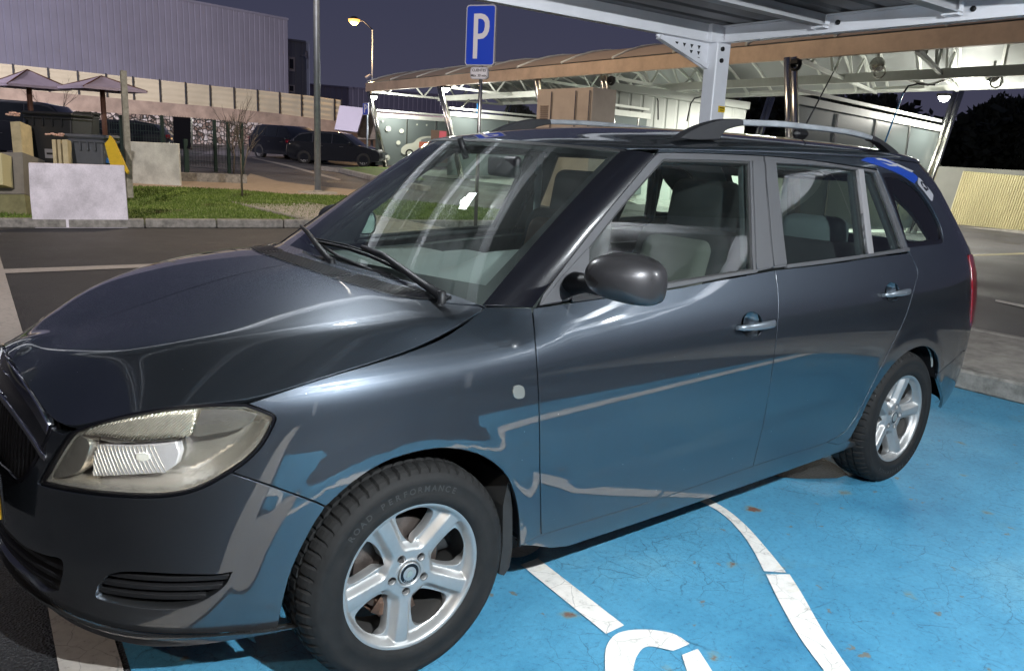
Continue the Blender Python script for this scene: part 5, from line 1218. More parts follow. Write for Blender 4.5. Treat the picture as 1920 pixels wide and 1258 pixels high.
# rubbish tufts on the bins
def tuft(px, py, depth, label, w_=.30):
    P = at_depth(px, py, depth); mb = MB(); rnd = random.Random(px)
    for k in range(9):
        c = (P[0]+(rnd.random()-.5)*w_, P[1]+(rnd.random()-.5)*.1, P[2]+rnd.random()*.05); mb.box(c, (.09, .05, .03), Matrix.Rotation(rnd.random()*3, 3, 'Z'), bev=.01)
    tag(mb.build('paper_bundle', mat('pinkish_paper', (.62, .40, .32), .8, var=.2, scale=30)), label, 'paper')
tuft(24, 217, 14.6, 'pinkish paper bundle on the left edge of the large black bin', .22); tuft(102, 255, 13.2, 'pinkish paper bundle on top of the cream slats', .26)
# parasols
def parasol(apex, base, l, r, lowl, lowr, depth, label):
    A_ = at_depth(*apex, depth); rad = (r-l)/2*depth/FO; hgt = ((lowl+lowr)/2-apex[1])*depth/FO; gz = ground_z(A_[0], A_[1])
    root = empty('parasol', (float(A_[0]), float(A_[1]), gz), .5, label, 'parasol', 'closed up parasols of the terrace'.replace('closed up ', ''))
    zt = float(A_[2]-gz); mb = MB(); mb.tube([(0, 0, 0), (0, 0, zt-.02)], .05*depth/16, 10); mb.build('pole', mat('reddish_wood', (.11, .045, .025), .6, var=.2, scale=20), root)
    mb = MB(); b = 0; n = 4; k0 = []
    R0 = rad*1.25; pts = [(R0*math.cos(a+.5), R0*math.sin(a+.5), zt-hgt) for a in [i*math.pi/2 for i in range(4)]]
    for s_ in range(4):
        p, q = Vector(pts[s_]), Vector(pts[(s_+1) % 4]); ap = Vector((0, 0, zt)); bb = len(mb.v); N_ = 6
        for i in range(N_+1):
            for j in range(N_+1):
                e_ = p.lerp(q, j/N_); v = ap.lerp(e_, i/N_); v.z -= .05*math.sin(math.pi*i/N_)*(.5+math.sin(math.pi*j/N_)*.8); mb.v.append(tuple(v))
        for i in range(N_):
            for j in range(N_): mb.face((bb+i*(N_+1)+j, bb+i*(N_+1)+j+1, bb+(i+1)*(N_+1)+j+1, bb+(i+1)*(N_+1)+j), True)
    for s_ in range(4):
        p, q = Vector(pts[s_]), Vector(pts[(s_+1) % 4]); bb = len(mb.v); mb.v += [tuple(p), tuple(q), tuple(q-Vector((0, 0, .07))), tuple(p-Vector((0, 0, .07)))]; mb.face((bb, bb+1, bb+2, bb+3))
    mb.build('canopy', mat('lilac_canvas', (.38, .32, .40), .85, var=.1, scale=3), root, fix=False)
    for s_ in range(4):
        mb = MB(); mb.tube([(0, 0, zt-.02), (pts[s_][0], pts[s_][1], pts[s_][2]-.02)], .022, 6); mb.build('rib', mat('reddish_wood', (.1, .05, .03), .6), root)
parasol((51, 130), (57, 205), -6, 118, 158, 163, 23, 'left parasol with lilac canopy above the large black bin')
parasol((190, 142), (197, 252), 127, 258, 158, 173, 23, 'right parasol with lilac canopy beside the timber post')
# mesh fence, posts, notice panel
GRN = mat('dark_green_metal', (.012, .030, .022), .5)
fpx = [(165, 306), (232, 312), (308, 318), (352, 322), (405, 326), (430, 328), (455, 330)]
FG = [at_ground(x, y) for x, y in fpx]; FD_ = [(p-CP)@CF for p in FG]
fr_ = empty('mesh_fence', np_(FG[0]), 0, 'dark green mesh fence with square posts in front of the stone wall', 'fence'); o0 = Vector(np_(FG[0]))
def topz(P, px_h): return P[2]+px_h*((P-CP)@CF)/FO
hts = [88, 92, 98, 98, 97, 96, 97]
for p, h in zip(FG, hts):
    mb = MB(); q = Vector(np_(p))-o0; zz = topz(p, h)-o0.z; mb.box((q.x, q.y, (q.z+zz)/2), (.10, .10, zz-q.z), bev=.01); mb.build('fence_post', GRN, fr_)
wm_ = MB()
for i in range(len(FG)-1):
    p, q = Vector(np_(FG[i]))-o0, Vector(np_(FG[i+1]))-o0; h = topz(FG[i], hts[i])-FG[i][2]-.08; n = max(4, int((q-p).length/.10))
    for k in range(n+1):
        s_ = p.lerp(q, k/n); wm_.box((s_.x, s_.y, s_.z+.15+h/2), (.009, .009, h-.1))
    for k in range(8):
        z_ = .15+(h-.1)*k/7; wm_.bar((p.x, p.y, p.z+z_), (q.x, q.y, q.z+z_), .010, .010)
wm_.build('wire_mesh', GRN, fr_)
board([(324, 219), (357, 221), (358, 279), (326, 277)], 21.5, .15, 'notice_board', GLB, 'black upright notice board on a green post by the mesh fence', 'board')
p = at_depth(349, 300, 21.6); mb = MB(); mb.box((p[0], p[1], ground_z(p[0], p[1])+.55), (.10, .10, 1.1)); tag(mb.build('board_post', GRN), 'short green post carrying the black notice board', 'post')
lw = [at_ground(200, 340), at_ground(340, 347), at_ground(463, 351)]; mb = MB()
for p, q in zip(lw[:-1], lw[1:]): mb.bar((p[0], p[1], p[2]+.14), (q[0], q[1], q[2]+.14), .3, .34)
tag(mb.build('low_wall', CONC2), 'low concrete wall at the foot of the mesh fence', 'wall')
# retaining wall: stone gabion, concrete band, yellow sheet fence
GAB = None
def stone_mat():
    m, t, bs = node_mat('stone_wall'); g = t.nodes.new('ShaderNodeTexCoord').outputs['Object']
    v = tex(t, 'ShaderNodeTexVoronoi', 3.6, g); v.inputs['Randomness'].default_value = 1; v2 = tex(t, 'ShaderNodeTexVoronoi', 3.6, g); v2.feature = 'DISTANCE_TO_EDGE'
    sp = t.nodes.new('ShaderNodeSeparateColor'); t.links.new(v.outputs['Color'], sp.inputs[0])
    c = ramp(t, sp.outputs[0], [(.0, (.16, .11, .08)), (.4, (.34, .26, .20)), (.8, (.52, .45, .38)), (1.0, (.62, .58, .52))]).outputs[0]
    e_ = t.nodes.new('ShaderNodeMapRange'); e_.inputs[1].default_value = .02; e_.inputs[2].default_value = .10; e_.inputs[3].default_value = .12; t.links.new(v2.outputs['Distance'], e_.inputs[0])
    c = mixc(t, 1, c, e_.outputs[0], 'MULTIPLY'); t.links.new(c, bs.inputs['Base Color']); bs.inputs['Roughness'].default_value = .9
    bp = t.nodes.new('ShaderNodeBump'); bp.inputs['Distance'].default_value = .25; t.links.new(e_.outputs[0], bp.inputs['Height']); t.links.new(bp.outputs[0], bs.inputs['Normal']); return m
STN = stone_mat(); CW = mat('stained_concrete_band', (.33, .25, .18), .9, var=.35, scale=.9, bump=.02)
W0_, W1_ = at_depth(-300, 180, 43), at_depth(660, 200, 62); W0_[2] = W1_[2] = 0
wd = (W1_-W0_); WLN = float(np.linalg.norm(wd)); wd /= WLN; wn = np.array([-wd[1], wd[0], 0]); wn = wn if wn[1] > 0 else -wn   # towards the camera
def wall_z(px, py):
    dd = CF+CR*((px-PW/2)/FO)-CU*((py-PH/2)/FO); t_ = ((W0_-CP)@wn)/(dd@wn); P = CP+dd*t_; return float((P-W0_)@wd), float(P[2])
def strip_wall(name, top, bot, th, off, material, label, cat):
    T = [wall_z(*p) for p in top]; Bt = [wall_z(*p) for p in bot] if bot else [(s_, -.5) for s_, _ in T]
    mb = MB(); mb.prism(T+Bt[::-1], np_(-wn*th), np_(W0_+wn*off), np_(wd), (0, 0, 1)); return tag(mb.build(name, material), label, cat)
strip_wall('stone_wall', [(-280, 190), (135, 208), (297, 217), (480, 231), (523, 240), (640, 252)], None, .8, .45, STN, 'rough stone wall below the concrete band on the left', 'wall')
strip_wall('retaining_wall', [(-290, 148), (0, 165), (135, 177), (249, 188), (392, 200), (517, 213), (640, 229)], None, .8, .15, CW, 'stained concrete retaining wall under the yellow sheet fence', 'wall')
def corr_mat(name, col, freq, rot=False, depth=.4, var=.12, stain=(.8, .75, .7)):
    m, t, bs = node_mat(name); tc_ = t.nodes.new('ShaderNodeTexCoord').outputs['Object']
    n = tex(t, 'ShaderNodeTexNoise', .35, tc_, Detail=6, Roughness=.6)
    c = ramp(t, n.outputs[0], [(.3, tuple(x*(1-var) for x in col)), (.7, tuple(min(1, x*(1+var)) for x in col))]).outputs[0]; t.links.new(c, bs.inputs['Base Color']); bs.inputs['Roughness'].default_value = .55; return m
YF = corr_mat('yellow_sheet', (.50, .44, .29), 1, var=.12)
tp_ = [(-290, 96), (0, 119), (249, 145), (420, 163.5), (480, 169), (590, 181), (639, 188)]; T = [wall_z(*p) for p in tp_]; s_t = [q[0] for q in T]; z_t = [q[1] for q in T]
bt_ = [wall_z(*p) for p in [(-290, 148), (0, 165), (135, 177), (249, 188), (392, 200), (517, 213), (640, 229)]]; s_b = [q[0] for q in bt_]; z_b = [q[1] for q in bt_]
fen = empty('sheet_fence', np_(W0_), 0, 'yellow corrugated sheet fence with dark posts on top of the retaining wall', 'fence')
ppx = [-250, -190, -115, -42, 26, 91, 146, 199, 249, 299, 347, 393, 438, 482, 523.5, 565, 597, 627, 640]; ps = [wall_z(x, 150)[0] for x in ppx]
for i, s_ in enumerate(ps):
    zb_, zt_ = float(np.interp(s_, s_b, z_b)), float(np.interp(s_, s_t, z_t)); q = wd*s_
    mb = MB(); mb.box((q[0], q[1], (zb_+zt_)/2), (.08, .08, zt_-zb_+.10)); mb.build('post', mat('dark_post', (.03, .03, .03), .6), fen)
    if i < len(ps)-1:
        s2 = ps[i+1]; za, zt2 = float(np.interp(s2, s_b, z_b)), float(np.interp(s2, s_t, z_t)); mb = MB(); nr = 32
        for k in range(nr+1):
            f = k/nr; dp = .014*math.sin(f*4*2*math.pi)
            for (ss, z0_, z1_) in ((s_+.03, zb_, zt_), (s2-.03, za, zt2)):
                p = wd*ss-wn*(.08+dp); mb.v.append((p[0], p[1], z0_+(z1_-z0_)*f))
        for k in range(nr): mb.face((2*k, 2*k+1, 2*k+3, 2*k+2), True)
        mb.build('sheet_panel', YF, fen)
# warehouses
def corrugated(name, O, ux, L, z0, z1_, pitch, dep, material, label, cat, thick=20.0, ztop=None):
    mb = MB(); n = int(L/pitch); ux = np.array(ux); nn = np.array([-ux[1], ux[0], 0]); nn = nn if nn[1] > 0 else -nn; pr = []
    for k in range(n):
        for f, d_ in ((0, 0), (.72, 0), (.80, -dep), (.92, -dep)): pr.append(((k+f)*pitch, d_))
    pr.append((n*pitch, 0))
    for s_, d_ in pr:
        p = ux*s_+nn*d_; zt_ = z1_ if ztop is None else ztop(s_); mb.v += [(p[0], p[1], z0), (p[0], p[1], zt_)]
    for k in range(len(pr)-1): mb.face((2*k, 2*k+1, 2*k+3, 2*k+2))
    e0, e1 = ux*0-nn*thick, ux*(n*pitch)-nn*thick; b = len(mb.v); zt0 = z1_ if ztop is None else ztop(0); zt1 = z1_ if ztop is None else ztop(n*pitch)
    mb.v += [(e0[0], e0[1], z0), (e0[0], e0[1], zt0), (e1[0], e1[1], z0), (e1[0], e1[1], zt1)]
    l_ = 2*(len(pr)-1); mb.face((0, b, b+1, 1)); mb.face((l_, l_+1, b+3, b+2)); mb.face((1, b+1, b+3, l_+1))
    root = empty(name, np_(O), 0, label, cat); mb.build('wall', material, root, fix=False)
    mb = MB(); e_ = ux*(n*pitch); mb.bar((0, 0, zt0+.06), (e_[0], e_[1], zt1+.06), .35, .22); mb.build('roof_edge', material, root); return root
WH = corr_mat('lilac_cladding', (.43, .43, .51), 1, var=.08); WH2 = corr_mat('grey_cladding', (.22, .25, .32), 1, var=.08)
E0 = at_depth(539, 38, 88); E0z = float(E0[2]); E1 = at_depth(-500, -80, 54); u_ = (E1-E0); u_[2] = 0; LW = float(np.linalg.norm(u_)); u_ /= LW; O = E0.copy(); O[2] = 0
corrugated('warehouse', O, u_, LW, 0, E0z, .62, .10, WH, 'large lilac corrugated warehouse above the yellow fence', 'warehouse', 30)
O = at_depth(541, 76, 96); z_ = float(O[2]); O2 = at_depth(586, 84, 98); u2_ = O2-O; u2_[2] = 0; L2 = float(np.linalg.norm(u2_)); u2_ /= L2; O[2] = 0
blk = corrugated('annex_building', O, u2_, L2, 0, z_, .9, .05, WH2, 'narrow blue grey annex with two small windows right of the warehouse', 'building', 20)
for wy, hh in ((121, 26), (167, 14)):
    a_, b_ = at_depth(541, wy-hh/2, 95.6), at_depth(553, wy+hh/2, 95.6); f = MB(); c = (a_+b_)/2-np.array([O[0], O[1], 0]); w_ = abs(12*95.6/FO); h_ = abs(hh*95.6/FO); rot = Matrix.Rotation(math.atan2(u2_[1], u2_[0]), 3, 'Z')
    f.box(np_(c), (w_, .15, h_), rot); fo = f.build('window', mat('white_frame', (.5, .5, .55), .5), blk); g_ = MB(); c2 = c-CF*.12; g_.box(np_(c2), (w_*.62, .1, h_*.66), rot); g_.build('pane', mat('dark_pane', (.012, .014, .02), .1), fo)
dsh = at_depth(577, 103, 95); mb = MB(); mb.lathe([(.02, 0), (.25, .05), (.42, .16)], 20, 'x', np_(dsh)); mb.tube([np_(dsh), np_(dsh+np.array([0, 0, -1.6]))], .05, 6); mb.tube([np_(dsh), np_(at_depth(563, 106, 95))], .04, 6)
tag(mb.build('satellite_dish', mat('dish_grey', (.12, .12, .14), .5)), 'small satellite dish beside the annex window', 'dish')
O = at_depth(577, 159, 120); z_ = float(O[2]); O2 = at_depth(900, 185, 150); zb2 = float(O2[2]); u3 = O2-O; u3[2] = 0; L3 = float(np.linalg.norm(u3)); u3 /= L3; O[2] = 0
corrugated('far_shed', O, u3, L3, 0, z_, 1.1, .1, corr_mat('far_cladding', (.36, .34, .44), 1, var=.05), 'low far shed of lilac cladding behind the car wash', 'shed', 30, ztop=lambda s_: z_+(zb2-z_)*s_/L3)
# grey wall and white ramp board behind the car wash
a_, b_ = at_depth(640, 205, 70), at_depth(1010, 232, 60); mb = MB(); mb.v = [np_(a_*[1, 1, 0]), np_(b_*[1, 1, 0]), np_(b_), np_(a_)]; mb.face((0, 1, 2, 3)); k_ = [(v[0]-.8, v[1]-.3, v[2]) for v in mb.v]; mb.v += k_; mb.face((7, 6, 5, 4)); mb.face((3, 2, 6, 7)); mb.face((0, 3, 7, 4)); mb.face((1, 5, 6, 2))
tag(mb.build('boundary_wall', mat('pinkish_render', (.36, .31, .33), .85, var=.1, scale=.5)), 'long pale rendered wall behind the left end of the car wash', 'wall')
board([(637, 198), (683, 203), (670, 248), (627, 243)], 58, .3, 'white_screen', mat('white_screen', (.62, .58, .64), .7, var=.05, scale=.8), 'white leaning board behind the two dark parked cars', 'board')
board([(683, 203), (706, 210), (705, 262), (670, 262), (670, 248)], 60, .3, 'brown_bank', mat('brown_bank', (.19, .16, .12), .95, var=.4, scale=1.5), 'brown earth bank right of the white leaning board', 'bank')

# ================================================================== lamps
SOD = mat('sodium_lamp', (1, .6, .2), .5, emit=(1, .45, .08), estr=1.6); LED = mat('led_lamp', (1, 1, 1), .5, emit=(.95, 1, .9), estr=40)
GAL = mat('galvanised_steel', (.30, .34, .40), .45, metal=.6, var=.15, scale=8)
def spot(name, loc, target, energy, col, size, blend=.5, rad=.1, parent=None):
    l = bpy.data.lights.new(name, 'SPOT'); l.energy = energy; l.color = col; l.spot_size = size; l.spot_blend = blend; l.shadow_soft_size = rad
    o = bpy.data.objects.new(name, l); scene.collection.objects.link(o); o.location = loc
    d = Vector(target)-Vector(loc); o.rotation_euler = d.to_track_quat('-Z', 'Y').to_euler()
    if parent: o.parent = parent; o.location = Vector(loc)-parent.location
    return o
LP = at_ground(596, 370); root = empty('street_lamp', np_(LP), 0, 'tall grey street lamp post standing in the grass on a round base', 'street lamp')
mb = MB(); mb.tube([(0, 0, 0), (0, 0, 4), (0, 0, 9)], [.078, .072, .045], 20); mb.build('pole', GAL, root)
mb = MB(); mb.tube([(0, 0, 9), (.3, .5, 9.35), (.7, 1.2, 9.45)], .04, 8); mb.build('arm', GAL, root); mb = MB(); mb.box((.85, 1.5, 9.44), (.32, .65, .14), Matrix.Rotation(-.5, 3, 'Z'), bev=.05); mb.m(SOD).box((.85, 1.5, 9.36), (.2, .4, .03), Matrix.Rotation(-.5, 3, 'Z')); mb.build('lamp_head', GAL, root)
mb = MB(); mb.lathe([(0.001, .125), (.45, .125), (.47, .09), (.47, .0)], 32, 'z'); mb.lathe([(0.11, .125), (.11, .16), (.08, .17)], 24, 'z'); mb.build('foundation', CONC, root)
spot('sodium_light', (LP[0]+.85, LP[1]+1.5, 9.35), (LP[0]-2, LP[1]+1.5, 0), 3000, (1, .80, .58), R_(150), .6, .12)
SP = at_depth(698, 165, 62); gz = ground_z(SP[0], SP[1]); top = at_depth(700, 60, 62); root = empty('street_lamp', (float(SP[0]), float(SP[1]), gz), 0, 'far slim street lamp with the glowing orange head, left of the parking sign', 'street lamp')
mb = MB(); zt = float(top[2]-gz); hd = at_depth(664, 37, 60)-np.array([SP[0], SP[1], gz]); mb.tube([(0, 0, 0), (0, 0, zt)], [.10, .06], 12); mb.build('pole', GAL, root)
mb = MB(); mb.tube([(0, 0, zt), np_(np.array([0, 0, zt])*.5+hd*.5+np.array([0, 0, .25])), np_(hd)], .04, 8); mb.build('arm', mat('dark_arm', (.05, .05, .06), .5), root)
mb = MB(); mb.lathe([(.001, .22), (.2, .18), (.33, .05), (.36, 0)], 20, 'z', np_(hd)); mb.build('lamp_head', BLK, root); mb = MB(); mb.lathe([(.001, -.42), (.25, -.34), (.42, -.12), (.44, 0)], 20, 'z', np_(hd)); mb.build('lamp_bulb', SOD, root)
mb = MB(); cpt = at_depth(690, 144, 61.5)-np.array([SP[0], SP[1], gz]); mb.box(np_(cpt), (.45, .3, .18), Matrix.Rotation(.6, 3, 'Y'), bev=.04); mb.tube([np_(cpt), (0, 0, float(cpt[2])+.1)], .03, 6); mb.build('camera_housing', WHT, root)
hw = at_depth(664, 40, 60); l = bpy.data.lights.new('sodium_glow', 'POINT'); l.energy = 1500; l.color = (1, .62, .28); l.shadow_soft_size = .3; o = bpy.data.objects.new('sodium_glow', l); scene.collection.objects.link(o); o.location = np_(hw+np.array([0, 0, -.6]))

def mast(loc, h, tgt, energy, col, label, head=SOD, cone=150):
    gz_ = ground_z(loc[0], loc[1]); root = empty('street_lamp', (loc[0], loc[1], gz_), 0, label, 'street lamp'); mb = MB(); mb.tube([(0, 0, 0), (0, 0, h)], [.08, .05], 14); mb.build('pole', GAL, root)
    mb = MB(); mb.box((0, 0, h+.05), (.55, .3, .10), bev=.03); mb.m(head).box((0, 0, h-.01), (.4, .22, .02)); mb.build('lamp_head', GAL, root)
    spot('unseen_mast_light', (loc[0], loc[1], gz_+h-.05), tgt, energy, col, R_(cone), .5, .15)
mast((7, -27), 10, (-6, -42, 2), 13000, (.95, .88, .95), 'tall unseen mast lamp added left of the frame to light the terrace', LED)  # mast added out of view to brighten the warehouse and terrace
spot('unseen_mast_light', (7, -27.2, 10.2), (-24, -66, 7), 62000, (.90, .84, 1.0), R_(75), .6, .2)  # second spot on the added mast, brightens the warehouse
mast((8.0, 4.5), 7.5, (-1, -5, 0), 2600, (1, .88, .74), 'warm street lamp behind the camera at the front of the lot')
spot('unseen_mast_light', (8.0, 4.3, 7.6), (-3.5, -15, 1), 9000, (1, .93, .92), R_(50), .5, .15)  # extra spot added out of view to brighten the boards at the left
# ================================================================== car wash
ZE = 3.5
WHT_M = mat('white_painted_steel', (.62, .64, .60), .45, var=.08, scale=3); FASC = mat('tan_fascia', (.50, .37, .27), .6, var=.18, scale=2.2); SS = mat('stainless_steel', (.55, .54, .50), .25, metal=1, var=.1, scale=10)
ROOFM = None
def trans_mat(name, col, tr):
    m = bpy.data.materials.new(name); m.use_nodes = True; t = m.node_tree; b = t.nodes['Principled BSDF']; b.inputs['Base Color'].default_value = (*col, 1); b.inputs['Roughness'].default_value = .35; b.inputs['Coat Weight'].default_value = .4; b.inputs['Coat Roughness'].default_value = .15
    tl__ = t.nodes.new('ShaderNodeBsdfTranslucent'); tl__.inputs[0].default_value = (*col, 1); mx = t.nodes.new('ShaderNodeMixShader'); mx.inputs[0].default_value = tr; t.links.new(b.outputs[0], mx.inputs[1]); t.links.new(tl__.outputs[0], mx.inputs[2]); t.links.new(mx.outputs[0], t.nodes['Material Output'].inputs[0]); return m
POLY = trans_mat('canopy_sheet', (.36, .38, .38), .12)
xn = -15.9; xfr = -23.4; yL, yR = -31.5, -1.0
wash = empty('car_wash', (xn, -16, 0), 0, 'long self service car wash canopy with tan fascia and arched roof', 'car wash'); wo_ = Vector((xn, -16, 0))
def wb_(mb, name, material, parent=wash, fix=True):
    mb.v = [tuple(Vector(v)-wo_) for v in mb.v]; return mb.build(name, material, parent, fix)
def eave(px, py, z=ZE): return at_plane(px, py, 2, z)
nl, nr_ = eave(684, 172), eave(1920, 80); nl[0] = (nl[0]+xn)/2
fl, frr = eave(940, 197), eave(1920, 165)
ns = lambda f: nl+(nr_-nl)*f
nr2 = nl+(nr_-nl)*1.12; fr2_ = fl+(frr-fl)*1.10
mb = MB(); mb.bar(np_(nl+[0, 0, .17]), np_(nr2+[0, 0, .17]), .14, .34); wb_(mb, 'fascia', FASC)
mb = MB(); mb.bar(np_(fl+[0, 0, .06]), np_(fr2_+[0, 0, .06]), .12, .14); mb.bar(np_((fl+nl)/2*[1, 1, 1]+[0, 0, .0]), np_((fr2_+nr2)/2+[0, 0, .0]), .12, .22); wb_(mb, 'beam', WHT_M)
# arched roof sheets, ribs
def arc(a_, b_, f, rise=.85, z0=.34):
    p = a_+(b_-a_)*f; p = p.copy(); p[2] = ZE+z0*(1-f)+.10*f+rise*math.sin(math.pi*f)**.9; return p
NB = 26; mb = MB(); NA = 12
for i in range(NB+1):
    for j in range(NA+1): mb.v.append(np_(arc(nl+(nr2-nl)*i/NB, fl+(fr2_-fl)*i/NB, j/NA)))
for i in range(NB):
    for j in range(NA): mb.face((i*(NA+1)+j, i*(NA+1)+j+1, (i+1)*(NA+1)+j+1, (i+1)*(NA+1)+j), True)
wb_(mb, 'roof_sheet', POLY, fix=False)
mb = MB()
for i in range(NB+1):
    for j in range(NA+1): mb.v.append(np_(arc(nl+(nr2-nl)*i/NB, fl+(fr2_-fl)*i/NB, j/NA)+np.array([0, 0, .04])))
for i in range(NB):
    for j in range(NA): mb.face((i*(NA+1)+j, i*(NA+1)+j+1, (i+1)*(NA+1)+j+1, (i+1)*(NA+1)+j), True)
wb_(mb, 'roof_cover', mat('tan_roof_cover', (.44, .34, .26), .6, var=.12, scale=.7), fix=False)
for i in range(0, NB+1, 2):
    A_, B_ = nl+(nr2-nl)*i/NB, fl+(fr2_-fl)*i/NB; mb = MB(); mb.tube([np_(arc(A_, B_, j/10)+np.array([0, 0, .06])) for j in range(11)], .035, 6); wb_(mb, 'cover_strip', WHT_M)
for i in range(NB+1):
    mb = MB(); A_, B_ = nl+(nr2-nl)*i/NB, fl+(fr2_-fl)*i/NB; pp = [np_(arc(A_, B_, j/10)-np.array([0, 0, .05])) for j in range(11)]
    for p, q in zip(pp[:-1], pp[1:]): mb.bar(p, q, .06, .07)
    wb_(mb, 'rib', WHT_M)
def post(top, low, name, r=.07, xoff=-.5, z=ZE):
    T_ = eave(*top, z); L_ = at_plane(low[0], low[1], 0, T_[0]+xoff); dv = L_-T_; g_ = ground_z(T_[0], T_[1]); k = (g_-T_[2])/dv[2]; Bp = T_+dv*k
    sv = np.array([0, .16, 0]); mb = MB(); mb.tube([np_(T_), np_(Bp)], r, 12); mb.tube([np_(T_+sv), np_(Bp+sv)], r, 12); mb.box(np_(Bp+[0, .08, .02]), (.4, .5, .04)); wb_(mb, name, SS); return T_, Bp
NP = [post((690, 172), (722, 315), 'post', xoff=-.9), post((822, 162), (842, 245), 'post', xoff=-.4), post((1004, 149), (1018, 232), 'post'), post((1128, 141), (1140, 218), 'post'), post((1476, 108), (1479, 248), 'post', xoff=-.2)]
FP = [post((953, 197), (942, 227), 'post', xoff=.4), post((1442, 184), (1421, 248), 'post', xoff=.5), post((1792, 172), (1737, 334), 'post', xoff=.9)]
# cross trusses at every near post
def truss(A_, B_, n=4, h=.75):
    mb = MB(); A_, B_ = np.array(A_), np.array(B_); bot = [A_+(B_-A_)*k/n for k in range(n+1)]; top = []
    for k in range(n+1):
        p = bot[k].copy(); p[2] = arc(A_, B_, k/n)[2]-.06; top.append(p)
    for k in range(n):
        mb.bar(np_(bot[k]), np_(bot[k+1]), .08, .08); mb.bar(np_(top[k]), np_(top[k+1]), .07, .07)
        m_ = (bot[k]+bot[k+1])/2; mb.bar(np_(top[k]), np_(m_), .05, .05); mb.bar(np_(m_), np_(top[k+1]), .05, .05)
    wb_(mb, 'truss', WHT_M)
def near_f(P): return float((P[1]-nl[1])/(nr_[1]-nl[1]))
for T_, _ in NP+[(ns(.93), 0), (ns(1.1), 0)]:
    f = near_f(T_); truss(ns(f), fl+(frr-fl)*f)
# dividing screens with rails
GLP = trans_mat('screen_panel', (.15, .18, .18), .2)
def screen(Pn, Pf, z0=.15, zr1=2.50, rail_=True):
    mb = MB(); a_, b_ = np.array(Pn[:2]), np.array(Pf[:2]); g0 = ground_z(*a_); g1 = ground_z(*b_); z1_ = zr1-(g0+g1)/2
    mb.v = [(a_[0], a_[1], g0+z0), (b_[0], b_[1], g1+z0), (b_[0], b_[1], g1+z1_), (a_[0], a_[1], g0+z1_)]; mb.face((0, 1, 2, 3)); k_ = [(v[0], v[1]-.03, v[2]) for v in mb.v]; mb.v += k_; mb.face((7, 6, 5, 4)); wb_(mb, 'screen_panel', GLP)
    for k in range(1, 4):
        q = a_+(b_-a_)*k/4; mb = MB(); mb.box((q[0], q[1], (g0+g1)/2+(z0+z1_)/2), (.05, .06, z1_-z0)); wb_(mb, 'screen_mullion', SS)
    mb = MB(); mb.bar((a_[0], a_[1], g0+z1_+.08), (b_[0], b_[1], g1+z1_+.08), .14, .16); mb.bar((a_[0], a_[1], g0+z1_+.28), (b_[0], b_[1], g1+z1_+.28), .07, .07); wb_(mb, 'screen_rail', WHT_M)
def farmate(T_, low):
    f = near_f(T_); p = fl+(frr-fl)*f; return p
for i in (0, 1, 2, 3, 4):
    T_, Bp = NP[i]; q = farmate(T_, 0); a_ = Bp+(T_-Bp)*.55; b_ = q.copy(); b_[0] += .8; b_ = b_ if i < 4 else FP[2][1]+(FP[2][0]-FP[2][1])*.6; screen(a_, b_)
for k in range(5):
    p, q = fl+(fr2_-fl)*(k/8), fl+(fr2_-fl)*((k+.97)/8); g0, g1 = ground_z(*p[:2]), ground_z(*q[:2]); mb = MB(); mb.v = []
    for j in range(13):
        f = j/12; dx = .02*(j % 2); mb.v += [(p[0]+.9+dx, p[1], g0+.1+1.35*f), (q[0]+.9+dx, q[1], g1+.1+1.35*f)]
    for j in range(12): mb.face((2*j, 2*j+1, 2*j+3, 2*j+2))
    wb_(mb, 'rear_screen', mat('slatted_screen', (.50, .56, .48), .5, var=.1, scale=.6), fix=False)
    mb = MB(); mb.bar((p[0]+.95, p[1], g0+1.5), (q[0]+.95, q[1], g1+1.5), .08, .08); wb_(mb, 'rear_rail', WHT_M)
# white car drawing and bubbles on the end screen
def on_screen(px, py, off=.06):
    T_, Bp = NP[0]; a_ = Bp+(T_-Bp)*.55; q = farmate(T_, 0); b_ = q.copy(); b_[0] += .8; n_ = np.array([-(b_-a_)[1], (b_-a_)[0], 0]); n_ /= np.linalg.norm(n_); n_ = n_ if n_[1] > 0 else -n_
    dd = CF+CR*((px-PW/2)/FO)-CU*((py-PH/2)/FO); t_ = ((a_+n_*off-CP)@n_)/(dd@n_); return CP+dd*t_
def decal(pts, name, material, off=.06):
    P = [np_(on_screen(x, y, off)) for x, y in pts]; mb = MB(); mb.v = P; mb.face(range(len(P))); return wb_(mb, name, material, fix=False)
DEC = mat('pale_decal', (.50, .52, .45), .5)
decal([tuple(p) for p in cr_curve([(752, 286), (753, 278), (762, 271), (775, 268), (784, 260), (800, 256), (840, 256)], 4)]+[(840, 292), (785, 291), (770, 292), (757, 290)], 'screen_decal', DEC)
decal(circ_uv(768, 288, 8, 8, 18), 'screen_decal', BLK, .08); decal(circ_uv(768, 288, 5, 5, 18), 'screen_decal', DEC, .10); decal([(790, 262), (800, 259), (826, 259), (826, 270), (786, 272)], 'screen_decal', mat('grey_decal', (.2, .22, .22), .4), .08)
for x, y, r_ in ((728, 242, 5), (753, 246, 4.2), (747, 268, 4), (726, 296, 5.4), (718, 228, 2), (782, 234, 1.5), (800, 235, 1.5)): decal(circ_uv(x, y, r_, r_, 16), 'screen_decal', DEC)
sheet('wash_floor', [(-23.8, -32), (-15.6, -32), (-15.6, -8.5), (-23.8, -8.5)], mat('wash_concrete', (.34, .35, .33), .5, var=.25, scale=1.5), .012, sub=1.5)
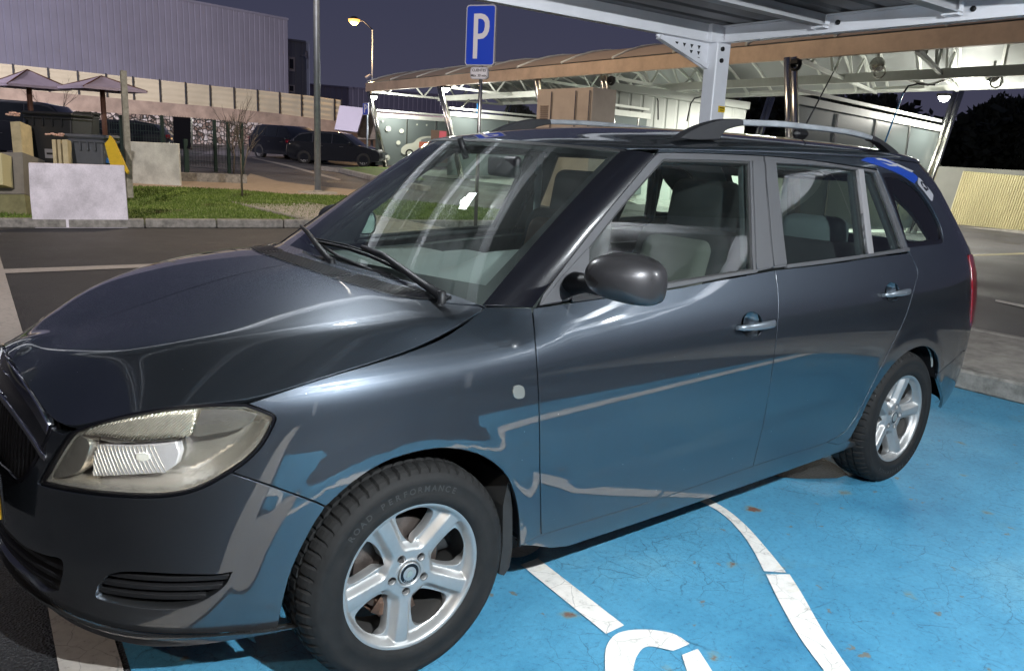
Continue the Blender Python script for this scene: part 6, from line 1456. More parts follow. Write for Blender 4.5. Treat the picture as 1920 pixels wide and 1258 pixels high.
# equipment room and white wall inside
TAN = mat('tan_cabinet', (.34, .28, .235), .55, var=.1, scale=3); mb = MB()
c0, c1 = at_depth(1028, 215, 21), at_depth(1131, 215, 19.5); u4 = c1-c0; u4[2] = 0; L4 = float(np.linalg.norm(u4)); u4 /= L4; rot4 = Matrix.Rotation(math.atan2(u4[1], u4[0]), 3, 'Z')
cab = empty('equipment_cabinet', np_((c0+c1)/2*[1, 1, 0]), math.atan2(u4[1], u4[0]), 'tan equipment cabinet with louvred doors under the canopy', 'cabinet')
mb = MB(); hz = float(at_depth(1080, 168, 20)[2]); mb.box((0, 0, hz/2), (L4, .8, hz)); mb.build('cabinet_body', TAN, cab)
sgn4 = 1 if (rot4 @ Vector((0, 1, 0))).dot(Vector(np_(CP-(c0+c1)/2))) > 0 else -1
for k, (x0, x1) in enumerate(((-.46, -.22), (-.18, .22), (.26, .46))):
    mb = MB(); mb.box(((x0+x1)/2*L4, sgn4*.41, hz-.72), ((x1-x0)*L4, .03, 1.2)); mb.m(SS).box((x1*L4+.02, sgn4*.43, hz-.72), (.03, .03, 1.3)); dr_ = mb.build('cabinet_door', TAN, cab)
    if k == 0:
        mb = MB()
        for j in range(8): mb.box((-.34*L4, sgn4*.435, hz-.42-.05*j), (.30, .02, .022))
        mb.build('louvre', mat('dark_tan', (.16, .11, .08), .6), dr_)
c0, c1 = at_depth(1140, 166, 24), at_depth(1415, 205, 26); mb = MB(); u5 = c1-c0; u5[2] = 0; L5 = float(np.linalg.norm(u5)); u5 /= L5; O5 = c0.copy(); z5 = float(c0[2]); z5b = float(c1[2]); O5[2] = 0
corrugated('equipment_room', O5, u5, L5, 0, z5, .42, .03, mat('white_cladding', (.40, .42, .40), .6, var=.1, scale=.8), 'white clad equipment room under the middle of the canopy', 'building', .12, ztop=lambda s_: z5+(z5b-z5)*s_/L5)
# payment terminal and red notice
board([(808, 244), (843, 246), (838, 300), (808, 300)], 33, .6, 'payment_terminal', mat('brown_terminal', (.16, .10, .07), .6), 'brown payment terminal beside the second canopy post', 'terminal')
board([(824, 246), (837, 247), (836, 262), (823, 261)], 32.9, .04, 'red_notice', mat('red_notice', (.65, .06, .12), .4), 'small red notice on the brown payment terminal', 'sign')
board([(786, 266), (808, 267), (807, 282), (785, 282)], 33.4, .06, 'orange_notice', mat('orange_notice', (.60, .13, .06), .4), 'orange notice with white border left of the payment terminal', 'sign')
# floods, spray booms and hoses
def flood(px, py, depth, label, energy, tgt, ry=0):
    P = at_depth(px, py, depth); root = empty('floodlight', np_(P), 0, label, 'floodlight'); mb = MB(); mb.box((0, 0, .06), (.30, .30, .08), bev=.02); mb.build('housing', BLK, root)
    mb = MB(); mb.lathe([(.001, -.13), (.08, -.10), (.13, -.03), (.14, .02)], 18, 'z'); mb.build('led_face', LED, root)
    l = bpy.data.lights.new('led_light', 'POINT'); l.energy = energy*.75; l.color = (1.0, .98, .88); l.shadow_soft_size = .15; o = bpy.data.objects.new('led_light', l); scene.collection.objects.link(o); o.location = np_(P+np.array([0, 0, -.35])+np.array(tgt)*1.6)
flood(701, 182, float((NP[0][0]-CP)@CF)-.2, 'floodlight at the left end of the canopy by the first post', 330, (-.8, .3, -.1)); flood(836, 167, float((NP[1][0]-CP)@CF)-.2, 'floodlight beside the second canopy post', 330, (-.8, .3, -.1))
flood(1770, 183, float((FP[2][0]-CP)@CF)-.3, 'floodlight on the far canopy post before the trees', 330, (.6, .6, -.1))
for (px, py, dp) in ((1010, 165, 24.5), (1330, 150, 21.5), (1640, 150, 19.5)):
    P = at_depth(px, py, dp); P[2] = ZE-.15; P[0] = -19.6; root = empty('added_strip_light', np_(P), 0, {1010: 'added strip light under the canopy above the tan cabinet', 1330: 'added strip light under the canopy behind the white column', 1640: 'added strip light under the canopy nearest the trees'}[px], 'light'); mb = MB(); mb.box((0, 0, 0), (.14, 1.3, .07)); mb.build('housing', WHT_M, root)
    l = bpy.data.lights.new('added_strip_light', 'AREA'); l.shape = 'RECTANGLE'; l.size = .12; l.size_y = 1.2; l.energy = 620; l.color = (1, .98, .88); o = bpy.data.objects.new('added_strip_lamp', l); scene.collection.objects.link(o); o.location = np_(P+np.array([0, 0, -.08]))  # area lamps added in the bays to brighten the canopy underside
HOS = mat('blue_hose', (.03, .22, .55), .4)
def hose(pts, depth, r, material, name, label, cat):
    mb = MB(); mb.tube([np_(at_depth(x, y, depth)) for x, y in pts], r, 8); return tag(mb.build(name, material), label, cat)
hose([(1748, 137), (1735, 141), (1700, 146), (1685, 145), (1800, 140), (1860, 142)][2:4]+[(1690, 147), (1699, 148), (1740, 160), (1800, 141), (1862, 141)][2:], 19, .03, SS, 'spray_boom', 'steel spray boom over the bay nearest the trees', 'boom')
hose([(1753, 160), (1720, 158), (1703, 162), (1694, 175)], 18.8, .022, BLK, 'boom_arm', 'black curved arm holding the long blue hose', 'arm'); hose([(1694, 175), (1676, 222), (1659, 268), (1650, 300)], 18.8, .018, HOS, 'spray_hose', 'long blue hose hanging over the rear of the car roof', 'hose')
hose([(1490, 152), (1492, 175), (1489, 205)], 19, .018, HOS, 'spray_hose', 'short blue hose beside the thick steel post', 'hose'); hose([(895, 195), (894, 212), (889, 222)], 31, .03, HOS, 'spray_hose', 'short blue hose left of the parking sign pole', 'hose')
hose([(1232, 185), (1234, 190), (1234, 225)], 21, .018, BLK, 'lance_pipe', 'thin black pipe before the left part of the white room', 'pipe'); hose([(1320, 181), (1302, 185), (1295, 195), (1288, 228)], 21, .018, BLK, 'lance_pipe', 'curved black pipe before the right part of the white room', 'pipe'); hose([(880, 187), (868, 200), (857, 205), (852, 216)], 31, .03, SS, 'spray_boom', 'bent steel pipe hanging at the left bays of the wash', 'boom')
for (px, py, dp, lb) in ((1486, 118, float((NP[4][0]-CP)@CF)-.4, 'black hose reel on the thick steel canopy post'), (1140, 148, float((NP[3][0]-CP)@CF)-.4, 'black hose reel on the canopy post beside the cabinet')):
    P = at_depth(px+6, py+4, dp); mb = MB(); mb.lathe([(.10+.03*math.cos(t), .06*math.sin(t)) for t in np.linspace(0, 6.28, 9)], 20, 'x', np_(P)); mb.box(np_(P+np.array([0, 0, .05])), (.16, .2, .1), bev=.02); mb.lathe([(.001, -.02), (.05, -.02), (.05, .05)], 12, 'x', np_(P)); tag(mb.build('hose_reel', BLK), lb, 'reel')
for (px, py, lb) in ((1645, 122, 'round hose drum hanging from the middle canopy beam'), (1862, 140, 'small pump unit on the canopy beam at the right')):
    P = at_depth(px, py, 18.5); mb = MB(); mb.lathe([(.001, -.06), (.16, -.06), (.18, 0), (.16, .06), (.001, .06)], 20, 'x', np_(P)); mb.lathe([(.13+.02*math.cos(t), .02*math.sin(t)) for t in np.linspace(0, 6.28, 7)], 18, 'x', np_(P+np.array([.12, .15, -.18]))); mb.tube([np_(P), np_(P+np.array([0, 0, .3]))], .03, 6); tag(mb.build('hose_drum', SS), lb, 'drum')
# right: corrugated cream screen, grey wall
RW = at_ground(1780, 440); 
def at_x(px, py, x): return at_plane(px, py, 0, x)
xw = -24.3; a_, b_ = at_x(1745, 308, xw), at_x(2300, 350, xw); zt_a = float(a_[2]); zt_b = float(b_[2]); mb = MB(); mb.v = [(xw, a_[1]-8, -1), (xw, b_[1]+20, -1), (xw, b_[1]+20, zt_b), (xw, a_[1]-8, zt_a)]; mb.face((0, 1, 2, 3)); mb.v += [(x-.3, y, z) for x, y, z in mb.v]; mb.face((7, 6, 5, 4)); mb.face((3, 2, 6, 7))
tag(mb.build('rear_wall', mat('grey_wall', (.20, .20, .18), .8, var=.15, scale=.7)), 'grey wall behind the cream corrugated screen', 'wall')
c0, c1 = at_x(1806, 321, xw+.5), at_x(1990, 336, xw+.3); z0c = float(at_x(1790, 431, xw+.5)[2]); u6 = c1-c0; u6[2] = 0; L6 = float(np.linalg.norm(u6)); u6 /= L6; mb = MB(); n6 = 40; sl = float(at_x(1778, 405, xw+.5)[1]-c0[1])
for k in range(n6*4+1):
    f = k/(n6*4); dp = (0, 0, .035, .035)[k % 4]; p = c0+u6*L6*f; mb.v += [(p[0]+dp, p[1]+sl*1.2, z0c), (p[0]+dp, p[1], float(c0[2]+(c1[2]-c0[2])*f))]
for k in range(n6*4): mb.face((2*k, 2*k+1, 2*k+3, 2*k+2))
tag(mb.build('corrugated_screen', mat('cream_sheet', (.52, .47, .28), .55, var=.08, scale=1.5), fix=False), 'cream corrugated metal screen at the right behind the car', 'screen')
p0, p1 = at_x(1770, 436, xw+.6), at_x(2100, 455, xw+.6); mb = MB(); mb.bar((xw+.6, float(p0[1])-3, float(p0[2])-.05), (xw+.6, float(p1[1]), float(p1[2])-.05), .35, .35); tag(mb.build('wall_footing', CONC), kind='structure')
sheet('far_road', [(-6.1, -14), (-24, -14), (-24, 8), (-6.1, 8)], ROADA, .003, sub=3)

# ================================================================== near carport
CPW = mat('white_carport_steel', (.78, .78, .82), .42, var=.07, scale=3); GALR = None
def deck_mat():
    m, t, bs = node_mat('carport_deck'); g = t.nodes.new('ShaderNodeTexCoord').outputs['Object']; n = tex(t, 'ShaderNodeTexNoise', 1.1, g, Detail=8, Roughness=.65)
    c = ramp(t, n.outputs[0], [(.3, (.10, .10, .10)), (.5, (.16, .16, .165)), (.7, (.21, .21, .215))]).outputs[0]; t.links.new(c, bs.inputs['Base Color']); bs.inputs['Roughness'].default_value = .5; bs.inputs['Metallic'].default_value = .3; return m
cx_, cy_, zc_ = -4.62, -2.14, 2.30
cp = empty('carport', (cx_, cy_, 0), 0, 'white steel carport with corner column and grey sheet roof above the car', 'carport'); co_ = Vector((cx_, cy_, 0))
def cb(mb, name, material, fix=True): mb.v = [tuple(Vector(v)-co_) for v in mb.v]; return mb.build(name, material, cp, fix)
def ibeam(mb, a_, b_, h, w_, t_=.012):
    a_, b_ = Vector(a_), Vector(b_); up = Vector((0, 0, 1)); mb.bar(a_, b_, t_, h-2*t_); mb.bar(a_+up*(h/2-t_/2), b_+up*(h/2-t_/2), w_, t_); mb.bar(a_-up*(h/2-t_/2), b_-up*(h/2-t_/2), w_, t_)
x1c, y1c = 1.6, 8.2
mb = MB(); mb.box((cx_, cy_, .13+(zc_-.13)/2), (.17, .13, zc_-.13), bev=.008); cb(mb, 'column', CPW); mb = MB(); mb.box((cx_, cy_, .14), (.3, .3, .02)); cb(mb, 'base_plate', CPW)
for (x, y) in ((x1c-.6, cy_), (cx_, y1c), (x1c-.6, y1c)):
    mb = MB(); mb.box((x, y, zc_/2), (.15, .15, zc_), bev=.008); cb(mb, 'column', CPW)
mb = MB(); mb.box((cx_+.02, cy_, zc_+.075), (.26, .09, .15), bev=.004); cb(mb, 'cap_plate', CPW)
for nm, a_, b_ in (('eave_beam', (cx_+.10, cy_, zc_+.09), (x1c, cy_, zc_+.09)), ('eave_beam', (cx_+.10, y1c, zc_+.09), (x1c, y1c, zc_+.09))):
    mb = MB(); ibeam(mb, a_, b_, .19, .07); cb(mb, nm, CPW)
for x in (cx_, x1c-.02):
    mb = MB(); ibeam(mb, (x, cy_+.06, zc_+.066), (x, y1c, zc_+.066), .130, .09); cb(mb, 'cross_beam', CPW)
pys = [-1.17, -.24, .72, 1.68, 2.64, 3.60, 4.56, 5.52, 6.48, 7.44]
for y in pys:
    mb = MB(); mb.bar((cx_+.06, y, zc_+.085), (x1c, y, zc_+.085), .055, .085); mb.bar((cx_+.06, y+.035, zc_+.047), (x1c, y+.035, zc_+.047), .05, .010); cb(mb, 'purlin', mat('purlin_steel', (.42, .42, .44), .5, var=.1, scale=3))
    mb = MB(); mb.box((cx_+.085, y, zc_+.036), (.06, .10, .010)); mb.box((cx_+.08, y-.048, zc_+.07), (.045, .008, .085)); mb.box((cx_+.08, y+.055, zc_+.07), (.045, .008, .085))
    mb.m(BLK).lathe([(.0001, .012), (.018, .012), (.018, 0)], 10, 'x', (cx_+.012, y+.10, zc_+.07)); cb(mb, 'purlin_bracket', CPW)
mb = MB(); n = 0; zr = zc_+.135; yv = cy_-.05; prf = []
while yv < y1c+.1: prf += [(yv, 0), (yv+.16, 0), (yv+.18, .035), (yv+.22, .035), (yv+.24, 0)]; yv += .25
for y, dz_ in prf: mb.v += [(cx_-.12, y, zr+dz_), (x1c+.05, y, zr+dz_)]
for k in range(len(prf)-1): mb.face((2*k, 2*k+1, 2*k+3, 2*k+2))
cb(mb, 'roof_deck', deck_mat(), fix=False)
mb = MB(); mb.box(((cx_+x1c)/2, (cy_+y1c)/2, zr+.06), (x1c-cx_+.3, y1c-cy_+.3, .012)); cb(mb, 'roof_top', CPW)
# perforated corner gusset in the plane of the eave beam
mb = MB(); mb.prism([(0, 0), (0, -.20), (.06, -.20), (.62, -.02), (.62, .0)], (0, .012, 0), (cx_+.085, cy_-.045, zc_), (1, 0, 0), (0, 0, 1)); mb.m(BLK)
for k in range(5):
    for j in range(3):
        x_, z__ = .10+.09*k, -.035-.045*j
        if z__ > -.17+.26*x_*1.0: mb.prism([(x_, z__), (x_+.035, z__), (x_+.018, z__-.028)], (0, .003, 0), (cx_+.085, cy_-.032, zc_), (1, 0, 0), (0, 0, 1))
for zz in (-.05, -.14): mb.lathe([(.0001, .014), (.018, .014), (.018, 0)], 12, 'y', (cx_+.03, cy_+.066, zc_+zz))
mb.m(CPW).bar((cx_+.09, cy_-.035, zc_-.19), (cx_+.68, cy_-.035, zc_-.02), .05, .035); cb(mb, 'corner_gusset', CPW)
mb = MB(); mb.box((cx_-.04, cy_+.067, 1.78), (.085, .003, .05)); mb.m(BLK).box((cx_-.04, cy_+.0695, 1.790), (.06, .001, .008)); mb.box((cx_-.04, cy_+.0695, 1.772), (.045, .001, .006)); cb(mb, 'warning_sticker', mat('yellow_sticker', (.75, .5, .02), .5), fix=False)
# cable clips along the eave beam
mb = MB(); mb.tube([(x1c, cy_+.05, zc_+.175), (cx_+.1, cy_+.05, zc_+.175)], .006, 6); cb(mb, 'cable', BLK)
for x in np.arange(cx_+.35, x1c, .42):
    mb = MB(); mb.box((float(x), cy_+.05, zc_+.172), (.05, .03, .02), bev=.004); cb(mb, 'cable_clip', CPW)
# floodlights under the carport roof (the windscreen mirrors one of them)
def cp_flood(loc, tgt, energy, label, size=.11, col=(.90, .96, 1.0), cone=165, face=18, soft=.02):
    root = empty('floodlight', loc, 0, label, 'floodlight'); mb = MB(); mb.box((0, 0, .035), (size+.04, size*.8+.04, .04), bev=.008); mb.bar((0, 0, .05), (0, 0, .21), .03); mb.build('housing', BLK, root)
    m_ = mat('white_led_face', (1, 1, 1), .5, emit=(.92, .97, 1), estr=face); mb = MB(); mb.box((0, 0, .008), (size, size*.8, .012)); mb.build('led_face', m_, root)
    l = bpy.data.lights.new('carport_light', 'POINT'); l.energy = energy; l.color = col; l.shadow_soft_size = soft; o = bpy.data.objects.new('carport_light', l); scene.collection.objects.link(o); o.location = (loc[0], loc[1], loc[2]-.035)
cp_flood((.15, 3.12, 2.25), (-1.0, 1.2, 0), 720, 'floodlight under the carport roof on the near side of the bonnet')
cp_flood((-3.1, 3.12, 2.25), (-3.1, 1.6, 0), 230, 'floodlight added under the carport roof on the near side of the boot')  # rear floodlight added to brighten the column and beams
cp_flood((-.43, -.66, 2.25), (-.6, -.6, 0), 75, 'floodlight under the carport roof above the windscreen', .13, face=26, soft=.03)

# ================================================================== parking signs
sc = at_depth(903, 68, 12.6); g_ = ground_z(sc[0], sc[1]); tow = CP-sc; az = math.atan2(tow[1], tow[0])-math.pi/2-R_(24)
sg = empty('parking_sign', (float(sc[0]), float(sc[1]), g_), az, 'blue parking sign with a white P on a steel pole behind the car roof', 'sign'); zc0 = float(sc[2]-g_)
SBL = mat('sign_blue', (.008, .06, .60), .4, coat=.3); SWH = mat('sign_white', (.80, .78, .80), .4)
def rrect(w_, h_, r_, n=6):
    o = []
    for cx2, cy2, a0 in ((w_/2-r_, h_/2-r_, 0), (-w_/2+r_, h_/2-r_, 90), (-w_/2+r_, -h_/2+r_, 180), (w_/2-r_, -h_/2+r_, 270)):
        for k in range(n+1): a = R_(a0+90*k/n); o.append((cx2+r_*math.cos(a), cy2+r_*math.sin(a)))
    return o
def sign_plate(root, w_, h_, zc2, colm, th=.05):
    mb = MB(); mb.prism(rrect(w_, h_, .05), (0, -th, 0), (0, th, zc2), (1, 0, 0), (0, 0, 1)); f = mb.build('sign_frame', mat('sign_grey_frame', (.50, .50, .54), .4), root)
    mb = MB(); mb.prism(rrect(w_-.035, h_-.035, .04), (0, -.004, 0), (0, th+.004, zc2), (1, 0, 0), (0, 0, 1)); mb.build('sign_face', colm, root); return th+.0065
yf = sign_plate(sg, .50, .90, zc0, SBL)
mb = MB(); P = []; 
o_ = [(-.115, -.345), (-.115, .32), (.0, .32), (.07, .305), (.12, .265), (.15, .205), (.155, .13), (.145, .06), (.115, -.0), (.06, -.045), (-.0, -.055), (-.04, -.055), (-.04, -.345)]
i_ = [(-.04, .025), (-.005, .025), (.035, .035), (.062, .07), (.075, .13), (.07, .19), (.045, .23), (.0, .245), (-.04, .245)]
pl2 = np.array(o_); hl2 = np.array(i_); V_ = [Vector(v) for v in o_+i_]; Ed = [(i, (i+1) % 13) for i in range(13)]+[(13+i, 13+(i+1) % 9) for i in range(9)]
r_ = delaunay_2d_cdt(V_, Ed, [], 0, 1e-6); mb = MB()
for v in r_[0]: mb.v.append((-v[0], yf, zc0+v[1]))
for f in r_[2]:
    c = np.mean([list(r_[0][i]) for i in f], 0)[None]
    if in_poly(c, pl2)[0] and not in_poly(c, hl2)[0]: mb.face(f)
mb.build('letter_p', SWH, sg, fix=False)
yf2 = sign_plate(sg, .30, .185, zc0-.56, SWH, .05); mb = MB(); text_on(mb, 'CLIENTES', .056, (0, yf2, zc0-.52), (-1, 0, 0), (0, 0, 1), .0012); text_on(mb, 'Máx. 30 min.', .054, (0, yf2, zc0-.60), (-1, 0, 0), (0, 0, 1), .0012); mb.build('sign_lettering', BLK, sg, fix=False)
mb = MB(); mb.tube([(0, -.03, 0), (0, -.03, zc0+.3)], .03, 16); mb.build('pole', SS, sg)
sc = at_depth(687, 205, 34); g_ = ground_z(sc[0], sc[1]); s2g = empty('parking_sign', (float(sc[0]), float(sc[1]), g_), az-.5, 'small far blue parking sign left of the first canopy post', 'sign'); z2 = float(sc[2]-g_)
y2 = sign_plate(s2g, .45, .50, z2, SBL); mb = MB(); text_on(mb, 'P', .48, (0, y2, z2), (-1, 0, 0), (0, 0, 1), .01); mb.build('sign_lettering', SWH, s2g, fix=False); mb = MB(); mb.tube([(0, -.05, 0), (0, -.05, z2)], .04, 10); mb.build('pole', GAL, s2g)

# ================================================================== trees
def bare_tree(base, h, seed, label, spread=.5, r0=.03):
    rnd = random.Random(seed); root = empty('bare_sapling', np_(base), 0, label, 'sapling'); mb = MB(); bb = MB()
    def br(p, d, L_, r, lv, mb_):
        q = p+d*L_; mid_ = p+d*L_*.5+Vector((rnd.uniform(-1, 1), rnd.uniform(-1, 1), 0))*L_*.05; mb_.tube([p, mid_, q], [r, r*.8, r*.6], 5)
        if lv <= 0: return
        for k in range(3 if lv > 1 else 2):
            nd = (d+Vector((rnd.uniform(-1, 1), rnd.uniform(-1, 1), rnd.uniform(-.1, .6)))*spread).normalized(); br(p.lerp(q, rnd.uniform(.45, 1)), nd, L_*rnd.uniform(.5, .8), r*.55, lv-1, bb)
    br(Vector((0, 0, 0)), Vector((.02, .02, 1)).normalized(), h*.45, r0, 4, mb); m_ = mat('bare_bark', (.10, .08, .06), .8); mb.build('trunk', m_, root); bb.build('branches', m_, root)
bare_tree(at_ground(455, 378), 2.3, 5, 'bare sapling on the grass left of the street lamp post', .55, .025)
bare_tree(at_ground(438, 330), 2.6, 8, 'bare sapling rising behind the right end of the mesh fence', .35, .03); bare_tree(at_ground(108, 296), 3.0, 9, 'bare sapling behind the bins under the left parasol', .5, .03)
LEAF = mat('dark_foliage', (.030, .036, .024), .8, var=.4, scale=.8); BARK = mat('dark_bark', (.05, .04, .03), .9)
def crown_mesh(seed, n, clumps):
    rnd = np.random.RandomState(seed); mb = MB()
    cs = []
    for k in range(clumps):
        a = rnd.rand()*6.28; rr_ = rnd.rand()**.6*.8; z = rnd.rand(); cs.append((rr_*math.cos(a)*(1.1-z*.6), rr_*math.sin(a)*(1.1-z*.6), .25+z*.85, .16+.20*rnd.rand()))
    for (x, y, z, r) in cs:
        for k in range(n//clumps):
            v = rnd.randn(3); v /= np.linalg.norm(v); p = np.array([x, y, z])+v*r*rnd.rand()**.35*[1.15, 1.15, .75]; a = rnd.randn(3)*.028; b_ = rnd.randn(3)*.028; i = len(mb.v)
            mb.v += [tuple(p-a), tuple(p+b_), tuple(p+a), tuple(p-b_)]; mb.face((i, i+1, i+2, i+3))
    return mb, cs
crowns = []
def big_tree(base, h, wdt, var_, label, zoff=0):
    root = empty('tall_tree', np_(base), random.random()*6, label, 'tree', 'dark trees beyond the car wash'); global crowns
    if len(crowns) <= var_:
        mb, cs = crown_mesh(20+var_, 5200, 15); o = mb.build('crown', LEAF, root, fix=False); t_ = MB(); t_.tube([(0, 0, 0), (.02, 0, .3), (0, .02, .75)], [.035, .028, .012], 8)
        for (x, y, z, r) in cs[:9]: t_.tube([(0, 0, .12+z*.3), (x*.6, y*.6, z*.8), (x, y, z)], [.014, .009, .004], 5)
        ot = t_.build('trunk', BARK, root); crowns.append((o, ot))
    else:
        o = crowns[var_][0].copy(); scene.collection.objects.link(o); o.parent = root; ot = crowns[var_][1].copy(); scene.collection.objects.link(ot); ot.parent = root
    root.scale = (wdt, wdt, h)
trees = [(1700, 200, 70, 0, 'tall tree with a rounded crown left of the far floodlight'), (1885, 188, 75, 1, 'tallest tree with ragged crown at the right edge of the sky'), (1560, 195, 72, 2, 'dark tree behind the aerial and the steel screen'), (1640, 180, 80, 1, 'dark tree behind the long blue hose'), (1480, 190, 80, 0, 'dark tree behind the thick steel canopy post'), (1790, 255, 78, 2, 'low tree between the far floodlight and the right crown'), (1960, 235, 70, 0, 'dark tree cut by the right edge of the frame'), (1400, 195, 85, 1, 'dark tree just right of the white column'), (1845, 240, 90, 0, 'low dark tree under the tallest crown'), (975, 205, 90, 2, 'small dark tree seen past the parking sign pole')]
for px, py, dp, v_, lb in trees:
    T_ = at_depth(px, py, dp); b0 = T_.copy(); b0[2] = ground_z(T_[0], T_[1])-.5; hh = float(T_[2]-b0[2])/1.12; big_tree(b0, hh, hh*.52 if px not in (1790, 1845) else hh*1.0, v_, lb)
def hedge(name, pts, depth, th, label):
    P = [at_depth(x, y, depth) for x, y in pts]; rnd = np.random.RandomState(4); mb = MB()
    for k in range(15000):
        f = rnd.rand()*(len(P)-1); i = int(f); q = P[i]+(P[i+1]-P[i])*(f-i); zt_ = q[2]; z = ground_z(q[0], q[1])+(zt_-ground_z(q[0], q[1]))*rnd.rand()**.7*(1+.10*math.sin(f*9)+.08*rnd.randn()); c = np.array([q[0], q[1], z])+np.array([1, .3, 0])*rnd.rand()*th
        a = rnd.randn(3)*.30; b_ = rnd.randn(3)*.30; j = len(mb.v); mb.v += [tuple(c-a), tuple(c+b_), tuple(c+a), tuple(c-b_)]; mb.face((j, j+1, j+2, j+3))
    tag(mb.build(name, LEAF, fix=False), label, None, None, 'stuff')
hedge('far_wood', [(1360, 215), (1460, 205), (1560, 205), (1650, 215), (1720, 232), (1800, 245), (1860, 240), (1930, 235), (2000, 240)], 82, 12, 'dark wood beyond the car wash reading as one mass')
b0 = at_ground(655, 272); mb = MB(); rnd = np.random.RandomState(2)
for k in range(1500):
    v = rnd.randn(3)*[.9, .9, .35]; a = rnd.randn(3)*.07; b_ = rnd.randn(3)*.07; j = len(mb.v); c = b0+v+[0, 0, 1.2]; mb.v += [tuple(c-a), tuple(c+b_), tuple(c+a), tuple(c-b_)]; mb.face((j, j+1, j+2, j+3))
tag(mb.build('shrub', LEAF, fix=False), 'dark scrubby bush beside the white leaning board', 'bush')

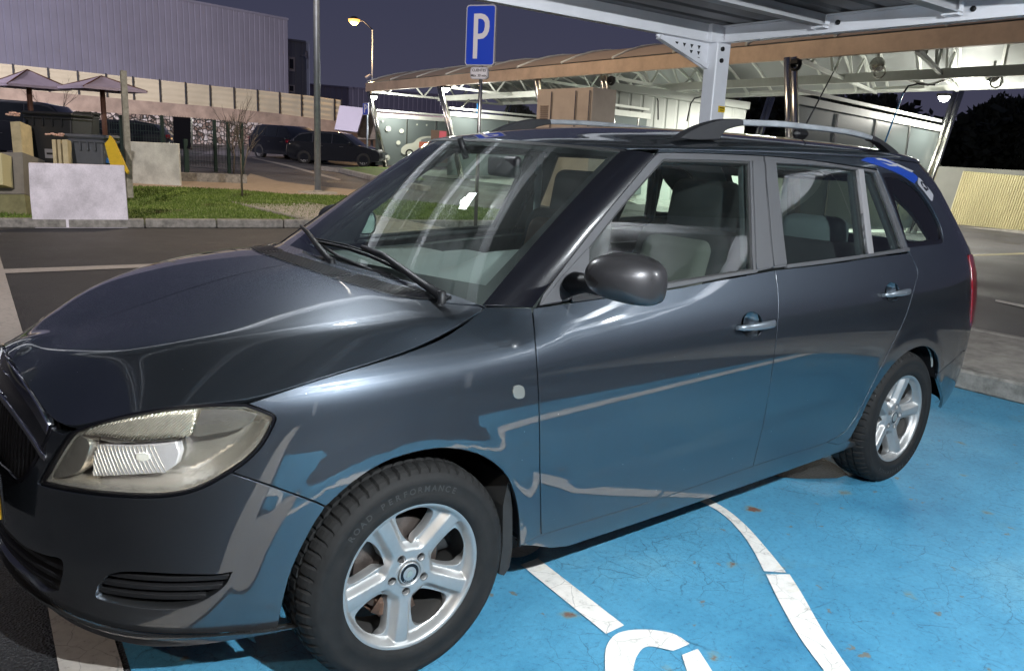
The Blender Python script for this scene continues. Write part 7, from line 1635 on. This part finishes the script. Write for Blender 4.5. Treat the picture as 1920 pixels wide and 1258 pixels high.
# ================================================================== other cars
DKP = mat('dark_car_paint', (.012, .014, .020), .3, metal=.4, coat=1, coat_rough=.04); DGL = mat('dark_car_glass', (.01, .012, .014), .05, coat=.5); PLT = mat('plate_white', (.7, .7, .7), .4)
def parked(name, prof, green, wheels, Wd, loc, rz, label, wr=.33, rear_lit=True, paint=DKP, nwin=3):
    """prof: lower body side outline (x, z); green: greenhouse outline; x forward"""
    root = empty(name, loc, rz, label, 'car'); hw_ = Wd/2
    def skin(pr, ys, ins, nm, m_):
        mb = MB(); n = len(pr); cx2 = sum(p[0] for p in pr)/n; cz2 = sum(p[1] for p in pr)/n
        for y, s_ in zip(ys, ins):
            for (x, z) in pr: mb.v.append((cx2+(x-cx2)*(1-s_), y, z-(z-cz2)*s_*.6 if z > cz2 else z))
        for k in range(len(ys)-1):
            for i in range(n): mb.face((k*n+i, k*n+(i+1) % n, (k+1)*n+(i+1) % n, (k+1)*n+i), True)
        mb.face(range(n)); mb.face([(len(ys)-1)*n+i for i in range(n)][::-1]); return mb.build(nm, m_, root)
    body = skin(prof, [-hw_, -hw_*.94, -hw_*.6, hw_*.6, hw_*.94, hw_], [.045, .010, 0, 0, .010, .045], 'body', paint)
    mb = MB(); n = len(green); zb_ = min(z for _, z in green); ztp = max(z for _, z in green)
    for sy in (-1, 1):
        for (x, z) in green: f = (z-zb_)/(ztp-zb_); mb.v.append((x, sy*(hw_*.93-.17*f), z))
    mb.face(range(n)); mb.face([n+i for i in range(n)][::-1])
    for i in range(n): mb.face((i, (i+1) % n, n+(i+1) % n, n+i), True)
    cabn = mb.build('cabin', paint, root); bv = cabn.modifiers.new('b', 'BEVEL'); bv.width = .05; bv.segments = 3; bv.limit_method = 'ANGLE'
    # side windows: inset strips of the greenhouse outline
    cxg = sum(x for x, _ in green)/n; czg = (zb_+ztp)/2
    xs0, xs1 = min(x for x, _ in green), max(x for x, _ in green)
    def zat(x):
        zs = []
        for i in range(n):
            (xa, za), (xb, zb2) = green[i], green[(i+1) % n]
            if min(xa, xb) <= x <= max(xa, xb) and abs(xa-xb) > 1e-6: zs.append(za+(zb2-za)*(x-xa)/(xb-xa))
        return max(zs) if zs else zb_
    cuts = np.linspace(xs0+.22, xs1-.30, nwin+1)
    for sy in (-1, 1):
        for a_, b_ in zip(cuts[:-1], cuts[1:]):
            pts = [(a_+.03, zb_+.05), (b_-.03, zb_+.05)]+[(x, max(zb_+.06, zat(x)-.09)) for x in np.linspace(b_-.03, a_+.03, 6)]; mb = MB(); 
            for dy in (0, .02):
                for x, z in pts: f = (z-zb_)/(ztp-zb_); mb.v.append((x, sy*(hw_*.93-.17*f+dy-.008), z))
            m2 = len(pts); mb.face(range(m2)); mb.face([m2+i for i in range(m2)][::-1])
            for i in range(m2): mb.face((i, (i+1) % m2, m2+(i+1) % m2, m2+i))
            mb.build('side_window', DGL, root)
    for x in wheels:
        for sy in (-1, 1):
            W_ = empty('wheel', (x, sy*(hw_-.10), wr)); W_.parent = root
            mb = MB(); mb.lathe([(wr*.62, -.10), (wr*.95, -.11), (wr, -.08), (wr, .08), (wr*.95, .11), (wr*.62, .10)], 28, 'y'); mb.build('tyre', RUB, W_)
            mb = MB(); mb.lathe([(wr*.63, sy*.09), (wr*.56, sy*.07), (wr*.55, -sy*.05)], 28, 'y')
            for k in range(10):
                a = 2*math.pi*k/10; mb.bar((.03*math.cos(a), sy*.075, .03*math.sin(a)), (wr*.58*math.cos(a), sy*.085, wr*.58*math.sin(a)), .035, .02, (0, 1, 0))
            mb.lathe([(.001, sy*.09), (.05, sy*.09), (.055, sy*.06)], 14, 'y'); mb.build('rim', ALU, W_)
            mb = MB(); mb.lathe([(wr*.6, -sy*.02), (.001, -sy*.02)], 20, 'y', (0, 0, 0)); mb.build('rim_back', BLK, W_)
            mb = MB(); mb.lathe([(wr+.06, sy*.115), (wr+.055, -sy*.2)], 28, 'y', (x, sy*(hw_-.10), wr), a0=-.1, a1=math.pi+.1); mb.build('wheel_arch', BLK, root)
    fx, rx_ = max(x for x, _ in prof), min(x for x, _ in prof)
    hz_ = .72
    for sy in (-1, 1):
        mb = MB(); mb.box((fx-.14, sy*(hw_-.22), hz_), (.22, .34, .13), Matrix.Rotation(-sy*.35, 3, 'Z'), bev=.04); mb.build('headlight', mat('small_headlight', (.6, .6, .6), .15, metal=.6), root)
        mb = MB(); mb.box((rx_+.10, sy*(hw_-.17), hz_+.22), (.16, .30, .14), Matrix.Rotation(sy*.3, 3, 'Z'), bev=.03); mb.build('tail_light', RED, root)
        mb = MB(); mb.box((green_front(green)-.1, sy*(hw_+.06), .98), (.14, .2, .13), bev=.04); mb.build('mirror', paint, root)
        for hx in (.35, -.55): mb = MB(); mb.box((hx, sy*(hw_*.985+.005), .83), (.18, .025, .03), bev=.008); mb.build('door_handle', mat('dull_chrome', (.2, .2, .2), .3, metal=1), root)
    for x_ in (fx+.005, rx_-.005): mb = MB(); mb.box((x_, 0, .50), (.03, .5, .11)); mb.build('number_plate', PLT, root)
    return root
def green_front(g): return max(x for x, _ in g)-.25
hatch_b = [(2.05, .30), (2.12, .45), (2.10, .62), (1.95, .74), (1.20, .90), (.80, .95), (-1.75, 1.00), (-2.05, .97), (-2.12, .75), (-2.13, .48), (-2.05, .30), (-1.6, .22), (1.6, .22)]
hatch_g = [(1.05, .90), (.35, 1.38), (.0, 1.44), (-.9, 1.45), (-1.55, 1.36), (-2.02, .95)]
suv_b = [(2.10, .32), (2.18, .50), (2.15, .78), (2.00, .90), (1.25, 1.0), (.85, 1.04), (-1.85, 1.10), (-2.12, 1.05), (-2.18, .80), (-2.18, .50), (-2.08, .32), (-1.6, .26), (1.6, .26)]
suv_g = [(1.15, 1.0), (.50, 1.52), (.15, 1.58), (-1.3, 1.60), (-1.80, 1.52), (-2.08, 1.05)]
p_r, p_f = at_ground(603, 311), at_ground(697, 317); dv = p_f-p_r; ang = math.atan2(dv[1], dv[0]); print('hatch wb', np.linalg.norm(dv[:2]), 'ang', math.degrees(ang))
mid_ = (p_r+p_f)/2; n_ = np.array([-math.sin(ang), math.cos(ang), 0]); n_ = n_ if n_@(CP-mid_) < 0 else -n_; mid_ = mid_+n_*.78-dv/np.linalg.norm(dv)*.55
parked('parked_hatchback', hatch_b, hatch_g, (1.32, -1.30), 1.78, (float(mid_[0]), float(mid_[1]), ground_z(mid_[0], mid_[1])), ang, 'black hatchback parked right of the lamp post with red tail lights', .31)
sv = at_ground(548, 301); parked('parked_suv', suv_b, suv_g, (1.32, -1.30), 1.84, (float(sv[0]), float(sv[1]), ground_z(sv[0], sv[1])), math.atan2((CP-sv)[1], (CP-sv)[0])+R_(38), 'black sport utility car with lit headlight behind the hatchback', .35)
van_b = [(2.3, .35), (2.38, .6), (2.3, .95), (1.7, 1.15), (1.3, 1.2), (-2.4, 1.25), (-2.45, .6), (-2.4, .35), (-1.8, .28), (1.8, .28)]; van_g = [(1.65, 1.12), (1.0, 1.78), (.6, 1.86), (-2.1, 1.92), (-2.38, 1.8), (-2.42, 1.25)]
vn = at_depth(58, 260, 27); parked('parked_van', van_b, van_g, (1.5, -1.5), 1.9, (float(vn[0]), float(vn[1]), ground_z(vn[0], vn[1])), math.atan2(CR[1], CR[0])+R_(8), 'dark van parked behind the bins at the left edge', .34)
sm_ = at_depth(212, 268, 29); parked('parked_car', hatch_b, hatch_g, (1.32, -1.30), 1.75, (float(sm_[0]), float(sm_[1]), ground_z(sm_[0], sm_[1])), math.atan2(CR[1], CR[0])+math.pi+R_(10), 'dark car parked behind the yellow board and mesh fence', .31)
